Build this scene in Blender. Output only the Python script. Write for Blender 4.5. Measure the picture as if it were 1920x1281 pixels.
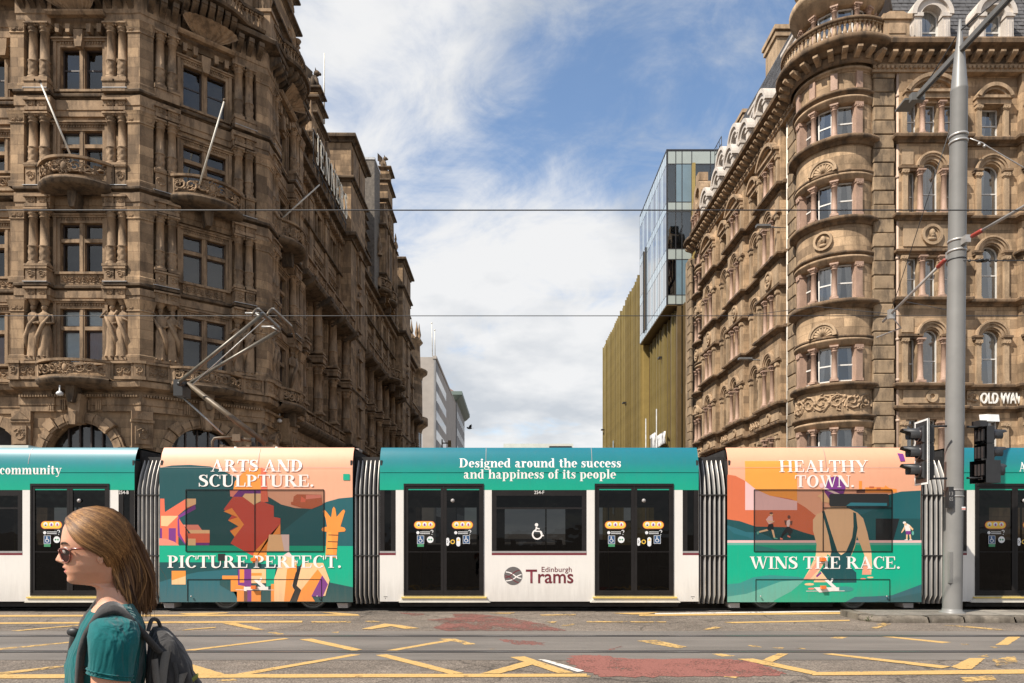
import bpy, bmesh, math, random
from mathutils import Vector, Matrix
R = math.radians
PI = math.pi
for o in list(bpy.data.objects):
 bpy.data.objects.remove(o)
scene = bpy.context.scene
col = scene.collection
# ------------------------------------------------------------------ camera
CAM_H = 1.66
cam_d = bpy.data.cameras.new('camera')
cam = bpy.data.objects.new('camera', cam_d)
col.objects.link(cam)
cam.location = (0, 0, CAM_H)
cam.rotation_euler = (R(90), 0, 0)
cam_d.sensor_width = 36
cam_d.lens = 24
cam_d.shift_y = 359.5 / 1920
cam_d.clip_start = 0.05
cam_d.clip_end = 5000
scene.camera = cam
# ------------------------------------------------------------------ light
SUN_DIR = Vector((-0.68, -0.50, 1.0)).normalized()      # towards the sun
sun_el = math.asin(SUN_DIR.z)
sun_d = bpy.data.lights.new('sun', 'SUN')
sun_d.energy = 5.0
sun_d.angle = R(0.53)
sun_d.color = (1.0, 0.93, 0.83)
sun = bpy.data.objects.new('sun', sun_d)
col.objects.link(sun)
sun.rotation_euler = (-SUN_DIR).to_track_quat('-Z', 'Y').to_euler()
sun.location = (0, 0, 60)
world = bpy.data.worlds.new('World')
scene.world = world
world.use_nodes = True
wn = world.node_tree.nodes
wl = world.node_tree.links
wn.clear()
def _n(nodes, typ, **kw):
 n = nodes.new(typ)
 for k, v in kw.items():
  if k[:2] == 'i_':
   n.inputs[k[2:].replace('_', ' ')].default_value = v
  elif k[:2] == 'in' and k[2:].isdigit():
   n.inputs[int(k[2:])].default_value = v
  else:
   setattr(n, k, v)
 return n
def build_world():
 out = _n(wn, 'ShaderNodeOutputWorld')
 bg = _n(wn, 'ShaderNodeBackground')
 bg.inputs['Strength'].default_value = 0.074
 sky = _n(wn, 'ShaderNodeTexSky', sky_type='NISHITA')
 sky.sun_disc = False
 sky.sun_elevation = sun_el
 sky.sun_rotation = math.atan2(SUN_DIR.x, SUN_DIR.y)
 sky.altitude = 50
 sky.air_density = 1.0
 sky.dust_density = 0.6
 sky.ozone_density = 1.6
 tc = _n(wn, 'ShaderNodeTexCoord')
 sep = _n(wn, 'ShaderNodeSeparateXYZ')
 wl.new(tc.outputs['Generated'], sep.inputs[0])
 # cloud layer: direction projected on a flat deck overhead
 zz = _n(wn, 'ShaderNodeMath', operation='MAXIMUM', in1=0.0)
 wl.new(sep.outputs['Z'], zz.inputs[0])
 za = _n(wn, 'ShaderNodeMath', operation='ADD', in1=0.22)
 wl.new(zz.outputs[0], za.inputs[0])
 dx = _n(wn, 'ShaderNodeMath', operation='DIVIDE')
 dy = _n(wn, 'ShaderNodeMath', operation='DIVIDE')
 wl.new(sep.outputs['X'], dx.inputs[0]); wl.new(za.outputs[0], dx.inputs[1])
 wl.new(sep.outputs['Y'], dy.inputs[0]); wl.new(za.outputs[0], dy.inputs[1])
 cmb = _n(wn, 'ShaderNodeCombineXYZ')
 wl.new(dx.outputs[0], cmb.inputs[0]); wl.new(dy.outputs[0], cmb.inputs[1])
 cmb.inputs[2].default_value = 4.7
 n1 = _n(wn, 'ShaderNodeTexNoise', i_Scale=1.5, i_Detail=10.0, i_Roughness=0.6, i_Distortion=0.5)
 wl.new(cmb.outputs[0], n1.inputs['Vector'])
 n2 = _n(wn, 'ShaderNodeTexNoise', i_Scale=5.0, i_Detail=8.0, i_Roughness=0.65, i_Distortion=0.6)
 wl.new(cmb.outputs[0], n2.inputs['Vector'])
 # large cloud bodies, each a direction in the sky with a width and a weight
 acc = None
 def add(sock):
  nonlocal acc
  if acc is None:
   acc = sock
  else:
   m = _n(wn, 'ShaderNodeMath', operation='ADD')
   wl.new(acc, m.inputs[0]); wl.new(sock, m.inputs[1])
   acc = m.outputs[0]
 for nz, k in ((n1, 2.3), (n2, 1.3)):
  nm = _n(wn, 'ShaderNodeMath', operation='MULTIPLY_ADD', in1=k, in2=-0.5 * k)
  wl.new(nz.outputs['Fac'], nm.inputs[0]); add(nm.outputs[0])
 for (px, py, wid, wt) in CLOUDS:
  d = Vector(((px - 960) / 1280, 1.0, (1000 - py) / 1280)).normalized()
  dot = _n(wn, 'ShaderNodeVectorMath', operation='DOT_PRODUCT')
  nrm = _n(wn, 'ShaderNodeVectorMath', operation='NORMALIZE')
  wl.new(tc.outputs['Generated'], nrm.inputs[0])
  wl.new(nrm.outputs[0], dot.inputs[0]); dot.inputs[1].default_value = d
  mr = _n(wn, 'ShaderNodeMapRange', interpolation_type='SMOOTHSTEP')
  mr.inputs['From Min'].default_value = math.cos(R(wid))
  mr.inputs['From Max'].default_value = 1.0
  mr.inputs['To Max'].default_value = wt
  wl.new(dot.outputs['Value'], mr.inputs['Value'])
  add(mr.outputs[0])
 # more cloud low down, all round the horizon
 low = _n(wn, 'ShaderNodeMapRange', interpolation_type='SMOOTHSTEP')
 low.inputs['From Min'].default_value = 0.54
 low.inputs['From Max'].default_value = 0.34
 low.inputs['To Max'].default_value = 0.50
 wl.new(sep.outputs['Z'], low.inputs['Value']); add(low.outputs[0])
 cov = _n(wn, 'ShaderNodeMapRange', interpolation_type='SMOOTHSTEP')
 cov.inputs['From Min'].default_value = -0.32
 cov.inputs['From Max'].default_value = 0.52
 cov.inputs['To Min'].default_value = 0.06
 cov.inputs['To Max'].default_value = 0.97
 wl.new(acc, cov.inputs['Value'])
 # cloud tone: white with soft grey bellies
 tone = _n(wn, 'ShaderNodeValToRGB')
 tone.color_ramp.elements[0].position = 0.40
 tone.color_ramp.elements[0].color = (5.5, 5.8, 6.2, 1)
 tone.color_ramp.elements[1].position = 0.58
 tone.color_ramp.elements[1].color = (8.1, 8.1, 8.1, 1)
 n3 = _n(wn, 'ShaderNodeTexNoise', i_Scale=1.9, i_Detail=6.0, i_Roughness=0.55)
 mp = _n(wn, 'ShaderNodeVectorMath', operation='ADD')
 mp.inputs[1].default_value = (3.1, 7.7, 1.0)
 wl.new(cmb.outputs[0], mp.inputs[0]); wl.new(mp.outputs[0], n3.inputs['Vector'])
 wl.new(n3.outputs['Fac'], tone.inputs['Fac'])
 sat = _n(wn, 'ShaderNodeMix', data_type='RGBA', blend_type='MULTIPLY')
 sat.inputs['Factor'].default_value = 1.0
 sat.inputs[7].default_value = SKY_TINT
 wl.new(sky.outputs[0], sat.inputs[6])
 mix = _n(wn, 'ShaderNodeMix', data_type='RGBA')
 wl.new(cov.outputs[0], mix.inputs['Factor'])
 wl.new(sat.outputs[2], mix.inputs[6]); wl.new(tone.outputs['Color'], mix.inputs[7])
 wl.new(mix.outputs[2], bg.inputs['Color'])
 wl.new(bg.outputs[0], out.inputs['Surface'])
SKY_TINT = (1.5, 1.68, 1.76, 1)
CLOUDS = [(620, 40, 12, 0.22), (820, 230, 13, 0.10), (1240, 160, 15, -0.10), (1080, 300, 9, -0.16), (700, 330, 8, -0.25), (980, 560, 12, 0.1)]
build_world()
vs = scene.view_settings
vs.view_transform = 'Standard'
vs.look = 'None'
vs.exposure = 0.60
vs.gamma = 1.0
vs.use_curve_mapping = False
scene.render.engine = 'CYCLES'
scene.cycles.max_bounces = 6
scene.cycles.transparent_max_bounces = 16
scene.cycles.caustics_reflective = False
scene.cycles.caustics_refractive = False
# ------------------------------------------------------------------ objects
W = {}                       # world matrices kept by object
def tag(o, label=None, cat=None, group=None, kind=None):
 if label: o['label'] = label
 if cat: o['category'] = cat
 if group: o['group'] = group
 if kind: o['kind'] = kind
 return o
def put(o, parent=None, M=None):
 col.objects.link(o)
 M = M or Matrix.Identity(4)
 W[o.name] = M
 if parent is not None:
  o.parent = parent
  o.matrix_local = W[parent.name].inverted_safe() @ M
 else:
  o.matrix_world = M
 return o
def empty(name, loc, label, cat, group=None, rz=0):
 o = bpy.data.objects.new(name, None)
 o.empty_display_size = 0.2
 put(o, None, Matrix.Translation(loc) @ Matrix.Rotation(rz, 4, 'Z'))
 return tag(o, label, cat, group)
def inst(name, mesh, parent, M=None):
 return put(bpy.data.objects.new(name, mesh), parent, M)
def T(x, y=0, z=0):
 return Matrix.Translation((x, y, z))
def RZ(a):
 return Matrix.Rotation(a, 4, 'Z')
def facet(ox, oy, ux, uy):
 """frame of a facade: local x runs along it, local -y points out, z up"""
 l = math.hypot(ux, uy); ux /= l; uy /= l
 return Matrix(((ux, -uy, 0, ox), (uy, ux, 0, oy), (0, 0, 1, 0), (0, 0, 0, 1)))
class MB:
 """collects shapes; build() links them as one mesh"""
 def __init__(s, M=None):
  s.v = []; s.f = []; s.m = []; s.M = M; s.mi = 0; s.sm = []; s.smooth = False
 def add(s, vs_, fs_):
  b = len(s.v)
  if s.M is not None:
   vs_ = [s.M @ Vector(v) for v in vs_]
  s.v.extend([tuple(v) for v in vs_])
  for f in fs_:
   s.f.append(tuple(i + b for i in f)); s.m.append(s.mi); s.sm.append(s.smooth)
  return s
 def box(s, x0, x1, d0, d1, z0, z1):
  """d measured outwards: local y = -d"""
  y0, y1 = -max(d0, d1), -min(d0, d1)
  return s.add([(x0, y0, z0), (x1, y0, z0), (x1, y1, z0), (x0, y1, z0), (x0, y0, z1), (x1, y0, z1), (x1, y1, z1), (x0, y1, z1)],
 [(0, 3, 2, 1), (4, 5, 6, 7), (0, 1, 5, 4), (1, 2, 6, 5), (2, 3, 7, 6), (3, 0, 4, 7)])
 def cbox(s, x0, x1, d0, d1, z0, z1, c=0.02):
  """box with its outer front edges chamfered"""
  yb, yf = -min(d0, d1), -max(d0, d1)
  ym = yf + c
  o = [(x0, yb, z0), (x1, yb, z0), (x1, yb, z1), (x0, yb, z1)]
  m = [(x0, ym, z0), (x1, ym, z0), (x1, ym, z1), (x0, ym, z1)]
  f = [(x0 + c, yf, z0 + c), (x1 - c, yf, z0 + c), (x1 - c, yf, z1 - c), (x0 + c, yf, z1 - c)]
  q = [(8, 9, 10, 11)]
  for i in range(4):
   j = (i + 1) % 4
   q.append((i, j, j + 4, i + 4)); q.append((i + 4, j + 4, j + 8, i + 8))
  return s.add(o + m + f, q)
 def prism(s, pts, d0, d1):
  """polygon in (x,z), extruded between outward distances d0<d1"""
  n = len(pts)
  a = sum(pts[i][0] * pts[(i + 1) % n][1] - pts[(i + 1) % n][0] * pts[i][1] for i in range(n))
  if a < 0: pts = pts[::-1]
  vs_ = [(p[0], -d1, p[1]) for p in pts] + [(p[0], -d0, p[1]) for p in pts]
  fs_ = [tuple(range(n)), tuple(range(2 * n - 1, n - 1, -1))]
  for i in range(n):
   j = (i + 1) % n
   fs_.append((i, i + n, j + n, j))
  return s.add(vs_, fs_)
 def lathe(s, prof, cx=0, cy=0, cz=0, seg=12, a0=0, a1=2 * PI, bump=None):
  full = abs(a1 - a0 - 2 * PI) < 1e-6
  n = seg if full else seg + 1
  vs_, fs_ = [], []
  for i in range(n):
   a = a0 + (a1 - a0) * i / seg
   for k, (r, z) in enumerate(prof):
    rr = r + (bump(a, z) if bump else 0)
    vs_.append((cx + rr * math.cos(a), cy + rr * math.sin(a), cz + z))
  p = len(prof)
  for i in range(seg):
   j = (i + 1) % n
   for k in range(p - 1):
    fs_.append((i * p + k, j * p + k, j * p + k + 1, i * p + k + 1))
  sm = s.smooth; s.smooth = True
  s.add(vs_, fs_); s.smooth = sm
  return s
 def sweep(s, path, prof, closed=False, caps=True):
  """profile [(d,z)] swept along a level path [(x,y)]; d goes to the right of travel (outwards)"""
  n = len(path); p = len(prof); vs_ = []
  for i in range(n):
   a = Vector(path[i - 1] if (i > 0 or closed) else path[i])
   b = Vector(path[i]); c = Vector(path[(i + 1) % n] if (i < n - 1 or closed) else path[i])
   t1 = (b - a); t2 = (c - b)
   if t1.length < 1e-9: t1 = t2
   if t2.length < 1e-9: t2 = t1
   t1.normalize(); t2.normalize()
   n1 = Vector((t1.y, -t1.x)); n2 = Vector((t2.y, -t2.x))
   m = n1 + n2
   if m.length < 1e-6: m = n1
   m.normalize()
   k = 1 / max(0.35, m.dot(n1))
   for d, z in prof:
    q = b + m * d * k
    vs_.append((q.x, q.y, z))
  fs_ = []
  for i in range(n if closed else n - 1):
   j = (i + 1) % n
   for k in range(p - 1):
    fs_.append((i * p + k, j * p + k, j * p + k + 1, i * p + k + 1))
  if caps and not closed:
   fs_.append(tuple(range(p - 1, -1, -1)))
   fs_.append(tuple((n - 1) * p + k for k in range(p)))
  return s.add(vs_, fs_)
 def tube(s, path, r, seg=6, caps=True, squash=None):
  n = len(path); pts = [Vector(p) for p in path]
  rs = r if isinstance(r, (list, tuple)) else [r] * n
  vs_ = []; up = None
  for i in range(n):
   t = (pts[min(i + 1, n - 1)] - pts[max(i - 1, 0)])
   if t.length < 1e-9: t = Vector((0, 0, 1))
   t.normalize()
   if up is None:
    up = Vector((0, 0, 1)) if abs(t.z) < 0.9 else Vector((1, 0, 0))
   sd = t.cross(up)
   if sd.length < 1e-6: sd = t.cross(Vector((0.3, 0.9, 0.2)))
   sd.normalize(); u2 = sd.cross(t).normalized(); up = u2
   for k in range(seg):
    a = 2 * PI * k / seg
    e = rs[i]
    f = squash if squash else 1.0
    vs_.append(pts[i] + sd * (math.cos(a) * e) + u2 * (math.sin(a) * e * f))
  fs_ = []
  for i in range(n - 1):
   for k in range(seg):
    j = (k + 1) % seg
    fs_.append((i * seg + k, i * seg + j, (i + 1) * seg + j, (i + 1) * seg + k))
  if caps:
   fs_.append(tuple(range(seg - 1, -1, -1)))
   fs_.append(tuple((n - 1) * seg + k for k in range(seg)))
  sm = s.smooth; s.smooth = seg > 4
  s.add(vs_, fs_); s.smooth = sm
  return s
 def ball(s, c, r, seg=8, rings=6, sq=(1, 1, 1)):
  vs_, fs_ = [], []
  for i in range(rings + 1):
   t = PI * i / rings
   for k in range(seg):
    a = 2 * PI * k / seg
    vs_.append((c[0] + r * sq[0] * math.sin(t) * math.cos(a), c[1] + r * sq[1] * math.sin(t) * math.sin(a), c[2] - r * sq[2] * math.cos(t)))
  for i in range(rings):
   for k in range(seg):
    j = (k + 1) % seg
    fs_.append((i * seg + k, i * seg + j, (i + 1) * seg + j, (i + 1) * seg + k))
  sm = s.smooth; s.smooth = True
  s.add(vs_, fs_); s.smooth = sm
  return s
 def bar(s, a, b, w, h=None):
  return s.tube([a, b], w, 4)
 def mesh(s, name, mats):
  me = bpy.data.meshes.new(name)
  me.from_pydata(s.v, [], s.f)
  for m in (mats if isinstance(mats, (list, tuple)) else [mats]):
   me.materials.append(m)
  if any(s.m):
   me.polygons.foreach_set('material_index', s.m)
  if any(s.sm):
   me.polygons.foreach_set('use_smooth', s.sm)
  me.update()
  return me
 def build(s, name, mats, parent=None, M=None):
  return inst(name, s.mesh(name, mats), parent, M)
# ------------------------------------------------------------------ materials
def new_mat(name):
 m = bpy.data.materials.new(name)
 m.use_nodes = True
 nt = m.node_tree
 nt.nodes.clear()
 out = nt.nodes.new('ShaderNodeOutputMaterial')
 return m, nt.nodes, nt.links, out
def c4(c, k=1.0):
 return (c[0] * k, c[1] * k, c[2] * k, 1)
def pm(name, colr, rough=0.6, metal=0.0, var=0.12, scale=6.0, bump=0.0, bscale=40.0, spec=0.5, coat=0.0, emit=None, stretch=None):
 """principled with a noise-mottled colour and optional fine relief"""
 m, N, L, out = new_mat(name)
 b = _n(N, 'ShaderNodeBsdfPrincipled')
 b.inputs['Roughness'].default_value = rough
 b.inputs['Metallic'].default_value = metal
 b.inputs['Specular IOR Level'].default_value = spec
 b.inputs['Coat Weight'].default_value = coat
 b.inputs['Coat Roughness'].default_value = 0.06
 tc = _n(N, 'ShaderNodeTexCoord')
 vec = tc.outputs['Object']
 if stretch:
  mp = _n(N, 'ShaderNodeMapping'); mp.inputs['Scale'].default_value = stretch
  L.new(vec, mp.inputs[0]); vec = mp.outputs[0]
 nz = _n(N, 'ShaderNodeTexNoise', i_Scale=scale, i_Detail=6.0, i_Roughness=0.6)
 L.new(vec, nz.inputs['Vector'])
 cr = _n(N, 'ShaderNodeValToRGB')
 cr.color_ramp.elements[0].position = 0.3
 cr.color_ramp.elements[1].position = 0.7
 cr.color_ramp.elements[0].color = c4(colr, 1 - var)
 cr.color_ramp.elements[1].color = c4(colr, 1 + var)
 L.new(nz.outputs['Fac'], cr.inputs['Fac'])
 L.new(cr.outputs['Color'], b.inputs['Base Color'])
 if bump:
  n2 = _n(N, 'ShaderNodeTexNoise', i_Scale=bscale, i_Detail=4.0)
  L.new(vec, n2.inputs['Vector'])
  bp = _n(N, 'ShaderNodeBump'); bp.inputs['Strength'].default_value = bump; bp.inputs['Distance'].default_value = 0.02
  L.new(n2.outputs['Fac'], bp.inputs['Height']); L.new(bp.outputs[0], b.inputs['Normal'])
 if emit:
  b.inputs['Emission Color'].default_value = c4(emit[0]); b.inputs['Emission Strength'].default_value = emit[1]
 L.new(b.outputs[0], out.inputs['Surface'])
 return m
def stone(name, base, soot, block=None, sootamt=0.5, var=0.25, rough=0.9, seed=0.0, warm=None):
 """weathered sandstone: blocks of slightly different tone, sooty stains and grain"""
 m, N, L, out = new_mat(name)
 b = _n(N, 'ShaderNodeBsdfPrincipled')
 b.inputs['Roughness'].default_value = rough
 b.inputs['Specular IOR Level'].default_value = 0.25
 tc = _n(N, 'ShaderNodeTexCoord')
 oi = _n(N, 'ShaderNodeObjectInfo')
 off = _n(N, 'ShaderNodeVectorMath', operation='SCALE'); off.inputs['Scale'].default_value = 37.0
 cx = _n(N, 'ShaderNodeCombineXYZ')
 L.new(oi.outputs['Random'], cx.inputs[0]); L.new(oi.outputs['Random'], cx.inputs[2])
 cx.inputs[1].default_value = seed
 L.new(cx.outputs[0], off.inputs[0])
 av = _n(N, 'ShaderNodeVectorMath', operation='ADD')
 L.new(tc.outputs['Object'], av.inputs[0]); L.new(off.outputs[0], av.inputs[1])
 # broad tone
 n1 = _n(N, 'ShaderNodeTexNoise', i_Scale=1.3, i_Detail=7.0, i_Roughness=0.62)
 L.new(av.outputs[0], n1.inputs['Vector'])
 cr = _n(N, 'ShaderNodeValToRGB')
 cr.color_ramp.elements[0].position = 0.28; cr.color_ramp.elements[1].position = 0.72
 cr.color_ramp.elements[0].color = c4(base, 1 - var); cr.color_ramp.elements[1].color = c4(base, 1 + var)
 L.new(n1.outputs['Fac'], cr.inputs['Fac'])
 c = cr.outputs['Color']
 hgt = None
 if block:
  sp = _n(N, 'ShaderNodeSeparateXYZ'); L.new(tc.outputs['Object'], sp.inputs[0])
  cb = _n(N, 'ShaderNodeCombineXYZ'); L.new(sp.outputs['X'], cb.inputs[0]); L.new(sp.outputs['Z'], cb.inputs[1])
  br = _n(N, 'ShaderNodeTexBrick')
  br.inputs['Scale'].default_value = 1.0
  br.inputs['Brick Width'].default_value = block[0]; br.inputs['Row Height'].default_value = block[1]
  br.inputs['Mortar Size'].default_value = 0.008; br.inputs['Mortar Smooth'].default_value = 0.3
  br.inputs['Color1'].default_value = (0.5, 0.48, 0.47, 1); br.inputs['Color2'].default_value = (1.4, 1.36, 1.28, 1)
  br.inputs['Mortar'].default_value = (0.55, 0.53, 0.5, 1)
  L.new(cb.outputs[0], br.inputs['Vector'])
  mm = _n(N, 'ShaderNodeMix', data_type='RGBA', blend_type='MULTIPLY'); mm.inputs['Factor'].default_value = 0.8
  L.new(c, mm.inputs[6]); L.new(br.outputs['Color'], mm.inputs[7]); c = mm.outputs[2]
  hgt = br.outputs['Fac']
 # soot: tall streaks and patches
 mp = _n(N, 'ShaderNodeMapping'); mp.inputs['Scale'].default_value = (1.0, 1.0, 0.28)
 L.new(av.outputs[0], mp.inputs[0])
 n2 = _n(N, 'ShaderNodeTexNoise', i_Scale=2.3, i_Detail=8.0, i_Roughness=0.68)
 L.new(mp.outputs[0], n2.inputs['Vector'])
 r2 = _n(N, 'ShaderNodeMapRange', interpolation_type='SMOOTHSTEP')
 r2.inputs['From Min'].default_value = 0.42; r2.inputs['From Max'].default_value = 0.64
 r2.inputs['To Max'].default_value = sootamt
 L.new(n2.outputs['Fac'], r2.inputs['Value'])
 m2 = _n(N, 'ShaderNodeMix', data_type='RGBA')
 L.new(r2.outputs[0], m2.inputs['Factor']); L.new(c, m2.inputs[6]); m2.inputs[7].default_value = c4(soot)
 # grain
 n3 = _n(N, 'ShaderNodeTexNoise', i_Scale=26.0, i_Detail=5.0, i_Roughness=0.7)
 L.new(av.outputs[0], n3.inputs['Vector'])
 r3 = _n(N, 'ShaderNodeMapRange'); r3.inputs['To Min'].default_value = 0.6; r3.inputs['To Max'].default_value = 1.4
 L.new(n3.outputs['Fac'], r3.inputs['Value'])
 m3 = _n(N, 'ShaderNodeMix', data_type='RGBA', blend_type='MULTIPLY'); m3.inputs['Factor'].default_value = 1.0
 L.new(m2.outputs[2], m3.inputs[6]); L.new(r3.outputs[0], m3.inputs[7])
 L.new(m3.outputs[2], b.inputs['Base Color'])
 bp = _n(N, 'ShaderNodeBump'); bp.inputs['Strength'].default_value = 0.5; bp.inputs['Distance'].default_value = 0.02
 L.new(n3.outputs['Fac'], bp.inputs['Height'])
 nrm = bp.outputs[0]
 if hgt is not None:
  b2 = _n(N, 'ShaderNodeBump', invert=True); b2.inputs['Strength'].default_value = 0.6; b2.inputs['Distance'].default_value = 0.02
  L.new(hgt, b2.inputs['Height']); L.new(nrm, b2.inputs['Normal']); nrm = b2.outputs[0]
 L.new(nrm, b.inputs['Normal'])
 L.new(b.outputs[0], out.inputs['Surface'])
 return m
def glass(name, tint=(0.8, 0.85, 0.85), refl=1.0, rough=0.02, ior=1.5, wob=0.0, wscale=1.5):
 """thin pane: see-through, tinted, with mirror reflections by Fresnel"""
 m, N, L, out = new_mat(name)
 tr = _n(N, 'ShaderNodeBsdfTransparent'); tr.inputs['Color'].default_value = c4(tint)
 gl = _n(N, 'ShaderNodeBsdfGlossy'); gl.inputs['Roughness'].default_value = rough
 fr = _n(N, 'ShaderNodeFresnel'); fr.inputs['IOR'].default_value = ior
 mu = _n(N, 'ShaderNodeMath', operation='MULTIPLY', in1=refl); mu.use_clamp = True
 L.new(fr.outputs[0], mu.inputs[0])
 mx = _n(N, 'ShaderNodeMixShader')
 L.new(mu.outputs[0], mx.inputs[0]); L.new(tr.outputs[0], mx.inputs[1]); L.new(gl.outputs[0], mx.inputs[2])
 if wob:
  tc = _n(N, 'ShaderNodeTexCoord')
  nz = _n(N, 'ShaderNodeTexNoise', i_Scale=wscale, i_Detail=2.0)
  L.new(tc.outputs['Object'], nz.inputs['Vector'])
  bp = _n(N, 'ShaderNodeBump'); bp.inputs['Strength'].default_value = wob; bp.inputs['Distance'].default_value = 0.05
  L.new(nz.outputs['Fac'], bp.inputs['Height'])
  L.new(bp.outputs[0], gl.inputs['Normal'])
 L.new(mx.outputs[0], out.inputs['Surface'])
 return m
def gpt(px, py):
 """where a ray of the photo meets the level road"""
 Z = CAM_H * 1280 / (py - 1000)
 return ((px - 960) * Z / 1280, Z)
def at(px, py, Z):
 return Vector(((px - 960) * Z / 1280, Z, CAM_H + (1000 - py) * Z / 1280))
# ================================================================== ground, road, markings
def road_mat():
 m, N, L, out = new_mat('asphalt')
 b = _n(N, 'ShaderNodeBsdfPrincipled'); b.inputs['Roughness'].default_value = 0.85; b.inputs['Specular IOR Level'].default_value = 0.3
 tc = _n(N, 'ShaderNodeTexCoord')
 n1 = _n(N, 'ShaderNodeTexNoise', i_Scale=0.5, i_Detail=6.0, i_Roughness=0.6)
 n2 = _n(N, 'ShaderNodeTexVoronoi', i_Scale=46.0)
 n3 = _n(N, 'ShaderNodeTexNoise', i_Scale=45.0, i_Detail=4.0)
 for n in (n1, n2, n3): L.new(tc.outputs['Object'], n.inputs['Vector'])
 cr = _n(N, 'ShaderNodeValToRGB')
 e = cr.color_ramp.elements
 e[0].position = 0.3; e[0].color = (0.102, 0.083, 0.066, 1); e[1].position = 0.72; e[1].color = (0.188, 0.153, 0.122, 1)
 L.new(n1.outputs['Fac'], cr.inputs['Fac'])
 r = _n(N, 'ShaderNodeMapRange'); r.inputs['From Max'].default_value = 0.75; r.inputs['To Min'].default_value = 0.42; r.inputs['To Max'].default_value = 1.5
 L.new(n2.outputs['Distance'], r.inputs['Value'])
 mu = _n(N, 'ShaderNodeMix', data_type='RGBA', blend_type='MULTIPLY'); mu.inputs['Factor'].default_value = 0.8
 L.new(cr.outputs['Color'], mu.inputs[6]); L.new(r.outputs[0], mu.inputs[7])
 r3 = _n(N, 'ShaderNodeMapRange'); r3.inputs['From Min'].default_value = 0.25; r3.inputs['From Max'].default_value = 0.75; r3.inputs['To Min'].default_value = 0.6; r3.inputs['To Max'].default_value = 1.4
 L.new(n3.outputs['Fac'], r3.inputs['Value'])
 m3 = _n(N, 'ShaderNodeMix', data_type='RGBA', blend_type='MULTIPLY'); m3.inputs['Factor'].default_value = 1.0
 L.new(mu.outputs[2], m3.inputs[6]); L.new(r3.outputs[0], m3.inputs[7])
 n6 = _n(N, 'ShaderNodeTexNoise', i_Scale=7.0, i_Detail=9.0, i_Roughness=0.78); L.new(tc.outputs['Object'], n6.inputs['Vector'])
 r6 = _n(N, 'ShaderNodeMapRange'); r6.inputs['From Min'].default_value = 0.3; r6.inputs['From Max'].default_value = 0.7; r6.inputs['To Min'].default_value = 0.62; r6.inputs['To Max'].default_value = 1.38
 L.new(n6.outputs['Fac'], r6.inputs['Value'])
 m6 = _n(N, 'ShaderNodeMix', data_type='RGBA', blend_type='MULTIPLY'); m6.inputs['Factor'].default_value = 1.0
 L.new(m3.outputs[2], m6.inputs[6]); L.new(r6.outputs[0], m6.inputs[7]); m3 = m6
 # oil and rubber streaks along the traffic
 mp = _n(N, 'ShaderNodeMapping'); mp.inputs['Scale'].default_value = (0.12, 1.6, 1)
 L.new(tc.outputs['Object'], mp.inputs[0])
 n4 = _n(N, 'ShaderNodeTexNoise', i_Scale=1.4, i_Detail=5.0); L.new(mp.outputs[0], n4.inputs['Vector'])
 r4 = _n(N, 'ShaderNodeMapRange'); r4.inputs['From Min'].default_value = 0.5; r4.inputs['From Max'].default_value = 0.75; r4.inputs['To Max'].default_value = 0.5
 L.new(n4.outputs['Fac'], r4.inputs['Value'])
 m4 = _n(N, 'ShaderNodeMix', data_type='RGBA'); m4.inputs[7].default_value = (0.05, 0.046, 0.043, 1)
 L.new(r4.outputs[0], m4.inputs['Factor']); L.new(m3.outputs[2], m4.inputs[6])
 # cracks
 v = _n(N, 'ShaderNodeTexVoronoi', feature='DISTANCE_TO_EDGE', i_Scale=0.35)
 nd = _n(N, 'ShaderNodeTexNoise', i_Scale=2.5, i_Detail=5.0); L.new(tc.outputs['Object'], nd.inputs['Vector'])
 ad = _n(N, 'ShaderNodeVectorMath', operation='ADD'); sc = _n(N, 'ShaderNodeVectorMath', operation='SCALE'); sc.inputs['Scale'].default_value = 0.5
 L.new(nd.outputs['Color'], sc.inputs[0]); L.new(sc.outputs[0], ad.inputs[0]); L.new(tc.outputs['Object'], ad.inputs[1]); L.new(ad.outputs[0], v.inputs['Vector'])
 rc = _n(N, 'ShaderNodeMapRange'); rc.inputs['From Max'].default_value = 0.010; rc.inputs['To Min'].default_value = 0.45; rc.inputs['To Max'].default_value = 1.0
 L.new(v.outputs['Distance'], rc.inputs['Value'])
 m5 = _n(N, 'ShaderNodeMix', data_type='RGBA', blend_type='MULTIPLY'); m5.inputs['Factor'].default_value = 1.0
 L.new(m4.outputs[2], m5.inputs[6]); L.new(rc.outputs[0], m5.inputs[7])
 L.new(m5.outputs[2], b.inputs['Base Color'])
 bp = _n(N, 'ShaderNodeBump'); bp.inputs['Strength'].default_value = 0.7; bp.inputs['Distance'].default_value = 0.012
 L.new(n2.outputs['Distance'], bp.inputs['Height']); L.new(bp.outputs[0], b.inputs['Normal'])
 L.new(b.outputs[0], out.inputs['Surface'])
 return m
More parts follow.
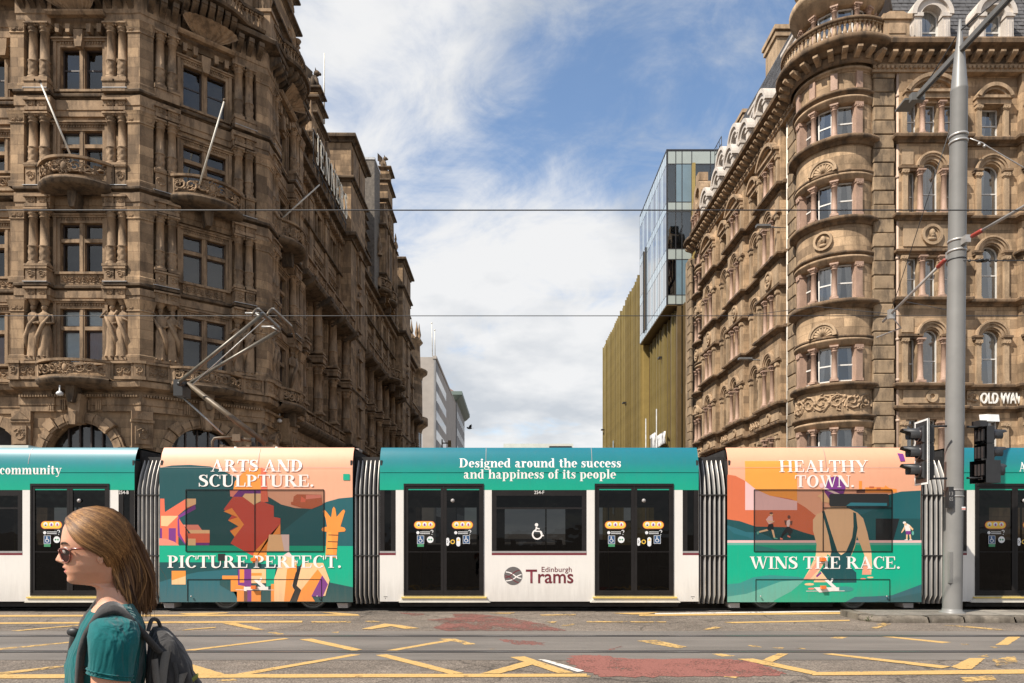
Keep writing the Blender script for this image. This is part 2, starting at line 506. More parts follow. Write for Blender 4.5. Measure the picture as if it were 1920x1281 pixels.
def worn(name, colr, wear=0.5, scale=14.0, rough=0.8, edge=0.10, spk=60.0):
 """thin worn coat of paint or surfacing: eaten away by noise where the road shows through"""
 m, N, L, out = new_mat(name)
 b = _n(N, 'ShaderNodeBsdfPrincipled'); b.inputs['Roughness'].default_value = rough; b.inputs['Specular IOR Level'].default_value = 0.3
 tc = _n(N, 'ShaderNodeTexCoord')
 n1 = _n(N, 'ShaderNodeTexNoise', i_Scale=scale, i_Detail=8.0, i_Roughness=0.7)
 n2 = _n(N, 'ShaderNodeTexNoise', i_Scale=2.0, i_Detail=4.0)
 n3 = _n(N, 'ShaderNodeTexNoise', i_Scale=spk, i_Detail=3.0)
 for n in (n1, n2, n3): L.new(tc.outputs['Object'], n.inputs['Vector'])
 a = _n(N, 'ShaderNodeMath', operation='MULTIPLY_ADD', in1=0.6, in2=0.0); L.new(n2.outputs['Fac'], a.inputs[0])
 s = _n(N, 'ShaderNodeMath', operation='ADD'); L.new(n1.outputs['Fac'], s.inputs[0]); L.new(a.outputs[0], s.inputs[1])
 r = _n(N, 'ShaderNodeMapRange'); r.inputs['From Min'].default_value = wear + 0.3 - edge; r.inputs['From Max'].default_value = wear + 0.3
 L.new(s.outputs[0], r.inputs['Value'])
 r3 = _n(N, 'ShaderNodeMapRange'); r3.inputs['From Min'].default_value = 0.25; r3.inputs['From Max'].default_value = 0.75; r3.inputs['To Min'].default_value = 0.72; r3.inputs['To Max'].default_value = 1.2
 L.new(n3.outputs['Fac'], r3.inputs['Value'])
 mu = _n(N, 'ShaderNodeMix', data_type='RGBA', blend_type='MULTIPLY'); mu.inputs['Factor'].default_value = 1.0
 mu.inputs[6].default_value = c4(colr); L.new(r3.outputs[0], mu.inputs[7])
 L.new(mu.outputs[2], b.inputs['Base Color'])
 bp = _n(N, 'ShaderNodeBump'); bp.inputs['Strength'].default_value = 0.4; bp.inputs['Distance'].default_value = 0.01
 L.new(n3.outputs['Fac'], bp.inputs['Height']); L.new(bp.outputs[0], b.inputs['Normal'])
 tr = _n(N, 'ShaderNodeBsdfTransparent')
 mx = _n(N, 'ShaderNodeMixShader'); L.new(r.outputs[0], mx.inputs[0]); L.new(tr.outputs[0], mx.inputs[1]); L.new(b.outputs[0], mx.inputs[2])
 L.new(mx.outputs[0], out.inputs['Surface'])
 return m
M_ROAD = road_mat()
M_YEL = worn('yellow_road_paint', (0.50, 0.315, 0.115), wear=0.41, edge=0.18)
M_YELW = worn('scuffed_yellow_road_paint', (0.50, 0.32, 0.12), wear=0.53, edge=0.16)
M_WHP = worn('white_road_paint', (0.62, 0.58, 0.52), wear=0.42)
M_RED = worn('red_surfacing', (0.235, 0.092, 0.072), wear=0.455, scale=30.0, rough=0.9)
M_TRACK = pm('track_slab_tarmac', (0.145, 0.126, 0.108), 0.8, var=0.25, scale=1.2, bump=0.5, bscale=90, stretch=(0.3, 1.5, 1))
M_RAIL = pm('polished_rail_steel', (0.30, 0.28, 0.27), 0.35, metal=0.9, var=0.3, scale=3, stretch=(0.2, 4, 4))
M_GROOVE = pm('dark_rail_groove', (0.035, 0.03, 0.028), 0.9)
M_KERB = stone('kerb_stone_grey', (0.165, 0.14, 0.11), (0.06, 0.05, 0.04), sootamt=0.75, var=0.3)
M_PAVE = stone('paving_grey', (0.22, 0.20, 0.175), (0.1, 0.09, 0.08), block=(0.6, 0.45), sootamt=0.4)
def sheet(name, polys, z, mat, parent=None, kind=None):
 mb = MB()
 for i, p in enumerate(polys):
  a = sum(p[k][0] * p[(k + 1) % len(p)][1] - p[(k + 1) % len(p)][0] * p[k][1] for k in range(len(p)))
  if a < 0: p = p[::-1]
  mb.add([(x, y, z) for x, y in p], [tuple(range(len(p)))])
 o = mb.build(name, mat, parent)
 if kind: o['kind'] = kind
 return o
g = MB()
g.add([(-1500, -1500, 0), (1500, -1500, 0), (1500, 1500, 0), (-1500, 1500, 0)], [(0, 1, 2, 3)])
ground = tag(g.build('ground', M_ROAD), kind='structure')
# smoother strip of tarmac that carries the near rails
road_strip = sheet('road_track_strip', [[(-60, 8.92), (60, 8.92), (60, 11.55), (-60, 11.55)]], 0.004, M_TRACK, kind='structure')
sheet('road_track_strip', [[(-60, 14.55), (60, 14.55), (60, 17.1), (-60, 17.1)]], 0.004, M_TRACK, kind='structure')
sheet('pavement', [[(-60, 24.5), (60, 24.5), (60, 29.4), (-60, 29.4)]], 0.12, M_PAVE, kind='structure')
for yr, nm in ((9.53, 'near'), (10.99, 'near'), (14.97, 'far'), (16.43, 'far')):
 r = MB()
 r.mi = 1; r.box(-60, 60, -(yr + 0.085), -(yr - 0.075), -0.02, 0.0105)
 r.mi = 0; r.box(-60, 60, -(yr + 0.005), -(yr - 0.05), -0.02, 0.0125)
 o = r.build('tram_rail', [M_RAIL, M_GROOVE])
 k = {9.53: 'steel tram rail in the road closest to the camera', 10.99: 'steel tram rail across the road just in front of the kerbed island',
 14.97: 'steel rail under the near wheels of the tram', 16.43: 'steel rail under the far wheels of the tram'}[yr]
 tag(o, k, 'rail', 'tram rails in the road')
_z7 = lambda pts: [gpt(300 + x / 2.4, 1100 + y / 2.4) for x, y in pts]
_z8 = lambda pts: [gpt(1100 + x / 2.3415, 1100 + y / 2.3415) for x, y in pts]
Y7 = [[(-760, 129), (890, 126), (900, 132), (-760, 137)], [(80, 121), (300, 117), (310, 120), (190, 128), (120, 127)], [(720, 116), (790, 118), (895, 126), (800, 126)],
 [(-760, 163), (640, 155), (640, 163), (-760, 170)], [(280, 167), (340, 165), (470, 195), (430, 197)], [(95, 199), (130, 193), (250, 183), (250, 187)],
 [(905, 193), (1010, 168), (1080, 175), (1170, 189), (1100, 192), (1040, 180), (950, 194)],
 [(95, 290), (560, 234), (582, 237), (130, 293)], [(628, 240), (680, 236), (910, 286), (870, 292)], [(1010, 290), (1280, 243), (1330, 243), (1060, 290)],
 [(340, 395), (860, 306), (905, 308), (400, 397)], [(970, 310), (1020, 306), (1370, 393), (1300, 395)], [(-800, 398), (1920, 394), (1920, 408), (-800, 416)],
 [(1440, 394), (1640, 340), (1690, 350), (1530, 393)], [(1575, 320), (1640, 316), (1860, 390), (1790, 392)], [(120, 345), (160, 356), (290, 396), (160, 398)]]
Y7W = [[(475, 207), (520, 206), (560, 215), (530, 217)], [(680, 157), (860, 156), (860, 163), (680, 163)], [(1250, 237), (1330, 236), (1420, 260), (1370, 264), (1335, 250)],
 [(770, 207), (810, 204), (800, 210)], [(1475, 120), (1600, 118), (1570, 124)], [(1480, 283), (1510, 280), (1500, 287)], [(920, 157), (960, 155), (1000, 162), (950, 163)],
 [(1710, 128), (1870, 125), (1870, 130), (1720, 132)], [(1730, 160), (1790, 158), (1770, 166)], [(1800, 176), (1860, 168), (1870, 171), (1820, 180)],
 [(240, 424), (330, 416), (350, 425), (260, 428)], [(-760, 392), (-400, 352), (-340, 352), (-700, 398)], [(-760, 283), (-380, 248), (-340, 249), (-720, 287)], [(-670, 200), (-350, 172), (-330, 175), (-640, 202)]]
Y8 = [[(230, 124), (1155, 113), (1155, 122), (230, 131)], [(110, 118), (320, 114), (260, 123), (200, 124)], [(600, 157), (1155, 147), (1155, 152), (640, 162)],
 [(1265, 218), (1310, 218), (1600, 246), (1560, 250)], [(1795, 258), (1850, 222), (1905, 222), (1850, 258)],
 [(1600, 354), (1680, 316), (1750, 316), (1690, 364), (1640, 365)], [(990, 378), (1990, 365), (1990, 384), (990, 392)], [(660, 320), (730, 318), (1010, 376), (985, 388)],
 [(770, 325), (840, 295), (885, 297), (815, 334)], [(1035, 298), (1080, 296), (1600, 353), (1560, 362)]]
Y8W = [[(0, 153), (350, 155), (350, 159), (0, 158)], [(740, 113), (960, 112), (900, 118)], [(510, 190), (560, 178), (600, 180), (530, 193)], [(220, 240), (300, 236), (445, 268), (400, 273), (300, 256)],
 [(1070, 228), (1090, 222), (1145, 222), (1120, 230)], [(1555, 170), (1640, 172), (1835, 190), (1800, 192)], [(550, 298), (590, 296), (655, 306), (600, 309)],
 [(700, 258), (740, 260), (770, 268), (730, 266)], [(815, 270), (865, 270), (860, 275)], [(920, 272), (965, 272), (960, 277)], [(1240, 184), (1290, 173), (1310, 177), (1270, 186)],
 [(1270, 168), (1300, 161), (1340, 166), (1310, 174)], [(1715, 308), (1760, 302), (1760, 312)], [(600, 396), (670, 398), (650, 404)], [(0, 390), (25, 397), (0, 402)],
 [(1640, 402), (1780, 392), (1800, 412), (1660, 420)], [(1780, 320), (1880, 308), (1890, 335), (1800, 350)], [(1640, 253), (1680, 255), (1660, 259)], [(1770, 265), (1820, 268), (1790, 271)]]
random.seed(5)
def rough_edge(poly, k=5, amp=0.05):
 o = []
 for i in range(len(poly)):
  a = Vector(poly[i]); b = Vector(poly[(i + 1) % len(poly)])
  nrm = Vector((-(b - a).y, (b - a).x))
  if nrm.length > 0: nrm.normalize()
  for j in range(k):
   q = a.lerp(b, j / k) + nrm * (random.uniform(-amp, amp) if j else 0)
   o.append((q.x, q.y))
 return o
for i, p in enumerate([_z7(q) for q in Y7] + [_z8(q) for q in Y8]):
 sheet('road_marking', [rough_edge(p, 14, 0.007)], 0.0058 + 0.0004 * (i % 9), M_YEL, ground)
for i, p in enumerate([_z7(q) for q in Y7W] + [_z8(q) for q in Y8W]):
 sheet('road_marking', [rough_edge(p, 9, 0.016)], 0.0058 + 0.0004 * (i % 9), M_YELW, ground)
sheet('road_marking', [_z7([(1700, 330), (1740, 332), (1910, 382), (1880, 388)])], 0.0098, M_WHP, ground)
sheet('road_marking', [_z8([(300, 119), (1155, 106), (1155, 112), (300, 123)])], 0.0098, M_WHP, ground)
M_RED2 = worn('worn_red_surfacing', (0.20, 0.085, 0.068), wear=0.56, scale=20.0, rough=0.9, edge=0.16)
for np_, pp in enumerate((_z8([(-90, 330), (-60, 304), (0, 303), (60, 303), (180, 318), (640, 320), (720, 330), (790, 352), (880, 386), (700, 398), (400, 398), (60, 398), (-30, 365)]),
 _z7([(1240, 180), (1230, 190), (1300, 200), (1540, 199), (1780, 200), (1830, 197), (1700, 165), (1560, 140), (1450, 125), (1310, 122), (1330, 140), (1200, 150), (1290, 165)]),
 _z7([(1080, 118), (1190, 124), (1150, 135)]), _z7([(1510, 238), (1580, 240), (1740, 253), (1720, 265), (1590, 260)]), _z8([(90, 280), (150, 262), (160, 270)]))):
 sheet('road_patch', [rough_edge(pp, 9, 0.05)], 0.0051, M_RED2 if np_ else M_RED, ground)
# traffic island: kerb stones round a paved bed
isl = empty('traffic_island', (8.4, 13.2, 0), 'low paved traffic island with weathered kerb stones under the grey pole', 'island')
random.seed(11)
ix0 = gpt(1597, 1160)[0]
iy0, iy1 = 12.62, 13.75
mb = MB()
mb.add([(ix0 + 0.25, iy0 + 0.2, 0.118), (30, iy0 + 0.2, 0.118), (30, iy1, 0.118), (ix0 + 0.25, iy1, 0.118)], [(0, 1, 2, 3)])
mb.build('paving', M_PAVE, isl)
x = ix0 + 0.35
def kerbstone(x0, x1, y0, y1, h):
 k = MB()
 n = 8
 vs_, fs_ = [], []
 for i in range(n + 1):
  t = i / n; xx = x0 + (x1 - x0) * t
  e = 0.03 if i in (0, n) else 0
  j = lambda s=0.010: random.uniform(-s, s)
  vs_ += [(xx, y0 + j() , -0.02), (xx, y0 - 0.01 + j() + e, h * 0.5 + j()), (xx, y0 + 0.005 + j() + e, h - 0.03 - e + j()), (xx, y0 + 0.035 + j(), h - e * .7 + j(0.005)), (xx, y1, h - e * .5 + j(0.004)), (xx, y1, -0.02)]
 for i in range(n):
  for q in range(5):
   a = i * 6 + q; b = (i + 1) * 6 + q
   fs_.append((a, b, b + 1, a + 1))
 fs_.append((5, 4, 3, 2, 1, 0)); fs_.append(tuple(n * 6 + q for q in range(6)))
 k.smooth = True
 k.add(vs_, fs_)
 k.build('kerb_stone', M_KERB, isl)
while x < 16:
 L_ = random.uniform(0.62, 0.95)
 kerbstone(x, x + L_ - 0.03, iy0, iy0 + 0.2, 0.125 + random.uniform(-0.006, 0.006)); x += L_
# rounded nose of the island
k = MB()
prof = [(0.0, -0.02), (0.42, -0.02), (0.41, 0.08), (0.36, 0.112), (0.0, 0.117)]
k.lathe([(r_, z_) for r_, z_ in prof], ix0 + 0.42, iy0 + 0.42, 0, 10, PI, PI * 1.5)
k.build('kerb_stone', M_KERB, isl)
k = MB(); k.box(ix0, ix0 + 0.2, -(iy1), -(iy0 + 0.43), -0.02, 0.12); k.build('kerb_stone', M_KERB, isl)
wd = MB()
random.seed(3)
for i in range(34):
 bx, by = gpt(1633 + random.uniform(-8, 10), 1166)
 a = random.uniform(0, 2 * PI); l = random.uniform(0.03, 0.09)
 tip = Vector((bx + math.cos(a) * l, by + math.sin(a) * l * 0.6, random.uniform(0.04, 0.13)))
 b0 = Vector((bx, by, 0.0)); sd = Vector((-math.sin(a), math.cos(a), 0)) * 0.012
 mid = b0.lerp(tip, 0.6) + Vector((0, 0, 0.02))
 wd.add([b0, mid + sd, tip, mid - sd], [(0, 1, 2, 3)])
tag(wd.build('weed_plant', pm('weed_leaf', (0.07, 0.10, 0.03), 0.7)), 'small green weed growing at the foot of the island kerb', 'weed')
# ================================================================== masonry kit
M_JS = stone('sooty_sandstone', (0.315, 0.215, 0.132), (0.075, 0.053, 0.036), sootamt=0.72, var=0.3)
M_JW = stone('sooty_ashlar', (0.32, 0.22, 0.135), (0.085, 0.06, 0.04), block=(0.95, 0.42), sootamt=0.6, var=0.25)
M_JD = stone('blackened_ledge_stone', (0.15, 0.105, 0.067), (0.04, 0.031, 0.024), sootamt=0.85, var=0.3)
M_RS = stone('honey_sandstone', (0.375, 0.262, 0.165), (0.115, 0.08, 0.05), sootamt=0.62, var=0.3, seed=3.0)
M_RW = stone('honey_ashlar', (0.375, 0.265, 0.168), (0.12, 0.085, 0.052), block=(1.05, 0.40), sootamt=0.65, var=0.3, seed=5.0)
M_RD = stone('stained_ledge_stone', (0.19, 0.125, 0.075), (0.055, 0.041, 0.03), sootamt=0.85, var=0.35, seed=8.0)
M_RQ = stone('quoin_stone', (0.30, 0.215, 0.135), (0.08, 0.062, 0.046), sootamt=0.8, var=0.35, seed=9.0)
M_PINK = stone('pink_granite', (0.40, 0.265, 0.195), (0.22, 0.145, 0.105), sootamt=0.5, var=0.2, rough=0.55, seed=11.0)
M_WOODD = pm('dark_brown_window_paint', (0.045, 0.03, 0.024), 0.5)
M_WOODW = pm('white_window_paint', (0.62, 0.60, 0.56), 0.5, var=0.1)
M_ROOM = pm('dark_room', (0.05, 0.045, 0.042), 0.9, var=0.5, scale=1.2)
M_BLIND = pm('pale_blind', (0.80, 0.84, 0.80), 0.8, var=0.15, scale=2)
M_BOARD = pm('red_brown_board', (0.34, 0.15, 0.10), 0.7, var=0.2, scale=3, stretch=(6, 6, 1))
M_CURT = pm('net_curtain', (0.62, 0.58, 0.52), 0.9, var=0.15)
M_GLASS = glass('window_glass', (0.85, 0.87, 0.88), refl=5.0, ior=1.5, wob=0.06, wscale=1.3)
M_GLASSD = glass('old_window_glass', (0.72, 0.75, 0.77), refl=2.2, ior=1.5, wob=0.08, wscale=1.1)
M_LEAD = pm('lead_flashing', (0.42, 0.42, 0.42), 0.55, metal=0.2, var=0.25, scale=3)
M_SLATE = pm('roof_slate', (0.085, 0.083, 0.085), 0.7, var=0.35, scale=3, bump=0.4, bscale=12)
M_POLE = pm('white_flagpole_paint', (0.62, 0.58, 0.50), 0.5, var=0.2, scale=4)
M_BLACK = pm('black_iron', (0.02, 0.02, 0.02), 0.5)
def wall_open(mb, u0, u1, z0, z1, opens, depth=0.3, seg=12):
 """flat wall at d=0 with holes; opens: (a, b, c, d, arched) - d is the springing when arched"""
 us = sorted({u0, u1} | {o[0] for o in opens} | {o[1] for o in opens})
 zs = {z0, z1}
 for a, b, c, d, ar in opens:
  zs |= {c, d}
  if ar: zs.add(d + (b - a) / 2)
 zs = sorted(z for z in zs if z0 <= z <= z1)
 for i in range(len(us) - 1):
  for k in range(len(zs) - 1):
   um, zm = (us[i] + us[i + 1]) / 2, (zs[k] + zs[k + 1]) / 2
   if any(a < um < b and c < zm < (d + (b - a) / 2 if ar else d) for a, b, c, d, ar in opens):
    continue
   mb.add([(us[i], 0, zs[k]), (us[i + 1], 0, zs[k]), (us[i + 1], 0, zs[k + 1]), (us[i], 0, zs[k + 1])], [(0, 1, 2, 3)])
 for a, b, c, d, ar in opens:
  r = (b - a) / 2; m = (a + b) / 2
  p = [(a, c), (b, c), (b, d)]
  if ar:
   arc = [(m + r * math.cos(PI * t / seg), d + r * math.sin(PI * t / seg)) for t in range(seg + 1)]
   p = [(a, c), (b, c)] + arc
   for t in range(seg):
    q, w_ = arc[t], arc[t + 1]
    mb.add([(q[0], 0, q[1]), (q[0], 0, d + r), (w_[0], 0, d + r), (w_[0], 0, w_[1])], [(0, 1, 2, 3)])
  else:
   p.append((a, d))
  n = len(p)
  for t in range(n):
   q, w_ = p[t], p[(t + 1) % n]
   mb.add([(q[0], 0, q[1]), (w_[0], 0, w_[1]), (w_[0], depth, w_[1]), (q[0], depth, q[1])], [(0, 1, 2, 3)])
 return mb
def arch_ring(mb, m, zc, r0, r1, d0, d1, a0=0.0, a1=PI, seg=14):
 vs_, fs_ = [], []
 for t in range(seg + 1):
  a = a0 + (a1 - a0) * t / seg
  c, s_ = math.cos(a), math.sin(a)
  vs_ += [(m + r0 * c, -d0, zc + r0 * s_), (m + r0 * c, -d1, zc + r0 * s_), (m + r1 * c, -d1, zc + r1 * s_), (m + r1 * c, -d0, zc + r1 * s_)]
 for t in range(seg):
  b = t * 4
  for k in range(3):
   fs_.append((b + k, b + k + 1, b + 5 + k, b + 4 + k))
 fs_.append((0, 3, 2, 1)); e = seg * 4; fs_.append((e, e + 1, e + 2, e + 3))
 mb.add(vs_, fs_)
 return mb
def spiral(mb, cu, cz, r, d, turns=1.4, a0=0.0, hand=1, w=0.035, seg=4, n=14):
 pts = []
 for i in range(n):
  t = i / (n - 1)
  a = a0 + hand * turns * 2 * PI * t
  rr = r * (1 - 0.86 * t)
  pts.append((cu + rr * math.cos(a), -d, cz + rr * math.sin(a)))
 mb.tube(pts, [w * (0.7 + 0.5 * math.sin(PI * min(1, i / (n - 1) + 0.15))) for i in range(n)], seg)
def carve(mb, u0, u1, z0, z1, d, seed=0, w=0.035, boss=True):
 """foliage scrolls in relief, mirrored about the middle"""
 rnd = random.Random(seed)
 h = z1 - z0; L_ = u1 - u0; r = h * 0.42
 n = max(1, round(L_ / (h * 0.66)))
 st = L_ / n
 for i in range(n):
  cu = u0 + st * (i + 0.5)
  hand = 1 if i < n / 2 else -1
  up = i % 2
  spiral(mb, cu, (z0 + z1) / 2, min(r, st * 0.62), d, 1.5, a0=(PI if hand > 0 else 0) + (0.6 if up else -0.6), hand=hand * (1 if up else -1), w=w)
  for q in range(3):
   a = rnd.uniform(0, 2 * PI)
   spiral(mb, cu + st * 0.42 * math.cos(a), (z0 + z1) / 2 + h * 0.3 * math.sin(a), h * 0.15, d, 1.0, a, hand, w * 0.8, 4, 7)
  if boss:
   mb.ball((cu + st * 0.5 * (1 if i < n - 1 else 0), -d, (z0 + z1) / 2 + rnd.choice((-0.25, 0, 0.25)) * h), h * 0.10, 6, 4)
 return mb
def bend(mb, fn):
 mb.v = [tuple(fn(v)) for v in mb.v]
 return mb
def column_mesh(name, h, r, mat, carved=False, plain=False, seg=14, cap=1.0):
 mb = MB()
 b = 0.10 * min(1, h / 2)
 ch = 2.1 * r * cap
 mb.box(-r * 1.5, r * 1.5, -r * 1.5, r * 1.5, 0, b)
 prof = [(r * 1.42, b), (r * 1.45, b + 0.05), (r * 1.2, b + 0.08), (r * 1.28, b + 0.11), (r * 1.04, b + 0.15)]
 s1 = b + 0.15 + (h - ch - b) * 0.30
 if carved:
  mb.lathe(prof, seg=seg)
  k = 5
  cp = [(r * 1.06, b + 0.15 + (s1 - b - 0.15) * i / 8) for i in range(9)]
  mb.lathe(cp, seg=seg * 2, bump=lambda a, z: r * 0.13 * math.sin(4 * a) * math.sin(z * 21))
  mb.lathe([(r * 1.06, s1), (r * 1.2, s1 + 0.02), (r * 1.2, s1 + 0.06), (r, s1 + 0.08), (r * 0.9, h - ch), (r * 1.08, h - ch + 0.01), (r * 1.08, h - ch + 0.04), (r * 0.9, h - ch + 0.05)], seg=seg, bump=None)
 else:
  mb.lathe(prof + [(r, s1), (r * 0.9, h - ch), (r * 1.08, h - ch + 0.01), (r * 1.08, h - ch + 0.04), (r * 0.9, h - ch + 0.05)], seg=seg)
 zt = h - ch + 0.05
 H_ = h - zt - 0.07
 mb.lathe([(r * 0.92, zt), (r * 1.02, zt + H_ * 0.35), (r * 1.30, zt + H_ * 0.5), (r * 1.08, zt + H_ * 0.55), (r * 1.2, zt + H_ * 0.8), (r * 1.55, zt + H_)], seg=16,
 bump=lambda a, z: r * 0.10 * math.cos(8 * a) * (z - zt) / H_)
 if not plain:
  for k in range(4):
   a = PI / 4 + k * PI / 2
   mb.ball((math.cos(a) * r * 1.45, math.sin(a) * r * 1.45, h - 0.11), r * 0.32, 6, 4)
 mb.box(-r * 1.5, r * 1.5, -r * 1.5, r * 1.5, h - 0.07, h)
 return mb.mesh(name, mat)
def baluster_mesh(name, h, r, mat):
 mb = MB()
 mb.box(-r, r, -r, r, 0, h * 0.1)
 mb.lathe([(r * 0.6, h * 0.1), (r * 0.95, h * 0.2), (r * 1.0, h * 0.32), (r * 0.5, h * 0.6), (r * 0.42, h * 0.72), (r * 0.75, h * 0.76), (r * 0.5, h * 0.82), (r * 0.8, h * 0.9)], seg=8)
 mb.box(-r, r, -r, r, h * 0.9, h)
 return mb.mesh(name, mat)
def bracket_mesh(name, w, dp, h, mat):
 mb = MB()
 n = 8
 pts = [(0.0, 0.0), (dp, 0.0), (dp, -h * 0.30)]
 for i in range(n):
  t = i / (n - 1)
  pts.append((dp * (0.92 - 0.78 * t) + 0.08 * dp * math.sin(t * PI * 2), -h * (0.34 + 0.66 * t)))
 pts.append((0.0, -h))
 vs_ = [(-w / 2, -p[0], p[1]) for p in pts] + [(w / 2, -p[0], p[1]) for p in pts]
 k = len(pts)
 fs_ = [tuple(range(k)), tuple(range(2 * k - 1, k - 1, -1))] + [(i, i + k, (i + 1) % k + k, (i + 1) % k) for i in range(k)]
 mb.add(vs_, fs_)
 return mb.mesh(name, mat)
def statue_mesh(name, h, mat, seed):
 """draped standing stone figure with a basket on its head"""
 rnd = random.Random(seed)
 mb = MB(); mb.smooth = True
 S = h / 1.0
 ph = rnd.uniform(0, 6); lean = rnd.uniform(-0.03, 0.03); tw = rnd.choice((-1, 1))
 rings = [(0.0, 0.115, 0.10), (0.06, 0.108, 0.095), (0.18, 0.10, 0.09), (0.32, 0.098, 0.088), (0.44, 0.10, 0.09), (0.50, 0.092, 0.08), (0.56, 0.076, 0.066), (0.62, 0.084, 0.074), (0.70, 0.100, 0.078), (0.755, 0.105, 0.065), (0.785, 0.055, 0.045), (0.80, 0.032, 0.034), (0.825, 0.03, 0.034)]
 vs_, fs_ = [], []; n = 20
 for z, rx, ry in rings:
  fold = 0.13 * max(0, 1 - z / 0.55) + 0.04
  for k in range(n):
   a = 2 * PI * k / n
   f = 1 + (fold * math.sin(6 * a + ph + z * 4 * tw) if z < 0.74 else 0)
   cx = lean * math.sin(z * 4) + 0.018 * tw * math.sin(z * 3.2)
   vs_.append(((cx + rx * f * math.cos(a)) * S, ry * f * math.sin(a) * S, z * S))
 for i in range(len(rings) - 1):
  for k in range(n):
   j = (k + 1) % n
   fs_.append((i * n + k, i * n + j, (i + 1) * n + j, (i + 1) * n + k))
 mb.add(vs_, fs_)
 mb.ball((0.01 * tw * S, -0.012 * S, 0.865 * S), 0.043 * S, 10, 8, (0.92, 1.0, 1.25))
 mb.ball((0.01 * tw * S, 0.006 * S, 0.885 * S), 0.048 * S, 8, 6, (1, 1, 0.9))
 mb.ball((0.01 * tw * S, -0.055 * S, 0.862 * S), 0.010 * S, 5, 4)
 poses = [[(0.10, 0, 0.75), (0.135, -0.01, 0.62), (0.06, -0.085, 0.58)], [(0.10, 0, 0.75), (0.13, -0.02, 0.62), (0.03, -0.09, 0.67)], [(0.10, 0, 0.75), (0.135, 0, 0.6), (0.125, -0.03, 0.48)], [(0.10, 0, .75), (0.16, -0.03, 0.70), (0.06, -0.07, 0.80)]]
 for sd in (-1, 1):
  p = poses[rnd.randrange(4)]
  mb.tube([(q[0] * sd * S, q[1] * S, q[2] * S) for q in p], [0.030 * S, 0.026 * S, 0.02 * S], 8)
 mb.tube([(-0.10 * tw * S, -0.04 * S, 0.74 * S), (0.0, -0.095 * S, 0.55 * S), (0.09 * tw * S, -0.08 * S, 0.35 * S), (0.10 * tw * S, -0.03 * S, 0.12 * S)], [0.02 * S, 0.035 * S, 0.04 * S, 0.02 * S], 6)
 for sd in (-1, 1):
  mb.ball((0.045 * sd * S, -0.10 * S, 0.015 * S), 0.028 * S, 6, 4, (0.8, 1.7, 0.7))
 mb.smooth = False
 mb.lathe([(0.04 * S, 0.905 * S), (0.052 * S, 0.915 * S), (0.058 * S, 0.94 * S), (0.085 * S, 0.985 * S), (0.09 * S, 1.0 * S)], seg=12, bump=lambda a, z: 0.006 * S * math.cos(10 * a))
 return mb.mesh(name, mat)
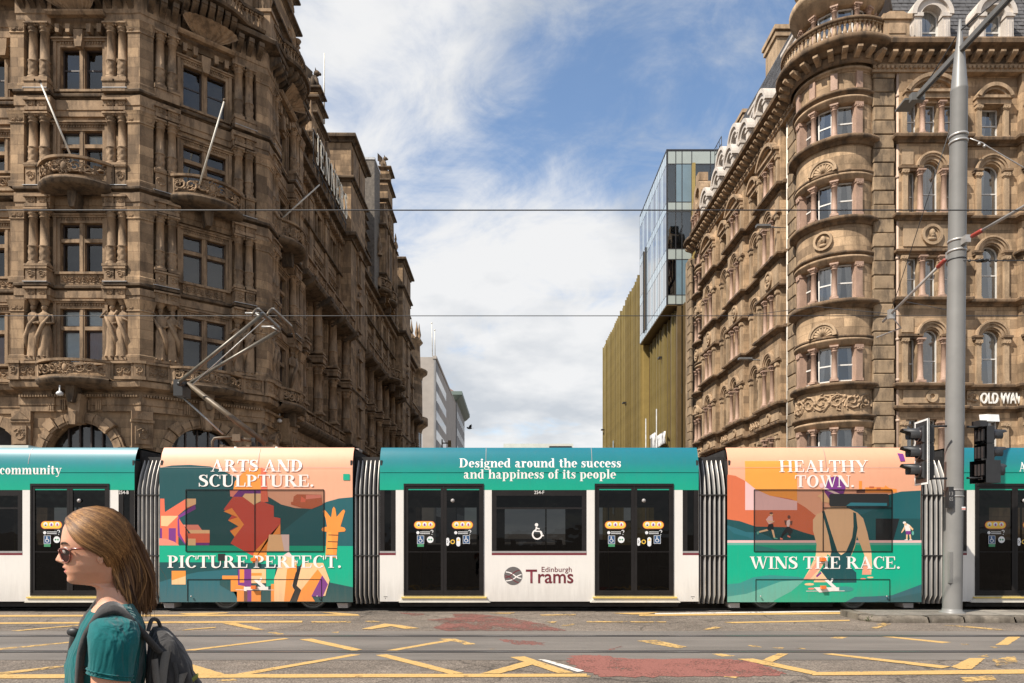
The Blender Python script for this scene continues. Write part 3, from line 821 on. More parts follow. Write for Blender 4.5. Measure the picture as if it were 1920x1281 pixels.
def sash(parent, F, u0, u1, z0, z1, d, frame_mat, pane_mat, rows=2, split=0.5, back=None, curtain=0, arched=False, seed=0, fw=0.06, roomd=0.55, meshes={}):
 """a window: frame part with its panes, curtain and dark room behind as sub-parts"""
 key = (round(u1 - u0, 3), round(z1 - z0, 3), frame_mat.name, pane_mat.name, rows, round(split, 2), arched, fw)
 w = u1 - u0; h = z1 - z0; r = w / 2
 sp = h - r if arched else h
 if key not in meshes:
  f = MB()
  f.box(-r, -r + fw, -0.06, 0.0, 0, sp); f.box(r - fw, r, -0.06, 0.0, 0, sp)
  f.box(-r + fw, r - fw, -0.06, 0.005, 0, fw * 1.3)
  if arched:
   arch_ring(f, 0, sp, r - fw, r, -0.06, 0.0)
  else:
   f.box(-r + fw, r - fw, -0.06, 0.004, h - fw, h)
  ps = []
  if rows == 2:
   zm = h * split
   f.box(-r + fw, r - fw, -0.07, -0.01, zm - fw * 0.5, zm + fw * 0.5)
   cuts = [(fw * 1.3, zm - fw * 0.5, -0.035), (zm + fw * 0.5, h - fw if not arched else sp, -0.045)]
  else:
   cuts = [(fw * 1.3, h - fw if not arched else sp, -0.04)]
  for k, (a, b, dd) in enumerate(cuts):
   p = MB()
   if arched and k == len(cuts) - 1:
    pts = [(-r + fw, a), (r - fw, a)] + [((r - fw) * math.cos(PI * t / 12), sp + (r - fw) * math.sin(PI * t / 12)) for t in range(13)]
    p.add([(x, -dd, z) for x, z in pts], [tuple(range(len(pts)))])
   else:
    p.add([(-r + fw, -dd, a), (r - fw, -dd, a), (r - fw, -dd, b), (-r + fw, -dd, b)], [(0, 1, 2, 3)])
   ps.append(p.mesh('pane', pane_mat))
  meshes[key] = (f.mesh('window', frame_mat), ps)
 fm, ps = meshes[key]
 Mx = F @ T((u0 + u1) / 2, -d, z0)
 o = inst('window', fm, parent, Mx)
 for p in ps:
  inst('pane', p, o, Mx)
 rk = ('room', round(w, 2), round(h, 2), back.name if back else '', roomd)
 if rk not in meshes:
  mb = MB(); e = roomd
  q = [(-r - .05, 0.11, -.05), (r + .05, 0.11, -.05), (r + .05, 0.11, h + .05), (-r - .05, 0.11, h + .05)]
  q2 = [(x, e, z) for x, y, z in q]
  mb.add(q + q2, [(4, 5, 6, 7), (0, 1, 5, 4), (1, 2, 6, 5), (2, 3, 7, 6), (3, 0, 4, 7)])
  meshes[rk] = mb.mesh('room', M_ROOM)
  if back:
   mb = MB(); mb.add([(-r, 0.1, 0), (r, 0.1, 0), (r, 0.1, h), (-r, 0.1, h)], [(0, 1, 2, 3)]); meshes[rk + (1,)] = mb.mesh('blind', back)
 inst('room', meshes[rk], o, Mx)
 if back:
  inst('blind', meshes[rk + (1,)], o, Mx)
 if curtain:
  rnd = random.Random(seed)
  mb = MB(); mb.smooth = True
  for sd in (-1, 1):
   if rnd.random() < 0.12: continue
   reach = rnd.uniform(0.55, 1.15) * r
   n = 16; vs_ = []
   for i in range(n + 1):
    t = i / n
    for zz in (0.0, 0.5, 1.0):
     pull = 1.0 - 0.35 * (1 - zz) * curtain
     x = sd * (r - t * reach * pull)
     vs_.append((x, 0.078 + 0.016 * math.sin(t * 28 + zz), zz * h))
   mb.add(vs_, [(i * 3 + k, (i + 1) * 3 + k, (i + 1) * 3 + k + 1, i * 3 + k + 1) for i in range(n) for k in (0, 1)])
  if mb.v: mb.build('curtain', M_CURT, o, Mx)
 return o
CORN = lambda z, h, p, d0=0.0: [(d0, z), (d0 + p * 0.25, z), (d0 + p * 0.30, z + h * 0.25), (d0 + p * 0.55, z + h * 0.42), (d0 + p * 0.95, z + h * 0.5), (d0 + p, z + h * 0.82), (d0 + p * 0.92, z + h), (d0, z + h * 1.06)]
def fpath(F, pts):
 """facade path [(u, d)] -> plan points"""
 return [((F @ Vector((u, -d, 0))).x, (F @ Vector((u, -d, 0))).y) for u, d in pts]
# ================================================================== bold serif lettering, drawn stroke by stroke
def _rect(a, b, c, d): return [(a, c), (b, c), (b, d), (a, d)]
def _ring(cx, cy, rx, ry, s_, h_, a0, a1, n=14):
 o = []; i_ = []
 for k in range(n + 1):
  a = R(a0 + (a1 - a0) * k / n)
  o.append((cx + rx * math.cos(a), cy + ry * math.sin(a)))
  i_.append((cx + (rx - s_) * math.cos(a), cy + (ry - h_) * math.sin(a)))
 return o + i_[::-1]
def _stroke(pts, ws, n=6):
 P = [pts[0]] + list(pts) + [pts[-1]]; Q = [ws[0]] + list(ws) + [ws[-1]]
 out = []
 for i in range(1, len(P) - 2):
  for k in range(n + (1 if i == len(P) - 3 else 0)):
   t = k / n
   f = lambda a, b, c, d: 0.5 * (2 * b + (c - a) * t + (2 * a - 5 * b + 4 * c - d) * t * t + (3 * b - a - 3 * c + d) * t ** 3)
   out.append((f(P[i - 1][0], P[i][0], P[i + 1][0], P[i + 2][0]), f(P[i - 1][1], P[i][1], P[i + 1][1], P[i + 2][1]), f(Q[i - 1], Q[i], Q[i + 1], Q[i + 2])))
 l, r = [], []
 for i, (x, y, w) in enumerate(out):
  a = out[max(0, i - 1)]; b = out[min(len(out) - 1, i + 1)]
  tx, ty = b[0] - a[0], b[1] - a[1]; m = math.hypot(tx, ty) or 1
  l.append((x - ty / m * w / 2, y + tx / m * w / 2)); r.append((x + ty / m * w / 2, y - tx / m * w / 2))
 return l + r[::-1]
def _glyphs(S=0.19, H=0.065):
 G = {}
 sf = lambda x, y, w=0.1, s_=None: _rect(x - w, x + (S if s_ is None else s_) + w, y, y + 0.05)
 st = lambda x, y0=0.0, y1=1.0, w=None: _rect(x, x + (S if w is None else w), y0, y1)
 both = lambda x, y1=1.0: [st(x, 0, y1), sf(x, 0), sf(x, y1 - 0.05)]
 G['A'] = (0.95, [[(.09, 0), (.155, 0), (.47, .92), (.42, 1.0)], [(.36, 1.0), (.50, 1.0), (.87, 0), (.65, 0)], [(.24, .28), (.66, .28), (.64, .345), (.26, .345)], _rect(0, .26, 0, .05), _rect(.55, .97, 0, .05)])
 G['R'] = (0.92, both(.1) + [_ring(.33, .735, .36, .265, S * 1.05, H, -90, 90), [(.36, .50), (.57, .50), (.92, 0), (.67, 0)], _rect(.2, .36, .935, 1.0), _rect(.2, .36, .47, .535), _rect(.62, .98, 0, .05)])
 G['P'] = (0.76, both(.1) + [_ring(.33, .715, .38, .285, S * 1.05, H, -90, 90), _rect(.2, .34, .935, 1.0), _rect(.2, .34, .43, .495)])
 G['T'] = (0.84, [st(.325), sf(.325, 0), _rect(.02, .82, .93, 1.0), [(.02, .95), (.09, .95), (.06, .70), (.0, .70)], [(.82, .95), (.75, .95), (.78, .70), (.84, .70)]])
 G['S'] = (0.68, [_stroke([(.57, .77), (.50, .91), (.33, .965), (.14, .85), (.17, .67), (.36, .53), (.54, .38), (.53, .15), (.33, .035), (.13, .09), (.06, .25)], [.05, .06, .07, .16, .20, .22, .20, .17, .07, .06, .05]), _rect(.55, .605, .70, 1.0), _rect(.03, .085, 0, .32)])
 G['N'] = (0.98, [_rect(.12, .12 + H, 0, 1), [(.02, 1), (.30, 1), (.86, 0), (.80, 0), (.66, .02)], _rect(.80, .80 + H, 0, 1), _rect(.02, .30, 0, .05), _rect(.68, .98, .95, 1)])
 G['D'] = (0.92, both(.1) + [_ring(.34, .5, .50, .5, S * 1.1, H, -90, 90), _rect(.2, .35, .935, 1), _rect(.2, .35, 0, .065)])
 G['C'] = (0.84, [_ring(.46, .5, .42, .52, S * 1.1, H, 52, 318, 22), _rect(.74, .79, .64, 1.0), [(.70, .8), (.79, .64), (.79, .7), (.72, .86)]])
 G['U'] = (0.90, [st(.11, .32, 1), sf(.11, .95), _rect(.70, .70 + H, .3, 1), _rect(.58, .90, .95, 1), _stroke([(.205, .36), (.22, .14), (.36, .035), (.52, .035), (.68, .14), (.733, .34)], [S, S, .12, .085, .075, H])])
 G['L'] = (0.74, both(.1) + [_rect(.2, .68, 0, .065), [(.72, .34), (.66, .34), (.60, .03), (.70, 0)]])
 G['E'] = (0.80, both(.1) + [_rect(.2, .70, 0, .065), _rect(.2, .68, .935, 1), _rect(.2, .52, .47, .535), [(.75, .30), (.70, .30), (.64, .03), (.73, 0)], [(.73, .70), (.68, .70), (.62, .97), (.71, 1)], _rect(.49, .53, .36, .64)])
 G['F'] = (0.72, both(.1) + [_rect(.2, .66, .935, 1), _rect(.2, .50, .46, .525), [(.71, .68), (.66, .68), (.60, .97), (.69, 1)], _rect(.47, .51, .35, .63)])
 G['I'] = (0.42, both(.12))
 G['H'] = (1.02, both(.1) + both(.70) + [_rect(.2, .8, .47, .535)])
 G['Y'] = (0.92, [st(.37, 0, .48), sf(.37, 0), [(.06, 1), (.28, 1), (.56, .44), (.37, .40)], [(.78, 1), (.84, 1), (.56, .44), (.50, .44)], _rect(0, .34, .95, 1), _rect(.66, .94, .95, 1)])
 G['O'] = (0.94, [_ring(.47, .5, .43, .52, S * 1.1, H, 90, 270, 16), _ring(.47, .5, .43, .52, S * 1.1, H, -90, 90, 16)])
 G['W'] = (1.30, [[(.05, 1), (.27, 1), (.50, 0), (.40, 0)], [(.42, 0), (.48, 0), (.72, .95), (.66, 1)], [(.55, 1), (.77, 1), (1.0, 0), (.90, 0)], [(.92, 0), (.98, 0), (1.22, .95), (1.16, 1)], _rect(0, .33, .95, 1), _rect(.5, .83, .95, 1), _rect(1.04, 1.32, .95, 1)])
 G['J'] = (0.56, [st(.26, .12, 1), sf(.26, .95), _stroke([(.355, .2), (.33, .02), (.2, -.06), (.08, .0), (.06, .12)], [S, .14, .07, .08, .12])])
 G['.'] = (0.30, [_ring(.14, .09, .10, .10, .0999, .0999, 0, 360, 12)])
 X = 0.68; s2 = S * 0.95
 sx = lambda x, y, w=0.07: _rect(x - w, x + s2 + w, y, y + 0.045)
 lt = lambda x, y: _rect(x - 0.09, x + s2 * .5, y - 0.05, y)
 hump = lambda x, w: [_stroke([(x, .44), (x + w * .45, .64), (x + w - s2 / 2, .5), (x + w - s2 / 2, .0)], [.05, .09, s2, s2]), sx(x + w - s2, 0)]
 bowl = lambda cx, rx=.27: [_ring(cx, X / 2, rx, X / 2 + .01, S, H, 90, 270, 12), _ring(cx, X / 2, rx, X / 2 + .01, S, H, -90, 90, 12)]
 G['o'] = (0.62, bowl(.31))
 G['d'] = (0.70, [_ring(.30, X / 2, .27, X / 2 + .01, S, H, 60, 300, 16), st(.40, 0, 1, s2), sx(.42, 0, .05), lt(.40, 1)])
 G['p'] = (0.70, [_ring(.38, X / 2, .28, X / 2 + .01, S, H, -120, 120, 16), st(.09, -.28, X, s2), sx(.09, -.28), lt(.09, X)])
 G['c'] = (0.54, [_ring(.31, X / 2, .28, X / 2 + .01, S, H, 50, 310, 16), _ring(.45, .50, .085, .085, .084, .084, 0, 360, 8)])
 G['e'] = (0.58, [_ring(.30, X / 2, .28, X / 2 + .01, S, H, 0, 315, 18), _rect(.12, .57, .33, .39)])
 G['a'] = (0.62, [_stroke([(.10, .53), (.22, .64), (.36, .56), (.37, .40), (.37, .12), (.46, .03), (.60, .06)], [.14, .09, s2, s2, s2, .10, .05]), _ring(.22, .19, .18, .20, .12, H, 60, 300, 12), _rect(.2, .34, .33, .385)])
 G['s'] = (0.50, [_stroke([(.42, .52), (.34, .63), (.20, .63), (.13, .50), (.25, .37), (.38, .24), (.33, .06), (.18, .04), (.07, .17)], [.05, .06, .08, .15, .19, .17, .10, .06, .05]), _rect(.40, .445, .44, .68), _rect(.05, .095, 0, .22)])
 G['i'] = (0.36, [st(.09, 0, X, s2), sx(.09, 0), lt(.09, X), _ring(.19, .86, .105, .105, .104, .104, 0, 360, 10)])
 G['l'] = (0.36, [st(.09, 0, 1, s2), sx(.09, 0), lt(.09, 1)])
 G['t'] = (0.44, [st(.11, .1, .88, s2), _rect(.01, .40, .62, X), _stroke([(.2, .15), (.26, .03), (.36, .04), (.42, .12)], [s2, .1, .06, .04])])
 G['n'] = (0.74, [st(.09, 0, X, s2), sx(.09, 0), lt(.09, X)] + hump(.24, .42))
 G['h'] = (0.74, [st(.09, 0, 1, s2), sx(.09, 0), lt(.09, 1)] + hump(.24, .42))
 G['m'] = (1.08, [st(.09, 0, X, s2), sx(.09, 0), lt(.09, X)] + hump(.24, .40) + hump(.58, .40))
 G['r'] = (0.52, [st(.09, 0, X, s2), sx(.09, 0), lt(.09, X), _stroke([(.25, .42), (.32, .60), (.44, .60)], [.05, .1, .1]), _ring(.43, .57, .09, .09, .089, .089, 0, 360, 8)])
 G['u'] = (0.72, [_stroke([(.18, X), (.18, .2), (.30, .04), (.48, .2)], [s2, s2, .1, .05]), lt(.09, X), st(.44, 0, X, s2), lt(.44, X), _rect(.5, .70, 0, .045)])
 G['f'] = (0.44, [st(.11, 0, .8, s2), sx(.11, 0), _rect(.02, .40, .62, X), _stroke([(.2, .76), (.22, .93), (.34, .98), (.43, .92)], [s2, .14, .07, .1])])
 G['g'] = (0.62, [_ring(.29, .46, .24, .22, .15, H, 90, 270, 10), _ring(.29, .46, .24, .22, .15, H, -90, 90, 10), _stroke([(.16, .26), (.12, .16), (.3, .09), (.5, .02), (.5, -.14), (.3, -.22), (.1, -.16), (.1, -.02), (.22, .07)], [.06, .1, .15, .13, .07, .07, .07, .07, .05]), _stroke([(.45, .58), (.52, .66), (.6, .64)], [.05, .06, .1])])
 G['y'] = (0.66, [[(.05, X), (.27, X), (.42, .02), (.34, -.02)], _stroke([(.60, X), (.42, .12), (.32, -.16), (.2, -.24), (.1, -.2)], [.055, .06, .07, .07, .1]), _rect(-.02, .32, X - .045, X), _rect(.44, .70, X - .045, X)])
 G[' '] = (0.34, [])
 return G
SERIF = _glyphs()
def serif_polys(txt, x0, x1, z0, cap, track=0.02):
 """polygons of a line of text fitted between x0 and x1, capitals cap tall"""
 adv = sum(SERIF[c][0] + track for c in txt) - track
 kx = (x1 - x0) / adv
 out = []; x = 0.0
 for c in txt:
  w, ps = SERIF[c]
  for p in ps:
   out.append([(x0 + (x + u) * kx, z0 + v * cap) for u, v in p])
  x += w + track
 return out
def sans_mesh(name, txt, x0, x1, z0, h, mat, extr=0.0, bold=0.0):
 """plain sans lettering: the built-in face, fitted to a box; lies in local x-z, facing -y"""
 cu = bpy.data.curves.new(name, 'FONT')
 cu.body = txt; cu.extrude = extr; cu.resolution_u = 3; cu.offset = bold
 o = bpy.data.objects.new(name, cu); col.objects.link(o)
 dg = bpy.context.evaluated_depsgraph_get()
 me = bpy.data.meshes.new_from_object(o.evaluated_get(dg))
 bpy.data.objects.remove(o); bpy.data.curves.remove(cu)
 xs = [v.co.x for v in me.vertices]; ys = [v.co.y for v in me.vertices]
 a, b, c, d = min(xs), max(xs), min(ys), max(ys)
 kx = (x1 - x0) / (b - a); ky = h / (d - c)
 for v in me.vertices:
  v.co = Vector((x0 + (v.co.x - a) * kx, -v.co.z, z0 + (v.co.y - c) * ky))
 me.materials.clear(); me.materials.append(mat)
 return me
# ================================================================== department store on the left corner
JB = empty('department_store', (-16, 34, 0), 'ornate soot-darkened sandstone department store with rounded balconies and arched ground floor', 'building')
LF = 5.2
xA, yA = (44 - 960) * 30 / 1280, 30.0
F1 = facet(xA, yA, 1, 0)
xB, yB = xA + LF, yA
d2 = Vector((1.2, 1.0)).normalized()
F2 = facet(xB, yB, d2.x, d2.y)
xC, yC = xB + d2.x * LF, yB + d2.y * LF
d3 = Vector((-0.0078, 1.0)).normalized()
F3 = facet(xC, yC, d3.x, d3.y)
xD, yD = xC + d3.x * LF, yC + d3.y * LF
F0 = facet(xA - 20, yA + 0.55, 1, 0)
SFo = Vector((xD - 0.5, yD))
SF = facet(SFo.x, SFo.y, d3.x, d3.y)
TOWER = (F1, F2, F3)
UC = LF / 2
WO = (UC - 0.93, UC + 0.93)
LEV = {1: (9.15, 11.5, 10.65), 2: (13.12, 15.25, 14.5), 3: (17.62, 19.3, 18.65), 4: (21.1, 22.95, 22.0)}
COLZ = {2: (13.2, 15.72), 3: (17.55, 19.85), 4: (21.25, 23.75)}
CU = (0.66, 1.15, LF - 1.15, LF - 0.66)
# walls with window and arch openings
ops = [(WO[0], WO[1], LEV[k][0], LEV[k][1], False) for k in LEV]
mb = wall_open(MB(), 0, LF, 0, 24.6, ops + [(UC - 1.55, UC + 1.55, 0.0, 4.95, True)], 0.45, 18)
wm = mb.mesh('wall', M_JW)
# stone surround, mullion and transom of a window
def surround_mesh(w, h, tr, console=False):
 s = MB(); r = w / 2
 for a, b in ((-r - 0.26, -r), (r, r + 0.26)):
  s.box(a, b, 0.0, 0.10, -0.02, h + 0.22)
  s.box(a + (0.0 if a < 0 else 0.13), a + (0.13 if a < 0 else 0.26), 0.10, 0.16, -0.02, h + 0.222)
 s.box(-r, r, 0.0, 0.10, h, h + 0.22)
 s.box(-r - 0.30, r + 0.30, 0.0, 0.18, h + 0.22, h + 0.30)
 s.box(-r - 0.34, r + 0.34, 0.0, 0.24, h + 0.30, h + 0.36)
 n = int(w / 0.11)
 for i in range(n):
  x = -r + (i + 0.5) * w / n
  s.box(x - 0.025, x + 0.025, 0.10, 0.15, h + 0.12, h + 0.2)
 s.box(-0.11, 0.11, -0.22, 0.04, 0, h)
 s.box(-0.05, 0.05, 0.04, 0.07, 0, h)
 if tr:
  for a, b in ((-r, -0.11), (0.11, r)):
   s.box(a, b, -0.22, 0.03, tr - 0.08, tr + 0.08)
 s.box(-r - 0.2, r + 0.2, 0.0, 0.16, -0.12, -0.02)
 if console:
  s.prism([(-0.13, h - 0.12), (0.13, h - 0.12), (0.18, h + 0.2), (0.2, h + 0.62), (-0.2, h + 0.62), (-0.18, h + 0.2)], 0.12, 0.34)
 return s.mesh('window_surround', M_JS)
SUR = {k: surround_mesh(1.86, LEV[k][1] - LEV[k][0], (LEV[k][2] - LEV[k][0]) if k != 4 else None, k == 4) for k in LEV}
COLM = {k: column_mesh('column', COLZ[k][1] - COLZ[k][0], 0.185, M_JS, carved=True) for k in COLZ}
STAT = [statue_mesh('statue', 2.55, M_JS, s_) for s_ in (1, 2, 3, 4, 5)]
BRK = bracket_mesh('bracket', 0.24, 0.62, 0.62, M_JD)
pan = {}
for k, (a, b, w_) in {'p1': (1.5, 0.46, 0.03), 'ped': (0.34, 0.40, 0.028)}.items():
 q = MB(); q.box(-a / 2 - .06, a / 2 + .06, 0, 0.05, 0, b); carve(q, -a / 2, a / 2, 0.04, b - 0.04, 0.06, 3, w_); pan[k] = q.mesh('carved_panel', M_JS)
q = MB()
q.box(-0.24, 0.24, 0, 0.56, 0, 0.10); q.box(-0.21, 0.21, 0, 0.52, 0.10, 0.56); q.box(-0.25, 0.25, 0, 0.57, 0.56, 0.64)
carve(q, -0.17, 0.17, 0.14, 0.5, 0.53, 2, 0.025)
PED = q.mesh('pedestal', M_JS)
q = MB()
q.box(-0.24, 0.24, 0, 0.56, 0, 0.14); q.box(-0.2, 0.2, 0, 0.52, 0.14, 0.42); q.box(-0.28, 0.28, 0, 0.6, 0.42, 0.5)
carve(q, -0.15, 0.15, 0.17, 0.39, 0.53, 2, 0.02)
IMP = q.mesh('impost_block', M_JS)
# shell hood over the top windows
q = MB(); q.smooth = True
n = 44; vs_ = []; fs_ = []
for i in range(n + 1):
 a = PI * (0.04 + 0.92 * i / n)
 fl = 0.055 * abs(math.sin(a * 11))
 for t in range(5):
  k = t / 4
  rr = 1.15 * (0.42 + 0.58 * k)
  vs_.append((rr * math.cos(a) * 1.05, -(0.12 + 0.62 * k ** 1.5 + fl), 0.62 * (0.25 + 0.75 * k) * math.sin(a) ** 0.5 * (0.55 + 0.45 * k)))
for i in range(n):
 for t in range(4): fs_.append((i * 5 + t, i * 5 + t + 1, i * 5 + 6 + t, i * 5 + 5 + t))
q.add(vs_, fs_)
q.smooth = False
arch = [(1.2 * math.cos(PI * t / 16), 0.18 * math.sin(PI * t / 16) - 0.12) for t in range(17)]
q.sweep([(-1.25, -0.02), (1.25, -0.02)], [(0, -0.2), (0.22, -0.2), (0.3, -0.1), (0.32, -0.04), (0, -0.02)])
SHELL = q.mesh('shell_hood', M_JS)
# curved balcony of the third floor
BW = 1.58
def Dbal(s_, dep=0.95):
 return 0.28 + dep * (1 - min(1, abs(s_) / BW) ** 2.4)
def balcony_meshes(dep, z0, hpar, seed, depth_base=0.42):
 arc = [(-BW + 2 * BW * i / 24) for i in range(25)]
 outer = [(s_, -Dbal(s_, dep)) for s_ in arc]
 sl = MB(); n = len(arc)
 # slab with a moulded edge and a belly underneath
 vs_ = []; prof = [(0.10, 0.0), (0.12, -0.07), (0.05, -0.12), (0.04, -0.2), (-0.10, -0.24), (-0.35, -0.28), (-0.8, -0.36)]
 fs_ = []
 for s_, y in outer:
  for p, z in prof:
   dd = max(0.02, -y + p) if p > -0.2 else max(0.02, (-y) * (1 + p))
   vs_.append((s_, -dd, z))
 m = len(prof)
 for i in range(n - 1):
  for k in range(m - 1): fs_.append((i * m + k, i * m + k + 1, (i + 1) * m + k + 1, (i + 1) * m + k))
 b0 = len(vs_)
 for s_ in arc: vs_.append((s_, 0.0, 0.0))
 for i in range(n - 1): fs_.append((i * m, (i + 1) * m, b0 + i + 1, b0 + i))
 sl.smooth = True; sl.add(vs_, fs_)
 sl.smooth = False
 # corbel in the middle
 sl.prism([(-0.2, -0.30), (0.2, -0.30), (0.17, -0.7), (0.1, -1.0), (-0.1, -1.0), (-0.17, -0.7)], 0.0, 0.55)
 par = MB()
 path = [(s_, y) for s_, y in outer]
 par.sweep(path, [(-0.12, 0.0), (0.02, 0.0), (0.02, 0.10), (-0.12, 0.10)])
 par.sweep(path, [(-0.14, hpar - 0.10), (0.05, hpar - 0.10), (0.06, hpar), (-0.14, hpar)])
 c = MB(); carve(c, -BW + 0.08, BW - 0.08, 0.12, hpar - 0.12, 0.0, seed, 0.036)
 for k in (-1, 1):
  c.box(k * (BW - 0.07) - 0.07, k * (BW - 0.07) + 0.07, -0.08, 0.04, 0.1, hpar - 0.1)
 c.ball((0, -0.02, hpar * 0.5), hpar * 0.2, 8, 6, (0.8, 0.5, 1.1))
 for k in range(9):
  a = 2 * PI * k / 9; spiral(c, 0.24 * math.cos(a), hpar * 0.5 + 0.26 * math.sin(a), 0.11, 0.04, 1.0, a, 1, 0.035, 4, 7)
 bend(c, lambda v: (v[0], v[1] - Dbal(v[0], dep) + 0.05, v[2]))
 return sl.mesh('balcony', M_JD), par.mesh('rail', M_JS), c.mesh('carved_railing', M_JS)
BAL3 = balcony_meshes(0.80, 0, 0.92, 7)
BAL1 = balcony_meshes(0.62, 0, 0.78, 9)
# entablature and ledge sweeps round the tower, breaking forward over the columns
def tower_path(base, fwd, ext=True):
 p = []
 if ext: p += fpath(F0, [(8.0, base), (19.7, base)])
 for i, F in enumerate(TOWER):
  e = 0.0
  pts = [(-0.05 if i == 0 else 0.2, fwd), (1.42, fwd), (1.42, base), (LF - 1.42, base), (LF - 1.42, fwd), (LF - (0.2 if i < 2 else -0.05), fwd)]
  p += fpath(F, pts)
  if i < 2:
   nxt = TOWER[i + 1]
   a = F @ Vector((LF, 0, 0))
   m = ((F.col[1].to_3d() + nxt.col[1].to_3d()) * -1).normalized()
   q = a + m * (fwd + 0.06)
   p.append((q.x, q.y))
 if ext: p += fpath(SF, [(0.15, base), (11.0, base)])
 return p
led = {}
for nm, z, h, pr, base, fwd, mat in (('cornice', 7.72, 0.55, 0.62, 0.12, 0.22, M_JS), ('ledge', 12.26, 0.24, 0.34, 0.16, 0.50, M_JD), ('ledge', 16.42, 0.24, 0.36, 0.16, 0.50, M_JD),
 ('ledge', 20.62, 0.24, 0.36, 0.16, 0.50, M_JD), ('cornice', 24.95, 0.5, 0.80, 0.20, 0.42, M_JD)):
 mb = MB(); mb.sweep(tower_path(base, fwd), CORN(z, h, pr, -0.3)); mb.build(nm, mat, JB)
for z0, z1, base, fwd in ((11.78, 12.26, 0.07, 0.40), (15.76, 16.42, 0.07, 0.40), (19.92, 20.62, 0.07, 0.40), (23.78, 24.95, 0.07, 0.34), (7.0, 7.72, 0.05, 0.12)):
 mb = MB()
 mb.sweep(tower_path(base, fwd), [(-0.3, z0), (0.02, z0), (0.02, z0 + (z1 - z0) * 0.35), (0.06, z0 + (z1 - z0) * 0.38), (0.06, z1), (-0.3, z1)])
 mb.build('entablature', M_JS, JB)
random.seed(21)
lead_prof = lambda z: [(-0.02, z), (0.06, z), (0.06, z + 0.03), (-0.02, z + 0.03)]
for fi, F in enumerate(TOWER):
 inst('wall', wm, JB, F)
 for k in LEV:
  z0, z1, tr = LEV[k]
  inst('window_surround', SUR[k], JB, F @ T(UC, 0, z0))
  for sd, (a, b) in enumerate(((WO[0], UC - 0.11), (UC + 0.11, WO[1]))):
   if k == 4:
    sash(JB, F, a, b, z0, z1, -0.12, M_WOODD, M_GLASSD, 2, 0.52, seed=fi * 9 + k)
   else:
    lo = hi = None
    if fi == 0 and k == 1: lo = (M_BLIND, M_BOARD)[sd]; hi = M_BLIND
    if fi == 0 and k == 3: hi = M_BLIND
    sash(JB, F, a, b, z0, tr - 0.08, -0.12, M_WOODD, M_GLASSD, 1, back=lo, seed=k)
    sash(JB, F, a, b, tr + 0.08, z1, -0.12, M_WOODD, M_GLASSD, 1, back=hi, seed=k)
 for k in COLZ:
  for u in CU:
   inst('column', COLM[k], JB, F @ T(u, -0.30, COLZ[k][0]))
 for j, u in enumerate(CU):
  inst('statue', STAT[(j + fi * 2) % 5], JB, F @ T(u, -0.28, 9.25) @ RZ(random.uniform(-0.25, 0.25)))
  q = MB(); q.box(-0.27, 0.27, 0, 0.56, 0, 0.12); q.build('pedestal', M_JS, JB, F @ T(u, 0, 9.13))
  inst('pedestal', PED, JB, F @ T(u, 0, 12.53))
  inst('impost_block', IMP, JB, F @ T(u, 0, 11.79))
  inst('impost_block', IMP, JB, F @ T(u, 0, 15.76))
  inst('impost_block', IMP, JB, F @ T(u, 0, 19.93))
  q = MB(); q.box(-0.25, 0.25, 0, 0.56, 0, 0.42); q.box(-0.28, 0.28, 0, 0.6, 0.42, 0.5); q.build('pedestal', M_JS, JB, F @ T(u, 0, 20.74))
  q = MB(); q.box(-0.22, 0.22, 0, 0.5, 0, 0.84); q.box(-0.26, 0.26, 0, 0.56, 0.84, 0.9); carve(q, -0.17, 0.17, 0.2, 0.7, 0.51, 4, 0.025); q.build('pedestal', M_JS, JB, F @ T(u, 0, 16.65))
 for du in (-0.47, 0.47):
  inst('carved_panel', pan['p1'], JB, F @ T(UC + du * 1.0, -0.02, 12.56) @ Matrix.Diagonal((0.58, 1, 1, 1)))
  inst('carved_panel', pan['p1'], JB, F @ T(UC + du * 1.0, -0.02, 20.70) @ Matrix.Diagonal((0.58, 1, 0.75, 1)))
 inst('shell_hood', SHELL, JB, F @ T(UC, -0.3, 24.25))
 o = inst('balcony', BAL3[0], JB, F @ T(UC, -0.22, 16.66)); inst('rail', BAL3[1], o, F @ T(UC, -0.22, 16.66)); inst('carved_railing', BAL3[2], o, F @ T(UC, -0.22, 16.66))
 o = inst('balcony', BAL1[0], JB, F @ T(UC, -0.34, 8.27)); inst('rail', BAL1[1], o, F @ T(UC, -0.34, 8.27)); inst('carved_railing', BAL1[2], o, F @ T(UC, -0.34, 8.27))
 # straight parapet either side of the first balcony
 for a, b in ((0.05, UC - BW), (UC + BW, LF - 0.05)):
  q = MB(); q.box(a, b, 0.42, 0.60, 8.30, 8.42); q.box(a, b, 0.40, 0.64, 8.98, 9.08)
  q.box(a, a + 0.1, 0.43, 0.58, 8.42, 8.98); q.box(b - 0.1, b, 0.43, 0.58, 8.42, 8.98); q.box(a + 0.1, b - 0.1, 0.40, 0.50, 8.42, 8.98)
  carve(q, a + 0.14, b - 0.14, 8.48, 8.93, 0.52, 5, 0.03)
  q.build('parapet', M_JS, JB, F)
 # consoles under the top entablature, brackets under the crowning cornice
 for i in range(5):
  u = WO[0] + 0.02 + (WO[1] - WO[0] - 0.04) * i / 4
  if i == 2: continue
  q = MB(); q.prism([(-0.08, 0), (0.08, 0), (0.10, 0.36), (-0.10, 0.36)], 0.08, 0.34); q.build('console', M_JS, JB, F @ T(u, 0, 23.45))
 for i in range(11):
  u = 0.25 + (LF - 0.5) * i / 10
  fw = 0.30 if (u < 1.42 or u > LF - 1.42) else 0.12
  inst('bracket', BRK, JB, F @ T(u, -fw, 25.0))
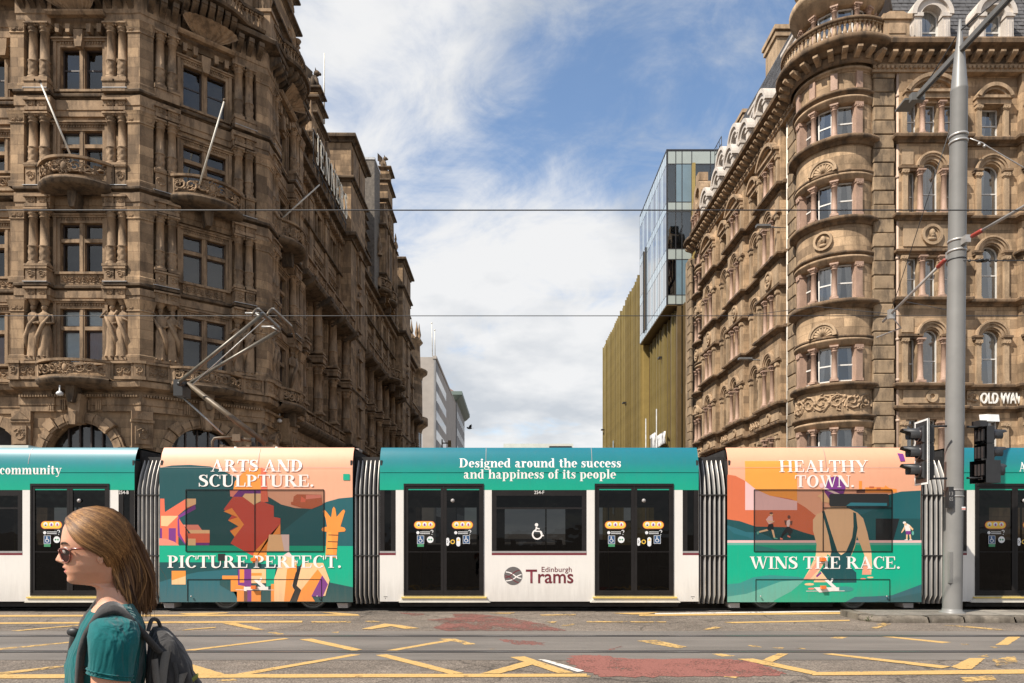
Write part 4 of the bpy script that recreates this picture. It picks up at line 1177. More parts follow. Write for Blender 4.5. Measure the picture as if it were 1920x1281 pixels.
 # lead flashing on the ledges
 for z in (12.52, 16.68, 20.88):
  for a, b, d_ in ((0.35, 1.40, 0.58), (LF - 1.40, LF - 0.35, 0.58)):
   if random.random() < 0.9:
    q = MB(); q.box(a, b, d_ - 0.3, d_ + 0.0, z, z + 0.02); q.build('lead_flashing', M_LEAD, JB, F)
 # arch: voussoirs, keystone, grille
 for i in range(13):
  a0 = PI * (i + 0.03) / 13; a1 = PI * (i + 0.97) / 13
  if i == 6: continue
  big = i % 3 == 0
  q = MB(); arch_ring(q, UC, 4.95, 1.55, 2.12 if big else 2.0, 0.0, 0.34 if big else 0.22, a0, a1, 3)
  arch_ring(q, UC, 4.95, 1.66, 1.9, 0.2, 0.40 if big else 0.27, a0 + 0.01, a1 - 0.01, 3)
  q.build('voussoir', M_JS, JB, F)
 q = MB(); q.prism([(UC - 0.19, 6.42), (UC + 0.19, 6.42), (UC + 0.27, 7.3), (UC + 0.3, 7.66), (UC - 0.3, 7.66), (UC - 0.27, 7.3)], 0.0, 0.62)
 q.prism([(UC - 0.13, 6.34), (UC + 0.13, 6.34), (UC + 0.16, 6.9), (UC - 0.16, 6.9)], 0.3, 0.74)
 carve(q, UC - 0.2, UC + 0.2, 7.2, 7.6, 0.62, 3, 0.03); q.build('keystone', M_JS, JB, F)
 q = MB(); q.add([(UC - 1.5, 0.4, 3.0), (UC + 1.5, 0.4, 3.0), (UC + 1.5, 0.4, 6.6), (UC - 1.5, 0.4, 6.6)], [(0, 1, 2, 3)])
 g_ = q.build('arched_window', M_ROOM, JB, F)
 q = MB(); q.add([(UC - 1.52, 0.30, 2.9), (UC + 1.52, 0.30, 2.9), (UC + 1.52, 0.30, 6.5), (UC - 1.52, 0.30, 6.5)], [(0, 1, 2, 3)]); q.build('pane', M_GLASSD, g_, F)
 for u in (-0.75, -0.25, 0.25, 0.75):
  q = MB(); q.box(UC + u - 0.03, UC + u + 0.03, -0.28, -0.2, 2.9, 6.45); q.build('glazing_bar', M_WOODD, g_, F)
 # frieze pilaster panels over the arch spandrels
 for u in (0.0, LF):
  if u == LF and fi < 2: continue
  q = MB(); q.box(u - 0.42, u + 0.42, 0, 0.16, 5.4, 7.0); q.box(u - 0.3, u + 0.3, 0.16, 0.26, 5.55, 6.35); q.box(u - 0.46, u + 0.46, 0, 0.24, 6.5, 6.62)
  q.prism([(u - 0.4, 6.62), (u + 0.4, 6.62), (u, 6.95)], 0.1, 0.28)
  carve(q, u - 0.26, u + 0.26, 5.6, 6.3, 0.27, 8, 0.03); carve(q, u - 0.3, u + 0.3, 5.0, 5.4, 0.05, 8, 0.04)
  q.build('carved_tablet', M_JS, JB, F)
 for i in range(6):
  u = UC - 1.3 + 2.6 * i / 5
  q = MB()
  for k in range(3): q.box(u - 0.12 + k * 0.09, u - 0.06 + k * 0.09, 0, 0.16, 7.06, 7.5)
  q.build('triglyph', M_JS, JB, F)
 nd = 44
 q = MB()
 for i in range(nd):
  u = LF * (i + 0.5) / nd; q.box(u - 0.035, u + 0.035, 0, 0.34, 7.60, 7.71)
 o = q.build('dentil_course', M_JS, JB, F); o['kind'] = 'stuff'
# corner pilasters, one block high per storey, following the angle of the tower
for F, u, lo in ((F1, 0.0, 1), (F1, LF, 0), (F2, LF, 0), (F3, LF, 1)):
 for z0, z1, cap in ((9.1, 11.75, 1), (12.5, 15.75, 1), (16.65, 19.9, 1), (20.85, 23.8, 1)):
  q = MB()
  if lo:
   s_ = 1 if u == 0 else -1
   pth = [(u + s_ * 0.34, 0.0), (u + s_ * 0.34, 0.46), (u - s_ * 0.24, 0.46), (u - s_ * 0.24, -0.6)]
   if s_ > 0: pth = pth[::-1]
   p = fpath(F, pth)
  else:
   nxt = F2 if F is F1 else F3
   a = F @ Vector((LF, 0, 0)); m = ((F.col[1].to_3d() + nxt.col[1].to_3d()) * -1).normalized(); c_ = a + m * 0.50
   p = fpath(F, [(LF - 0.36, 0.0), (LF - 0.36, 0.46)]) + [(c_.x, c_.y)] + fpath(nxt, [(0.36, 0.46), (0.36, 0.0)])
  q.sweep(p, [(0.06, z0), (0.06, z0 + 0.25), (0, z0 + 0.3), (0, z1 - 0.5), (0.04, z1 - 0.48), (0.02, z1 - 0.4), (0.10, z1 - 0.06), (0.12, z1)])
  q.build('pilaster', M_JW, JB)
  q = MB();
  if not lo:
   for Fx, uu in ((F, LF - 0.2), (nxt, 0.2)):
    c = MB(); carve(c, uu - 0.14, uu + 0.14, z1 - 0.45, z1 - 0.1, 0.48, 5, 0.03); c.build('capital', M_JS, JB, Fx)
  else:
   c = MB(); carve(c, u - 0.2, u + 0.3, z1 - 0.45, z1 - 0.1, 0.49, 5, 0.03); c.build('capital', M_JS, JB, F)
for F, u in ((F1, 0.0), (F2, 0.0), (F3, 0.0), (F3, LF)):
 q = MB(); q.box(-0.26, 0.26, -0.2, 0.66, 8.28, 8.42); q.box(-0.22, 0.22, -0.2, 0.60, 8.42, 8.98); q.box(-0.28, 0.28, -0.2, 0.68, 8.98, 9.10)
 carve(q, -0.15, 0.15, 8.5, 8.9, 0.61, 5, 0.03); q.build('parapet_post', M_JS, JB, F @ T(u, 0, 0) @ RZ(0.0 if F is F1 else (-0.35 if u == 0 else 0)))
# balustrade and attic over the crowning cornice
BALU = baluster_mesh('baluster', 0.78, 0.085, M_JS)
def balu_path(F):
 pts = [(0.1, 0.55)]
 for i in range(13):
  t = -1 + 2 * i / 12
  pts.append((UC + t * 1.5, 0.62 + 0.55 * (1 - abs(t) ** 2.4)))
 return pts + [(LF - 0.1, 0.55)]
for fi, F in enumerate(TOWER):
 bp_ = balu_path(F)
 q = MB(); q.sweep(fpath(F, bp_), [(-0.3, 25.5), (0.35, 25.5), (0.40, 25.62), (-0.3, 25.66)]); q.build('balustrade_base', M_JD, JB)
 q = MB(); q.sweep(fpath(F, bp_), [(-0.14, 26.46), (0.14, 26.46), (0.16, 26.6), (-0.14, 26.62)]); q.build('balustrade_rail', M_JD, JB)
 L_ = [0]
 for a, b in zip(bp_, bp_[1:]): L_.append(L_[-1] + math.hypot(b[0] - a[0], b[1] - a[1]))
 n = 24
 for i in range(n):
  s_ = L_[-1] * (i + 0.5) / n
  for k in range(len(bp_) - 1):
   if L_[k] <= s_ <= L_[k + 1]:
    t = (s_ - L_[k]) / (L_[k + 1] - L_[k])
    inst('baluster', BALU, JB, F @ T(bp_[k][0] + t * (bp_[k + 1][0] - bp_[k][0]), -(bp_[k][1] + t * (bp_[k + 1][1] - bp_[k][1])), 25.68))
    break
 for i in range(9):
  t = -1 + 2 * i / 8
  inst('bracket', BRK, JB, F @ T(UC + t * 1.35, -(0.25 + 0.5 * (1 - abs(t) ** 2.4)), 25.45))
 # pedestal with carved figure at each corner
 for u in ((0.0, LF) if fi == 2 else (0.0,)):
  q = MB(); q.box(u - 0.45, u + 0.45, -0.3, 0.62, 25.5, 26.75); q.box(u - 0.52, u + 0.52, -0.35, 0.7, 26.75, 26.9); q.build('pedestal', M_JS, JB, F)
  inst('statue', STAT[(fi + 1) % 5], JB, F @ T(u, -0.2, 26.9))
 # attic storey set back behind the balustrade
 q = MB(); q.M = None
 wall_open(q, -0.1, LF + 0.1, 25.3, 33.5, [(UC - 0.7, UC + 0.7, 26.4, 29.4, False)], 0.3); q.build('attic_wall', M_JW, JB, F @ T(0, 0.55, 0))
 sash(JB, F @ T(0, 0.55, 0), UC - 0.7, UC + 0.7, 26.4, 29.4, -0.2, M_WOODD, M_GLASSD, 2, 0.55)
 for z, pr in ((29.9, 0.4), (31.6, 0.5), (33.3, 0.6)):
  q = MB(); q.sweep(fpath(F, [(-0.3, -0.5), (LF + 0.3, -0.5)]), CORN(z, 0.35, pr, -0.1)); q.build('cornice', M_JD, JB)
 for u in (0.5, 1.25, LF - 1.25, LF - 0.5):
  q = MB(); q.box(u - 0.2, u + 0.2, -0.5, -0.25, 25.6, 29.9); q.box(u - 0.2, u + 0.2, -0.5, -0.2, 30.3, 31.6); q.build('pilaster', M_JS, JB, F)
  q = MB(); q.lathe([(0.25, 0), (0.3, 0.1), (0.12, 0.2), (0.28, 0.5), (0.2, 0.75), (0.05, 1.0)], seg=8); q.build('finial', M_JS, JB, F @ T(u, 0.5, 33.7))
# gabled dormer flush with the side facet, its stepped outline against the sky
q = MB()
q.prism([(1.1, 25.4), (LF + 0.1, 25.4), (LF + 0.1, 28.0), (LF - 0.1, 28.1), (LF - 0.1, 29.6), (LF - 0.5, 29.8), (LF - 0.5, 31.0), (LF - 0.9, 31.4), (LF - 0.9, 33.5), (1.9, 33.5), (1.1, 31)], -2.0, 0.16)
q.build('gable', M_JW, JB, F3)
for z, a, b in ((26.9, 1.0, LF + 0.25), (28.0, 1.0, LF + 0.22), (29.7, 1.05, LF + 0.0), (31.2, 1.1, LF - 0.35)):
 q = MB(); q.sweep(fpath(F3, [(a, -1.6), (a, 0.16), (b, 0.16), (b, -1.6)]), CORN(z, 0.3, 0.32, -0.05)); q.build('cornice', M_JD, JB)
for i, z in enumerate((27.3, 28.5, 30.2)):
 q = MB(); carve(q, LF - 1.4 - 0.2 * i, LF - 0.2 - 0.25 * i, z, z + 0.7, 0.2, 4 + i, 0.06); q.build('carved_panel', M_JS, JB, F3)
# slender poles for flags, leaning out of the balconies
def flagpole(a, b, lab):
 q = MB(); q.tube([a, b], [0.045, 0.035], 8)
 o = q.build('flagpole', M_POLE)
 q = MB(); q.ball(b, 0.075, 8, 6); q.box(0, 0, 0, 0, 0, 0) if False else None
 q.build('finial', M_JD, o)
 tag(o, lab, 'flagpole', 'leaning flagpoles')
flagpole(at(140, 310, 28.9), at(75, 153, 28.3), 'white flagpole leaning from the frontal balcony of the dark store')
flagpole(at(374, 346, 30.4), at(421, 188, 30.0), 'white flagpole leaning from the canted corner balcony of the dark store')
flagpole(at(517, 421, 35.6), at(601, 345, 36.6), 'white flagpole pointing over the side street from the dark store')
# domed camera under the first balcony
for lab, c in (('small white dome camera under the frontal balcony of the dark store', at(112, 738, 28.9)), ('small white dome camera under the balcony over the side street', at(524, 789, 35.3))):
 q = MB(); q.lathe([(0.0, -0.1), (0.1, -0.08), (0.14, -0.02), (0.13, 0.04), (0.06, 0.10), (0.03, 0.12), (0.03, 0.35)], c.x, c.y, c.z, 12); tag(q.build('dome_camera', pm('camera_plastic', (0.6, 0.6, 0.6), 0.4)), lab, 'camera')
# ---- main front of the store, left of the tower
opsF0 = []
for uc in (18.9, 14.5, 10.1):
 opsF0 += [(uc - 0.93, uc + 0.93, LEV[k][0], LEV[k][1], False) for k in LEV] + [(uc - 0.75 - 1.55, uc - 0.75 + 1.55, 0.0, 4.95, True)]
wall_open(MB(), 4, 20.3, 0, 25, opsF0, 0.45).build('wall', M_JW, JB, F0)
for uc in (18.9, 14.5):
 for k in LEV:
  z0, z1, tr = LEV[k]
  inst('window_surround', SUR[k], JB, F0 @ T(uc, 0, z0))
  for sd, (a, b) in enumerate(((uc - 0.93, uc - 0.11), (uc + 0.11, uc + 0.93))):
   if k == 4: sash(JB, F0, a, b, z0, z1, -0.22, M_WOODD, M_GLASSD, 2, 0.52)
   else:
    sash(JB, F0, a, b, z0, tr - 0.08, -0.22, M_WOODD, M_GLASSD, 1, back=M_BOARD if k == 1 else None)
    sash(JB, F0, a, b, tr + 0.08, z1, -0.22, M_WOODD, M_GLASSD, 1, back=M_BLIND if k in (1, 3) else None)
 for z in (12.56, 20.70):
  inst('carved_panel', pan['p1'], JB, F0 @ T(uc, -0.02, z) @ Matrix.Diagonal((1.15, 1, 0.9, 1)))
 for i in range(13):
  if i == 6: continue
  q = MB(); big = i % 3 == 0
  arch_ring(q, uc - 0.75, 4.95, 1.55, 2.12 if big else 2.0, 0.0, 0.34 if big else 0.22, PI * (i + 0.03) / 13, PI * (i + 0.97) / 13, 3)
  q.build('voussoir', M_JS, JB, F0)
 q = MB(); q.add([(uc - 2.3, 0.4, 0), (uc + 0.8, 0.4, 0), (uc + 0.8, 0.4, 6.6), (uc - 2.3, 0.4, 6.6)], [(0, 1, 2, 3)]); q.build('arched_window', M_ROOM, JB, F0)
for (za, zb, pr) in ((8.30, 9.08, 0.5), (16.70, 17.55, 0.5)):
 q = MB(); q.box(8, 19.75, pr - .1, pr + .1, za, za + .12); q.box(8, 19.75, pr - .12, pr + .14, zb - .1, zb)
 for i in range(9): q.box(19.65 - i * 1.2, 19.75 - i * 1.2, pr - .08, pr + .08, za + .12, zb - .1)
 carve(q, 12, 19.6, za + .15, zb - .14, pr, 6, 0.04); q.build('parapet', M_JS, JB, F0)
# ---- long side street front
SL = 12.2
SFC = (2.75, 6.35, 10.25)
SFK = (1.0, 4.5, 8.2, 11.95)
opsS = []
for uc in SFC:
 opsS += [(uc - 0.85, uc + 0.85, LEV[k][0], LEV[k][1], False) for k in LEV]
wmS = wall_open(MB(), 0, SL + 0.4, 0, 24, opsS, 0.35).mesh('wall', M_JW)
COLS = {1: column_mesh('column', 3.1, 0.27, M_JS, carved=True), 2: column_mesh('column', 3.5, 0.27, M_JS, carved=True)}
SURS = {k: surround_mesh(1.7, LEV[k][1] - LEV[k][0], (LEV[k][2] - LEV[k][0]) if k != 4 else None) for k in LEV}
def side_range(F, length, centres, cols, wallmesh, bal=True):
 inst('wall', wallmesh, JB, F)
 for uc in centres:
  for k in LEV:
   z0, z1, tr = LEV[k]
   inst('window_surround', SURS[k], JB, F @ T(uc, 0, z0))
   for a, b in ((uc - 0.85, uc - 0.11), (uc + 0.11, uc + 0.85)):
    if k == 4: sash(JB, F, a, b, z0, z1, -0.22, M_WOODD, M_GLASSD, 2, 0.5)
    else:
     sash(JB, F, a, b, z0, tr - .08, -0.22, M_WOODD, M_GLASSD, 1); sash(JB, F, a, b, tr + .08, z1, -0.22, M_WOODD, M_GLASSD, 1)
  for z in (12.6, 20.7):
   inst('carved_panel', pan['p1'], JB, F @ T(uc, -0.02, z))
 for u in cols:
  for k, z0 in ((1, 9.1), (2, 12.9)):
   inst('column', COLS[k], JB, F @ T(u, -0.62, z0))
   q = MB(); q.box(-0.45, 0.45, 0, 0.35, 0, 3.2); q.build('pilaster', M_JW, JB, F @ T(u, 0, z0))
  q = MB(); q.box(-0.42, 0.42, 0, 1.02, 0, 0.3); q.box(-0.47, 0.47, 0, 1.08, 0.3, 0.42); q.build('impost_block', M_JS, JB, F @ T(u, 0, 12.35))
  q = MB(); q.box(-0.4, 0.4, 0, 0.22, 17.4, 23.2); q.box(-0.44, 0.44, 0, 0.28, 22.6, 22.9); q.build('pilaster', M_JW, JB, F @ T(u, 0, 0))
  inst('bracket', BRK, JB, F @ T(u, -0.55, 16.5) @ Matrix.Diagonal((2.2, 1.6, 1.3, 1)))
 pr0, pr1 = (0.0, length)
 for nm, z, h, pr, mat in (('ledge', 12.3, 0.2, 0.3, M_JD), ('ledge', 20.6, 0.22, 0.3, M_JD), ('cornice', 23.3, 0.55, 0.75, M_JD)):
  q = MB(); q.sweep(fpath(F, [(pr0, 0.05), (pr1, 0.05)]), CORN(z, h, pr, 0)); q.build(nm, mat, JB)
 q = MB(); q.box(pr0, pr1, 0, 0.12, 22.6, 23.3); q.build('entablature', M_JS, JB, F)
 n = int(length / 0.42)
 for i in range(n):
  q = MB() if i == 0 else q
  u = length * (i + 0.5) / n; q.box(u - 0.1, u + 0.1, 0.1, 0.5, 23.02, 23.32)
 q.build('dentil_course', M_JS, JB, F)['kind'] = 'stuff'
 # balconies along the street
 for z, dep, hp in ((16.4, 1.25, 0.95), (8.0, 0.55, 0.95)):
  q = MB(); q.sweep(fpath(F, [(pr0, 0.0), (pr1, 0.0)]), [(0, z - 0.35), (dep * 0.6, z - 0.22), (dep, z - 0.05), (dep + 0.08, z + 0.1), (dep + 0.08, z + 0.22), (0, z + 0.24)]); o = q.build('balcony', M_JD, JB)
  q = MB(); q.box(pr0, pr1, dep - 0.14, dep + 0.02, z + 0.23, z + 0.34); q.box(pr0, pr1, dep - 0.16, dep + 0.05, z + hp, z + hp + 0.1)
  m = int(length / 2)
  for i in range(m + 1): q.box(pr0 + (length - 0.15) * i / m, pr0 + (length - 0.15) * i / m + 0.15, dep - 0.15, dep + 0.03, z + 0.34, z + hp)
  carve(q, pr0 + 0.1, pr1 - 0.1, z + 0.37, z + hp - 0.03, dep - 0.05, 12, 0.045); q.build('carved_railing', M_JS, o, F)
side_range(SF, SL, SFC, SFK, wmS)
def slab_roof(F, u0, u1, z0, z1, d0, d1, name='roof'):
 q = MB(); q.add([(u0, -d0, z0), (u1, -d0, z0), (u1, -d1, z1), (u0, -d1, z1)], [(0, 1, 2, 3)])
 q.add([(u0, -d1, z1), (u1, -d1, z1), (u1, -d1 + 6, z1), (u0, -d1 + 6, z1)], [(0, 1, 2, 3)])
 q.add([(u0, -d0, z0), (u0, -d1, z1), (u0, -d1 + 6, z1), (u0, -d1 + 6, z0)], [(0, 1, 2, 3)])
 q.add([(u1, -d0, z0), (u1, -d1 + 6, z0), (u1, -d1 + 6, z1), (u1, -d1, z1)], [(0, 1, 2, 3)])
 q.build(name, M_SLATE, JB, F)
slab_roof(SF, -0.5, SL, 23.8, 30.3, -0.4, -3.6)
q = MB(); q.box(-0.5, 5.2, -3.9, -3.5, 30.25, 30.5); q.build('ridge', M_LEAD, JB, SF)
# attic wall and small windows between sign and roof
wall_open(MB(), -0.3, SL, 23.8, 26.2, [(1.0, 1.9, 24.2, 25.7, False), (2.6, 3.5, 24.2, 25.7, False)], 0.3).build('attic_wall', M_JW, JB, SF @ T(0, 0.35, 0))
q = MB(); q.sweep(fpath(SF, [(-0.3, -0.35), (SL, -0.35)]), CORN(26.1, 0.3, 0.35)); q.build('cornice', M_JD, JB)
for a in (1.0, 2.6):
 sash(JB, SF @ T(0, 0.35, 0), a, a + 0.9, 24.2, 25.7, -0.2, M_WOODD, M_GLASSD, 2)
def gable(F, uc, w, z0, zs, zt, beast=True, d=0.25, seed=1):
 """stepped street gable with pilasters, scrolled shoulders and a carved beast on top"""
 h = w / 2
 prof = [(uc - h, z0), (uc + h, z0), (uc + h, zs), (uc + h * 0.78, zs + 0.15), (uc + h * 0.62, zs + (zt - zs) * 0.42), (uc + h * 0.45, zs + (zt - zs) * 0.45), (uc + h * 0.40, zs + (zt - zs) * 0.75), (uc + h * 0.2, zs + (zt - zs) * 0.78), (uc + h * 0.17, zt)]
 prof += [(2 * uc - x, z) for x, z in prof[::-1][:-2]]
 q = MB(); q.prism(prof, -1.1, d); g_ = q.build('gable', M_JW, JB, F)
 for z, k in ((zs - 0.1, 1.04), (zs + (zt - zs) * 0.42, 0.68), (zs + (zt - zs) * 0.75, 0.47), (zt - 0.08, 0.26), (z0 + 1.6, 1.02)):
  q = MB(); q.sweep(fpath(F, [(uc - h * k, -1.0), (uc - h * k, d), (uc + h * k, d), (uc + h * k, -1.0)]), CORN(z, 0.28, 0.3, -0.02)); q.build('moulding', M_JD, g_)
 for sx_ in (-1, 1):
  for uu in (0.9, 0.5):
   q = MB(); q.box(uc + sx_ * h * uu - 0.17, uc + sx_ * h * uu + 0.17, d, d + 0.2, z0, zs - 0.1); q.build('pilaster', M_JS, g_, F)
  q = MB(); q.lathe([(0.26, 0), (0.3, 0.12), (0.12, 0.25), (0.25, 0.6), (0.2, 0.9), (0.04, 1.25)], seg=8); q.build('finial', M_JS, g_, F @ T(uc + sx_ * h * 0.9, 0.4, zs + 0.2))
 q = MB(); carve(q, uc - h * 0.35, uc + h * 0.35, zs + 0.3, zs + (zt - zs) * 0.38, d + 0.05, seed, 0.07); q.build('carved_panel', M_JS, g_, F)
 q = MB(); q.box(uc - 0.5, uc + 0.5, d - 0.1, d + 0.06, z0 + 0.3, zs - 0.9); q.build('niche', M_JD, g_, F)
 if beast:
  q = MB(); q.smooth = True
  q.box(uc - 0.35, uc + 0.35, -0.6 + d * .7, 0.1 + d * .7, zt + 0.2, zt + 0.45)
  b = Vector((uc, 0.25 - d * 0.7, zt + 0.45))
  q.ball(b + Vector((0, 0.05, 0.45)), 0.34, 8, 6, (0.8, 0.9, 1.3)); q.ball(b + Vector((0, -0.12, 1.0)), 0.2, 8, 6, (0.8, 1.1, 1.0)); q.ball(b + Vector((0, -0.33, 0.95)), 0.1, 6, 4)
  for sx_ in (-1, 1):
   q.tube([b + Vector((sx_ * 0.18, -0.25, 0)), b + Vector((sx_ * 0.2, -0.22, 0.3)), b + Vector((sx_ * 0.15, -0.05, 0.6))], [0.08, 0.08, 0.12], 6)
   q.add([b + Vector((sx_ * 0.15, 0.15, 0.5)), b + Vector((sx_ * 0.35, 0.55, 0.6)), b + Vector((sx_ * 0.4, 0.55, 1.35)), b + Vector((sx_ * 0.15, 0.1, 1.0))], [(0, 1, 2, 3)])
   q.tube([b + Vector((sx_ * 0.1, -0.08, 1.15)), b + Vector((sx_ * 0.13, -0.05, 1.32))], [0.05, 0.01], 5)
  q.build('carved_beast', M_JD, g_, F)
 return g_
gable(SF, 6.3, 3.9, 23.8, 26.6, 30.4, seed=3)
q = MB(); q.tube([(7.9, -0.1, 29.5), (7.9, -0.1, 34.3)], [0.06, 0.04], 8); o = q.build('flagpole', M_POLE, None, SF); tag(o, 'thin white pole standing on the roof of the dark store', 'flagpole')
for i, u in enumerate((3.9, 8.9)):
 inst('statue', STAT[i + 2], JB, SF @ T(u, -0.3, 23.95))
# ---- tall plain pier blocks that break the side front
def pier(F, u0, u1, dproj, ztop, seed):
 uc = (u0 + u1) / 2
 ops_ = [(uc - 0.38, uc + 0.38, z, z + 1.9, False) for z in (5.2, 9.4, 13.2, 17.6, 21.2)]
 wall_open(MB(), u0, u1, 0, ztop, ops_, 0.3).build('pier_wall', M_JW, JB, F @ T(0, -dproj, 0))
 q = MB()
 q.add([(u0, 0.6, 0), (u0, -dproj, 0), (u0, -dproj, ztop), (u0, 0.6, ztop)], [(0, 1, 2, 3)])
 q.add([(u1, -dproj, 0), (u1, 6, 0), (u1, 6, ztop), (u1, -dproj, ztop)], [(0, 1, 2, 3)])
 q.add([(u0, 6, 0), (u0, 0.6, 0), (u0, 0.6, ztop), (u0, 6, ztop)], [(0, 1, 2, 3)])
 q.add([(u0, -dproj, ztop), (u1, -dproj, ztop), (u1, 6, ztop), (u0, 6, ztop)], [(0, 1, 2, 3)])
 Fs = facet((F @ Vector((u0, 6, 0))).x, (F @ Vector((u0, 6, 0))).y, F.col[1].x * -1, F.col[1].y * -1)
 wall_open(MB(), 0, 6 + dproj, 0, ztop, [], 0.1).build('pier_wall', M_JW, JB, Fs @ T(0, -0.012, 0))
 q.build('pier_wall', M_JW, JB, F)
 for z in (5.2, 9.4, 13.2, 17.6, 21.2):
  sash(JB, F @ T(0, -dproj, 0), uc - 0.38, uc + 0.38, z, z + 1.9, -0.2, M_WOODD, M_GLASSD, 2)
  q = MB(); q.box(uc - 0.58, uc - 0.38, 0, 0.12, z - 0.2, z + 1.9); q.box(uc + 0.38, uc + 0.58, 0, 0.12, z - 0.2, z + 1.9); q.box(uc - 0.7, uc + 0.7, 0, 0.25, z + 1.9, z + 2.1)
  q.prism([(uc - 0.7, z + 2.1), (uc + 0.7, z + 2.1), (uc, z + 2.6)], 0.0, 0.25); carve(q, uc - 0.35, uc + 0.35, z + 2.2, z + 2.9, 0.15, 2, 0.06); q.box(uc - 0.6, uc + 0.6, 0, 0.2, z - 0.35, z - 0.2)
  q.build('window_surround', M_JS, JB, F @ T(0, -dproj, 0))
 for z, h, pr, mat in ((8.1, 0.2, 0.12, M_JD), (12.3, 0.2, 0.12, M_JD), (16.5, 0.2, 0.12, M_JD), (23.4, 0.5, 0.5, M_JD), (ztop - 3.4, 0.35, 0.3, M_JD), (ztop - 0.5, 0.5, 0.45, M_JD)):
  q = MB(); q.sweep(fpath(F, [(u0, -6), (u0, dproj), (u1, dproj), (u1, -3)]), CORN(z, h, pr, 0)); q.build('cornice' if h > 0.3 else 'string_course', mat, JB)
 q = MB()
 for a, b in ((u0 + 0.4, uc - 0.3), (uc + 0.3, u1 - 0.4)):
  q.box(a, b, dproj, dproj + 0.08, ztop - 2.8, ztop - 0.8)
 q.build('chimney_panel', M_JS, JB, F)
 q = MB(); q.box(-5.6, -0.9, 0.0, 0.08, ztop - 2.75, ztop - 0.85); q.build('chimney_panel', M_JS, JB, facet((F @ Vector((u0, 0, 0))).x, (F @ Vector((u0, 0, 0))).y, F.col[1].x * -1, F.col[1].y * -1))
pier(SF, SL, SL + 5.0, 0.95, 31.2, 1)
# second range with a big gable and oriel
SF2 = SF @ T(SL + 5.0, 0, 0)
side_range(SF2, 19.5, (2.2, 6.0, 9.8, 13.6, 17.2), (0.4, 4.1, 7.9, 11.7, 15.4, 19.0), wall_open(MB(), 0, 20, 0, 24, [(u - .85, u + .85, LEV[k][0], LEV[k][1], False) for u in (2.2, 6.0, 9.8, 13.6, 17.2) for k in LEV], 0.35).mesh('wall', M_JW))
slab_roof(SF2, 0, 20, 23.8, 35.5, -0.4, -3.2)
gable(SF2, 10.6, 6.4, 23.8, 30.0, 36.6, seed=4, d=1.2)
q = MB(); q.box(5.0, 7.6, -6, 0.75, 23.7, 34.9); q.build('roof', pm('weathered_brown_slate', (0.14, 0.118, 0.095), 0.8, var=0.4, scale=4, bump=0.5, bscale=14), JB, SF2)
q = MB(); q.box(4.95, 7.6, -6, 0.8, 34.9, 35.1); q.build('ridge', M_LEAD, JB, SF2)
gable(SF2, 3.2, 2.6, 23.8, 26.0, 28.8, beast=False, seed=5)
gable(SF2, 16.6, 2.8, 23.8, 26.2, 29.2, beast=False, seed=6)
for k, u in enumerate((8.2, 11.2)):
 o = inst('balcony', BAL3[0], JB, SF2 @ T(u, -0.6, 24.2)); inst('rail', BAL3[1], o, SF2 @ T(u, -0.6, 24.2)); inst('carved_railing', BAL3[2], o, SF2 @ T(u, -0.6, 24.2))
 o = inst('balcony', BAL3[0], JB, SF2 @ T(u + 3, -1.0, 16.6)); inst('rail', BAL3[1], o, SF2 @ T(u + 3, -1.0, 16.6)); inst('carved_railing', BAL3[2], o, SF2 @ T(u + 3, -1.0, 16.6))
FIN = MB().lathe([(0.26, 0), (0.3, 0.14), (0.12, 0.3), (0.27, 0.7), (0.2, 1.05), (0.09, 1.3), (0.13, 1.5), (0.02, 2.1)], seg=8).mesh('finial', M_JS)
for F, u, d_, z in ((SF2, 14.6, 0.5, 23.9), (SF2, 15.6, 0.5, 25.6), (SF2, 17.6, 0.5, 25.6), (SF2, 18.8, 0.5, 23.9), (SF2, 5.2, 0.4, 23.9), (SF2, 6.6, 0.9, 27.0), (SF2, 7.4, 1.2, 30.1), (SF2, 13.8, 1.2, 30.1), (SF, 4.4, 0.2, 26.8), (SF, 8.2, 0.2, 26.8), (SF, 1.0, 0.1, 26.3), (SF, 10.5, 0.1, 26.3)):
 inst('finial', FIN, JB, F @ T(u, -d_, z))
pier(SF2, 19.5, 25.5, 1.05, 32.0, 2)
SF3 = SF2 @ T(25.5, 0, 0)
side_range(SF3, 9.5, (2.4, 6.6), (0.4, 4.5, 8.8), wall_open(MB(), 0, 10, 0, 24, [(u - .85, u + .85, LEV[k][0], LEV[k][1], False) for u in (2.4, 6.6) for k in LEV], 0.35).mesh('wall', M_JW))
slab_roof(SF3, 0, 10, 23.8, 29.5, -0.4, -3.2)
gable(SF3, 3.5, 3.4, 23.8, 27.0, 30.6, beast=False, seed=8)
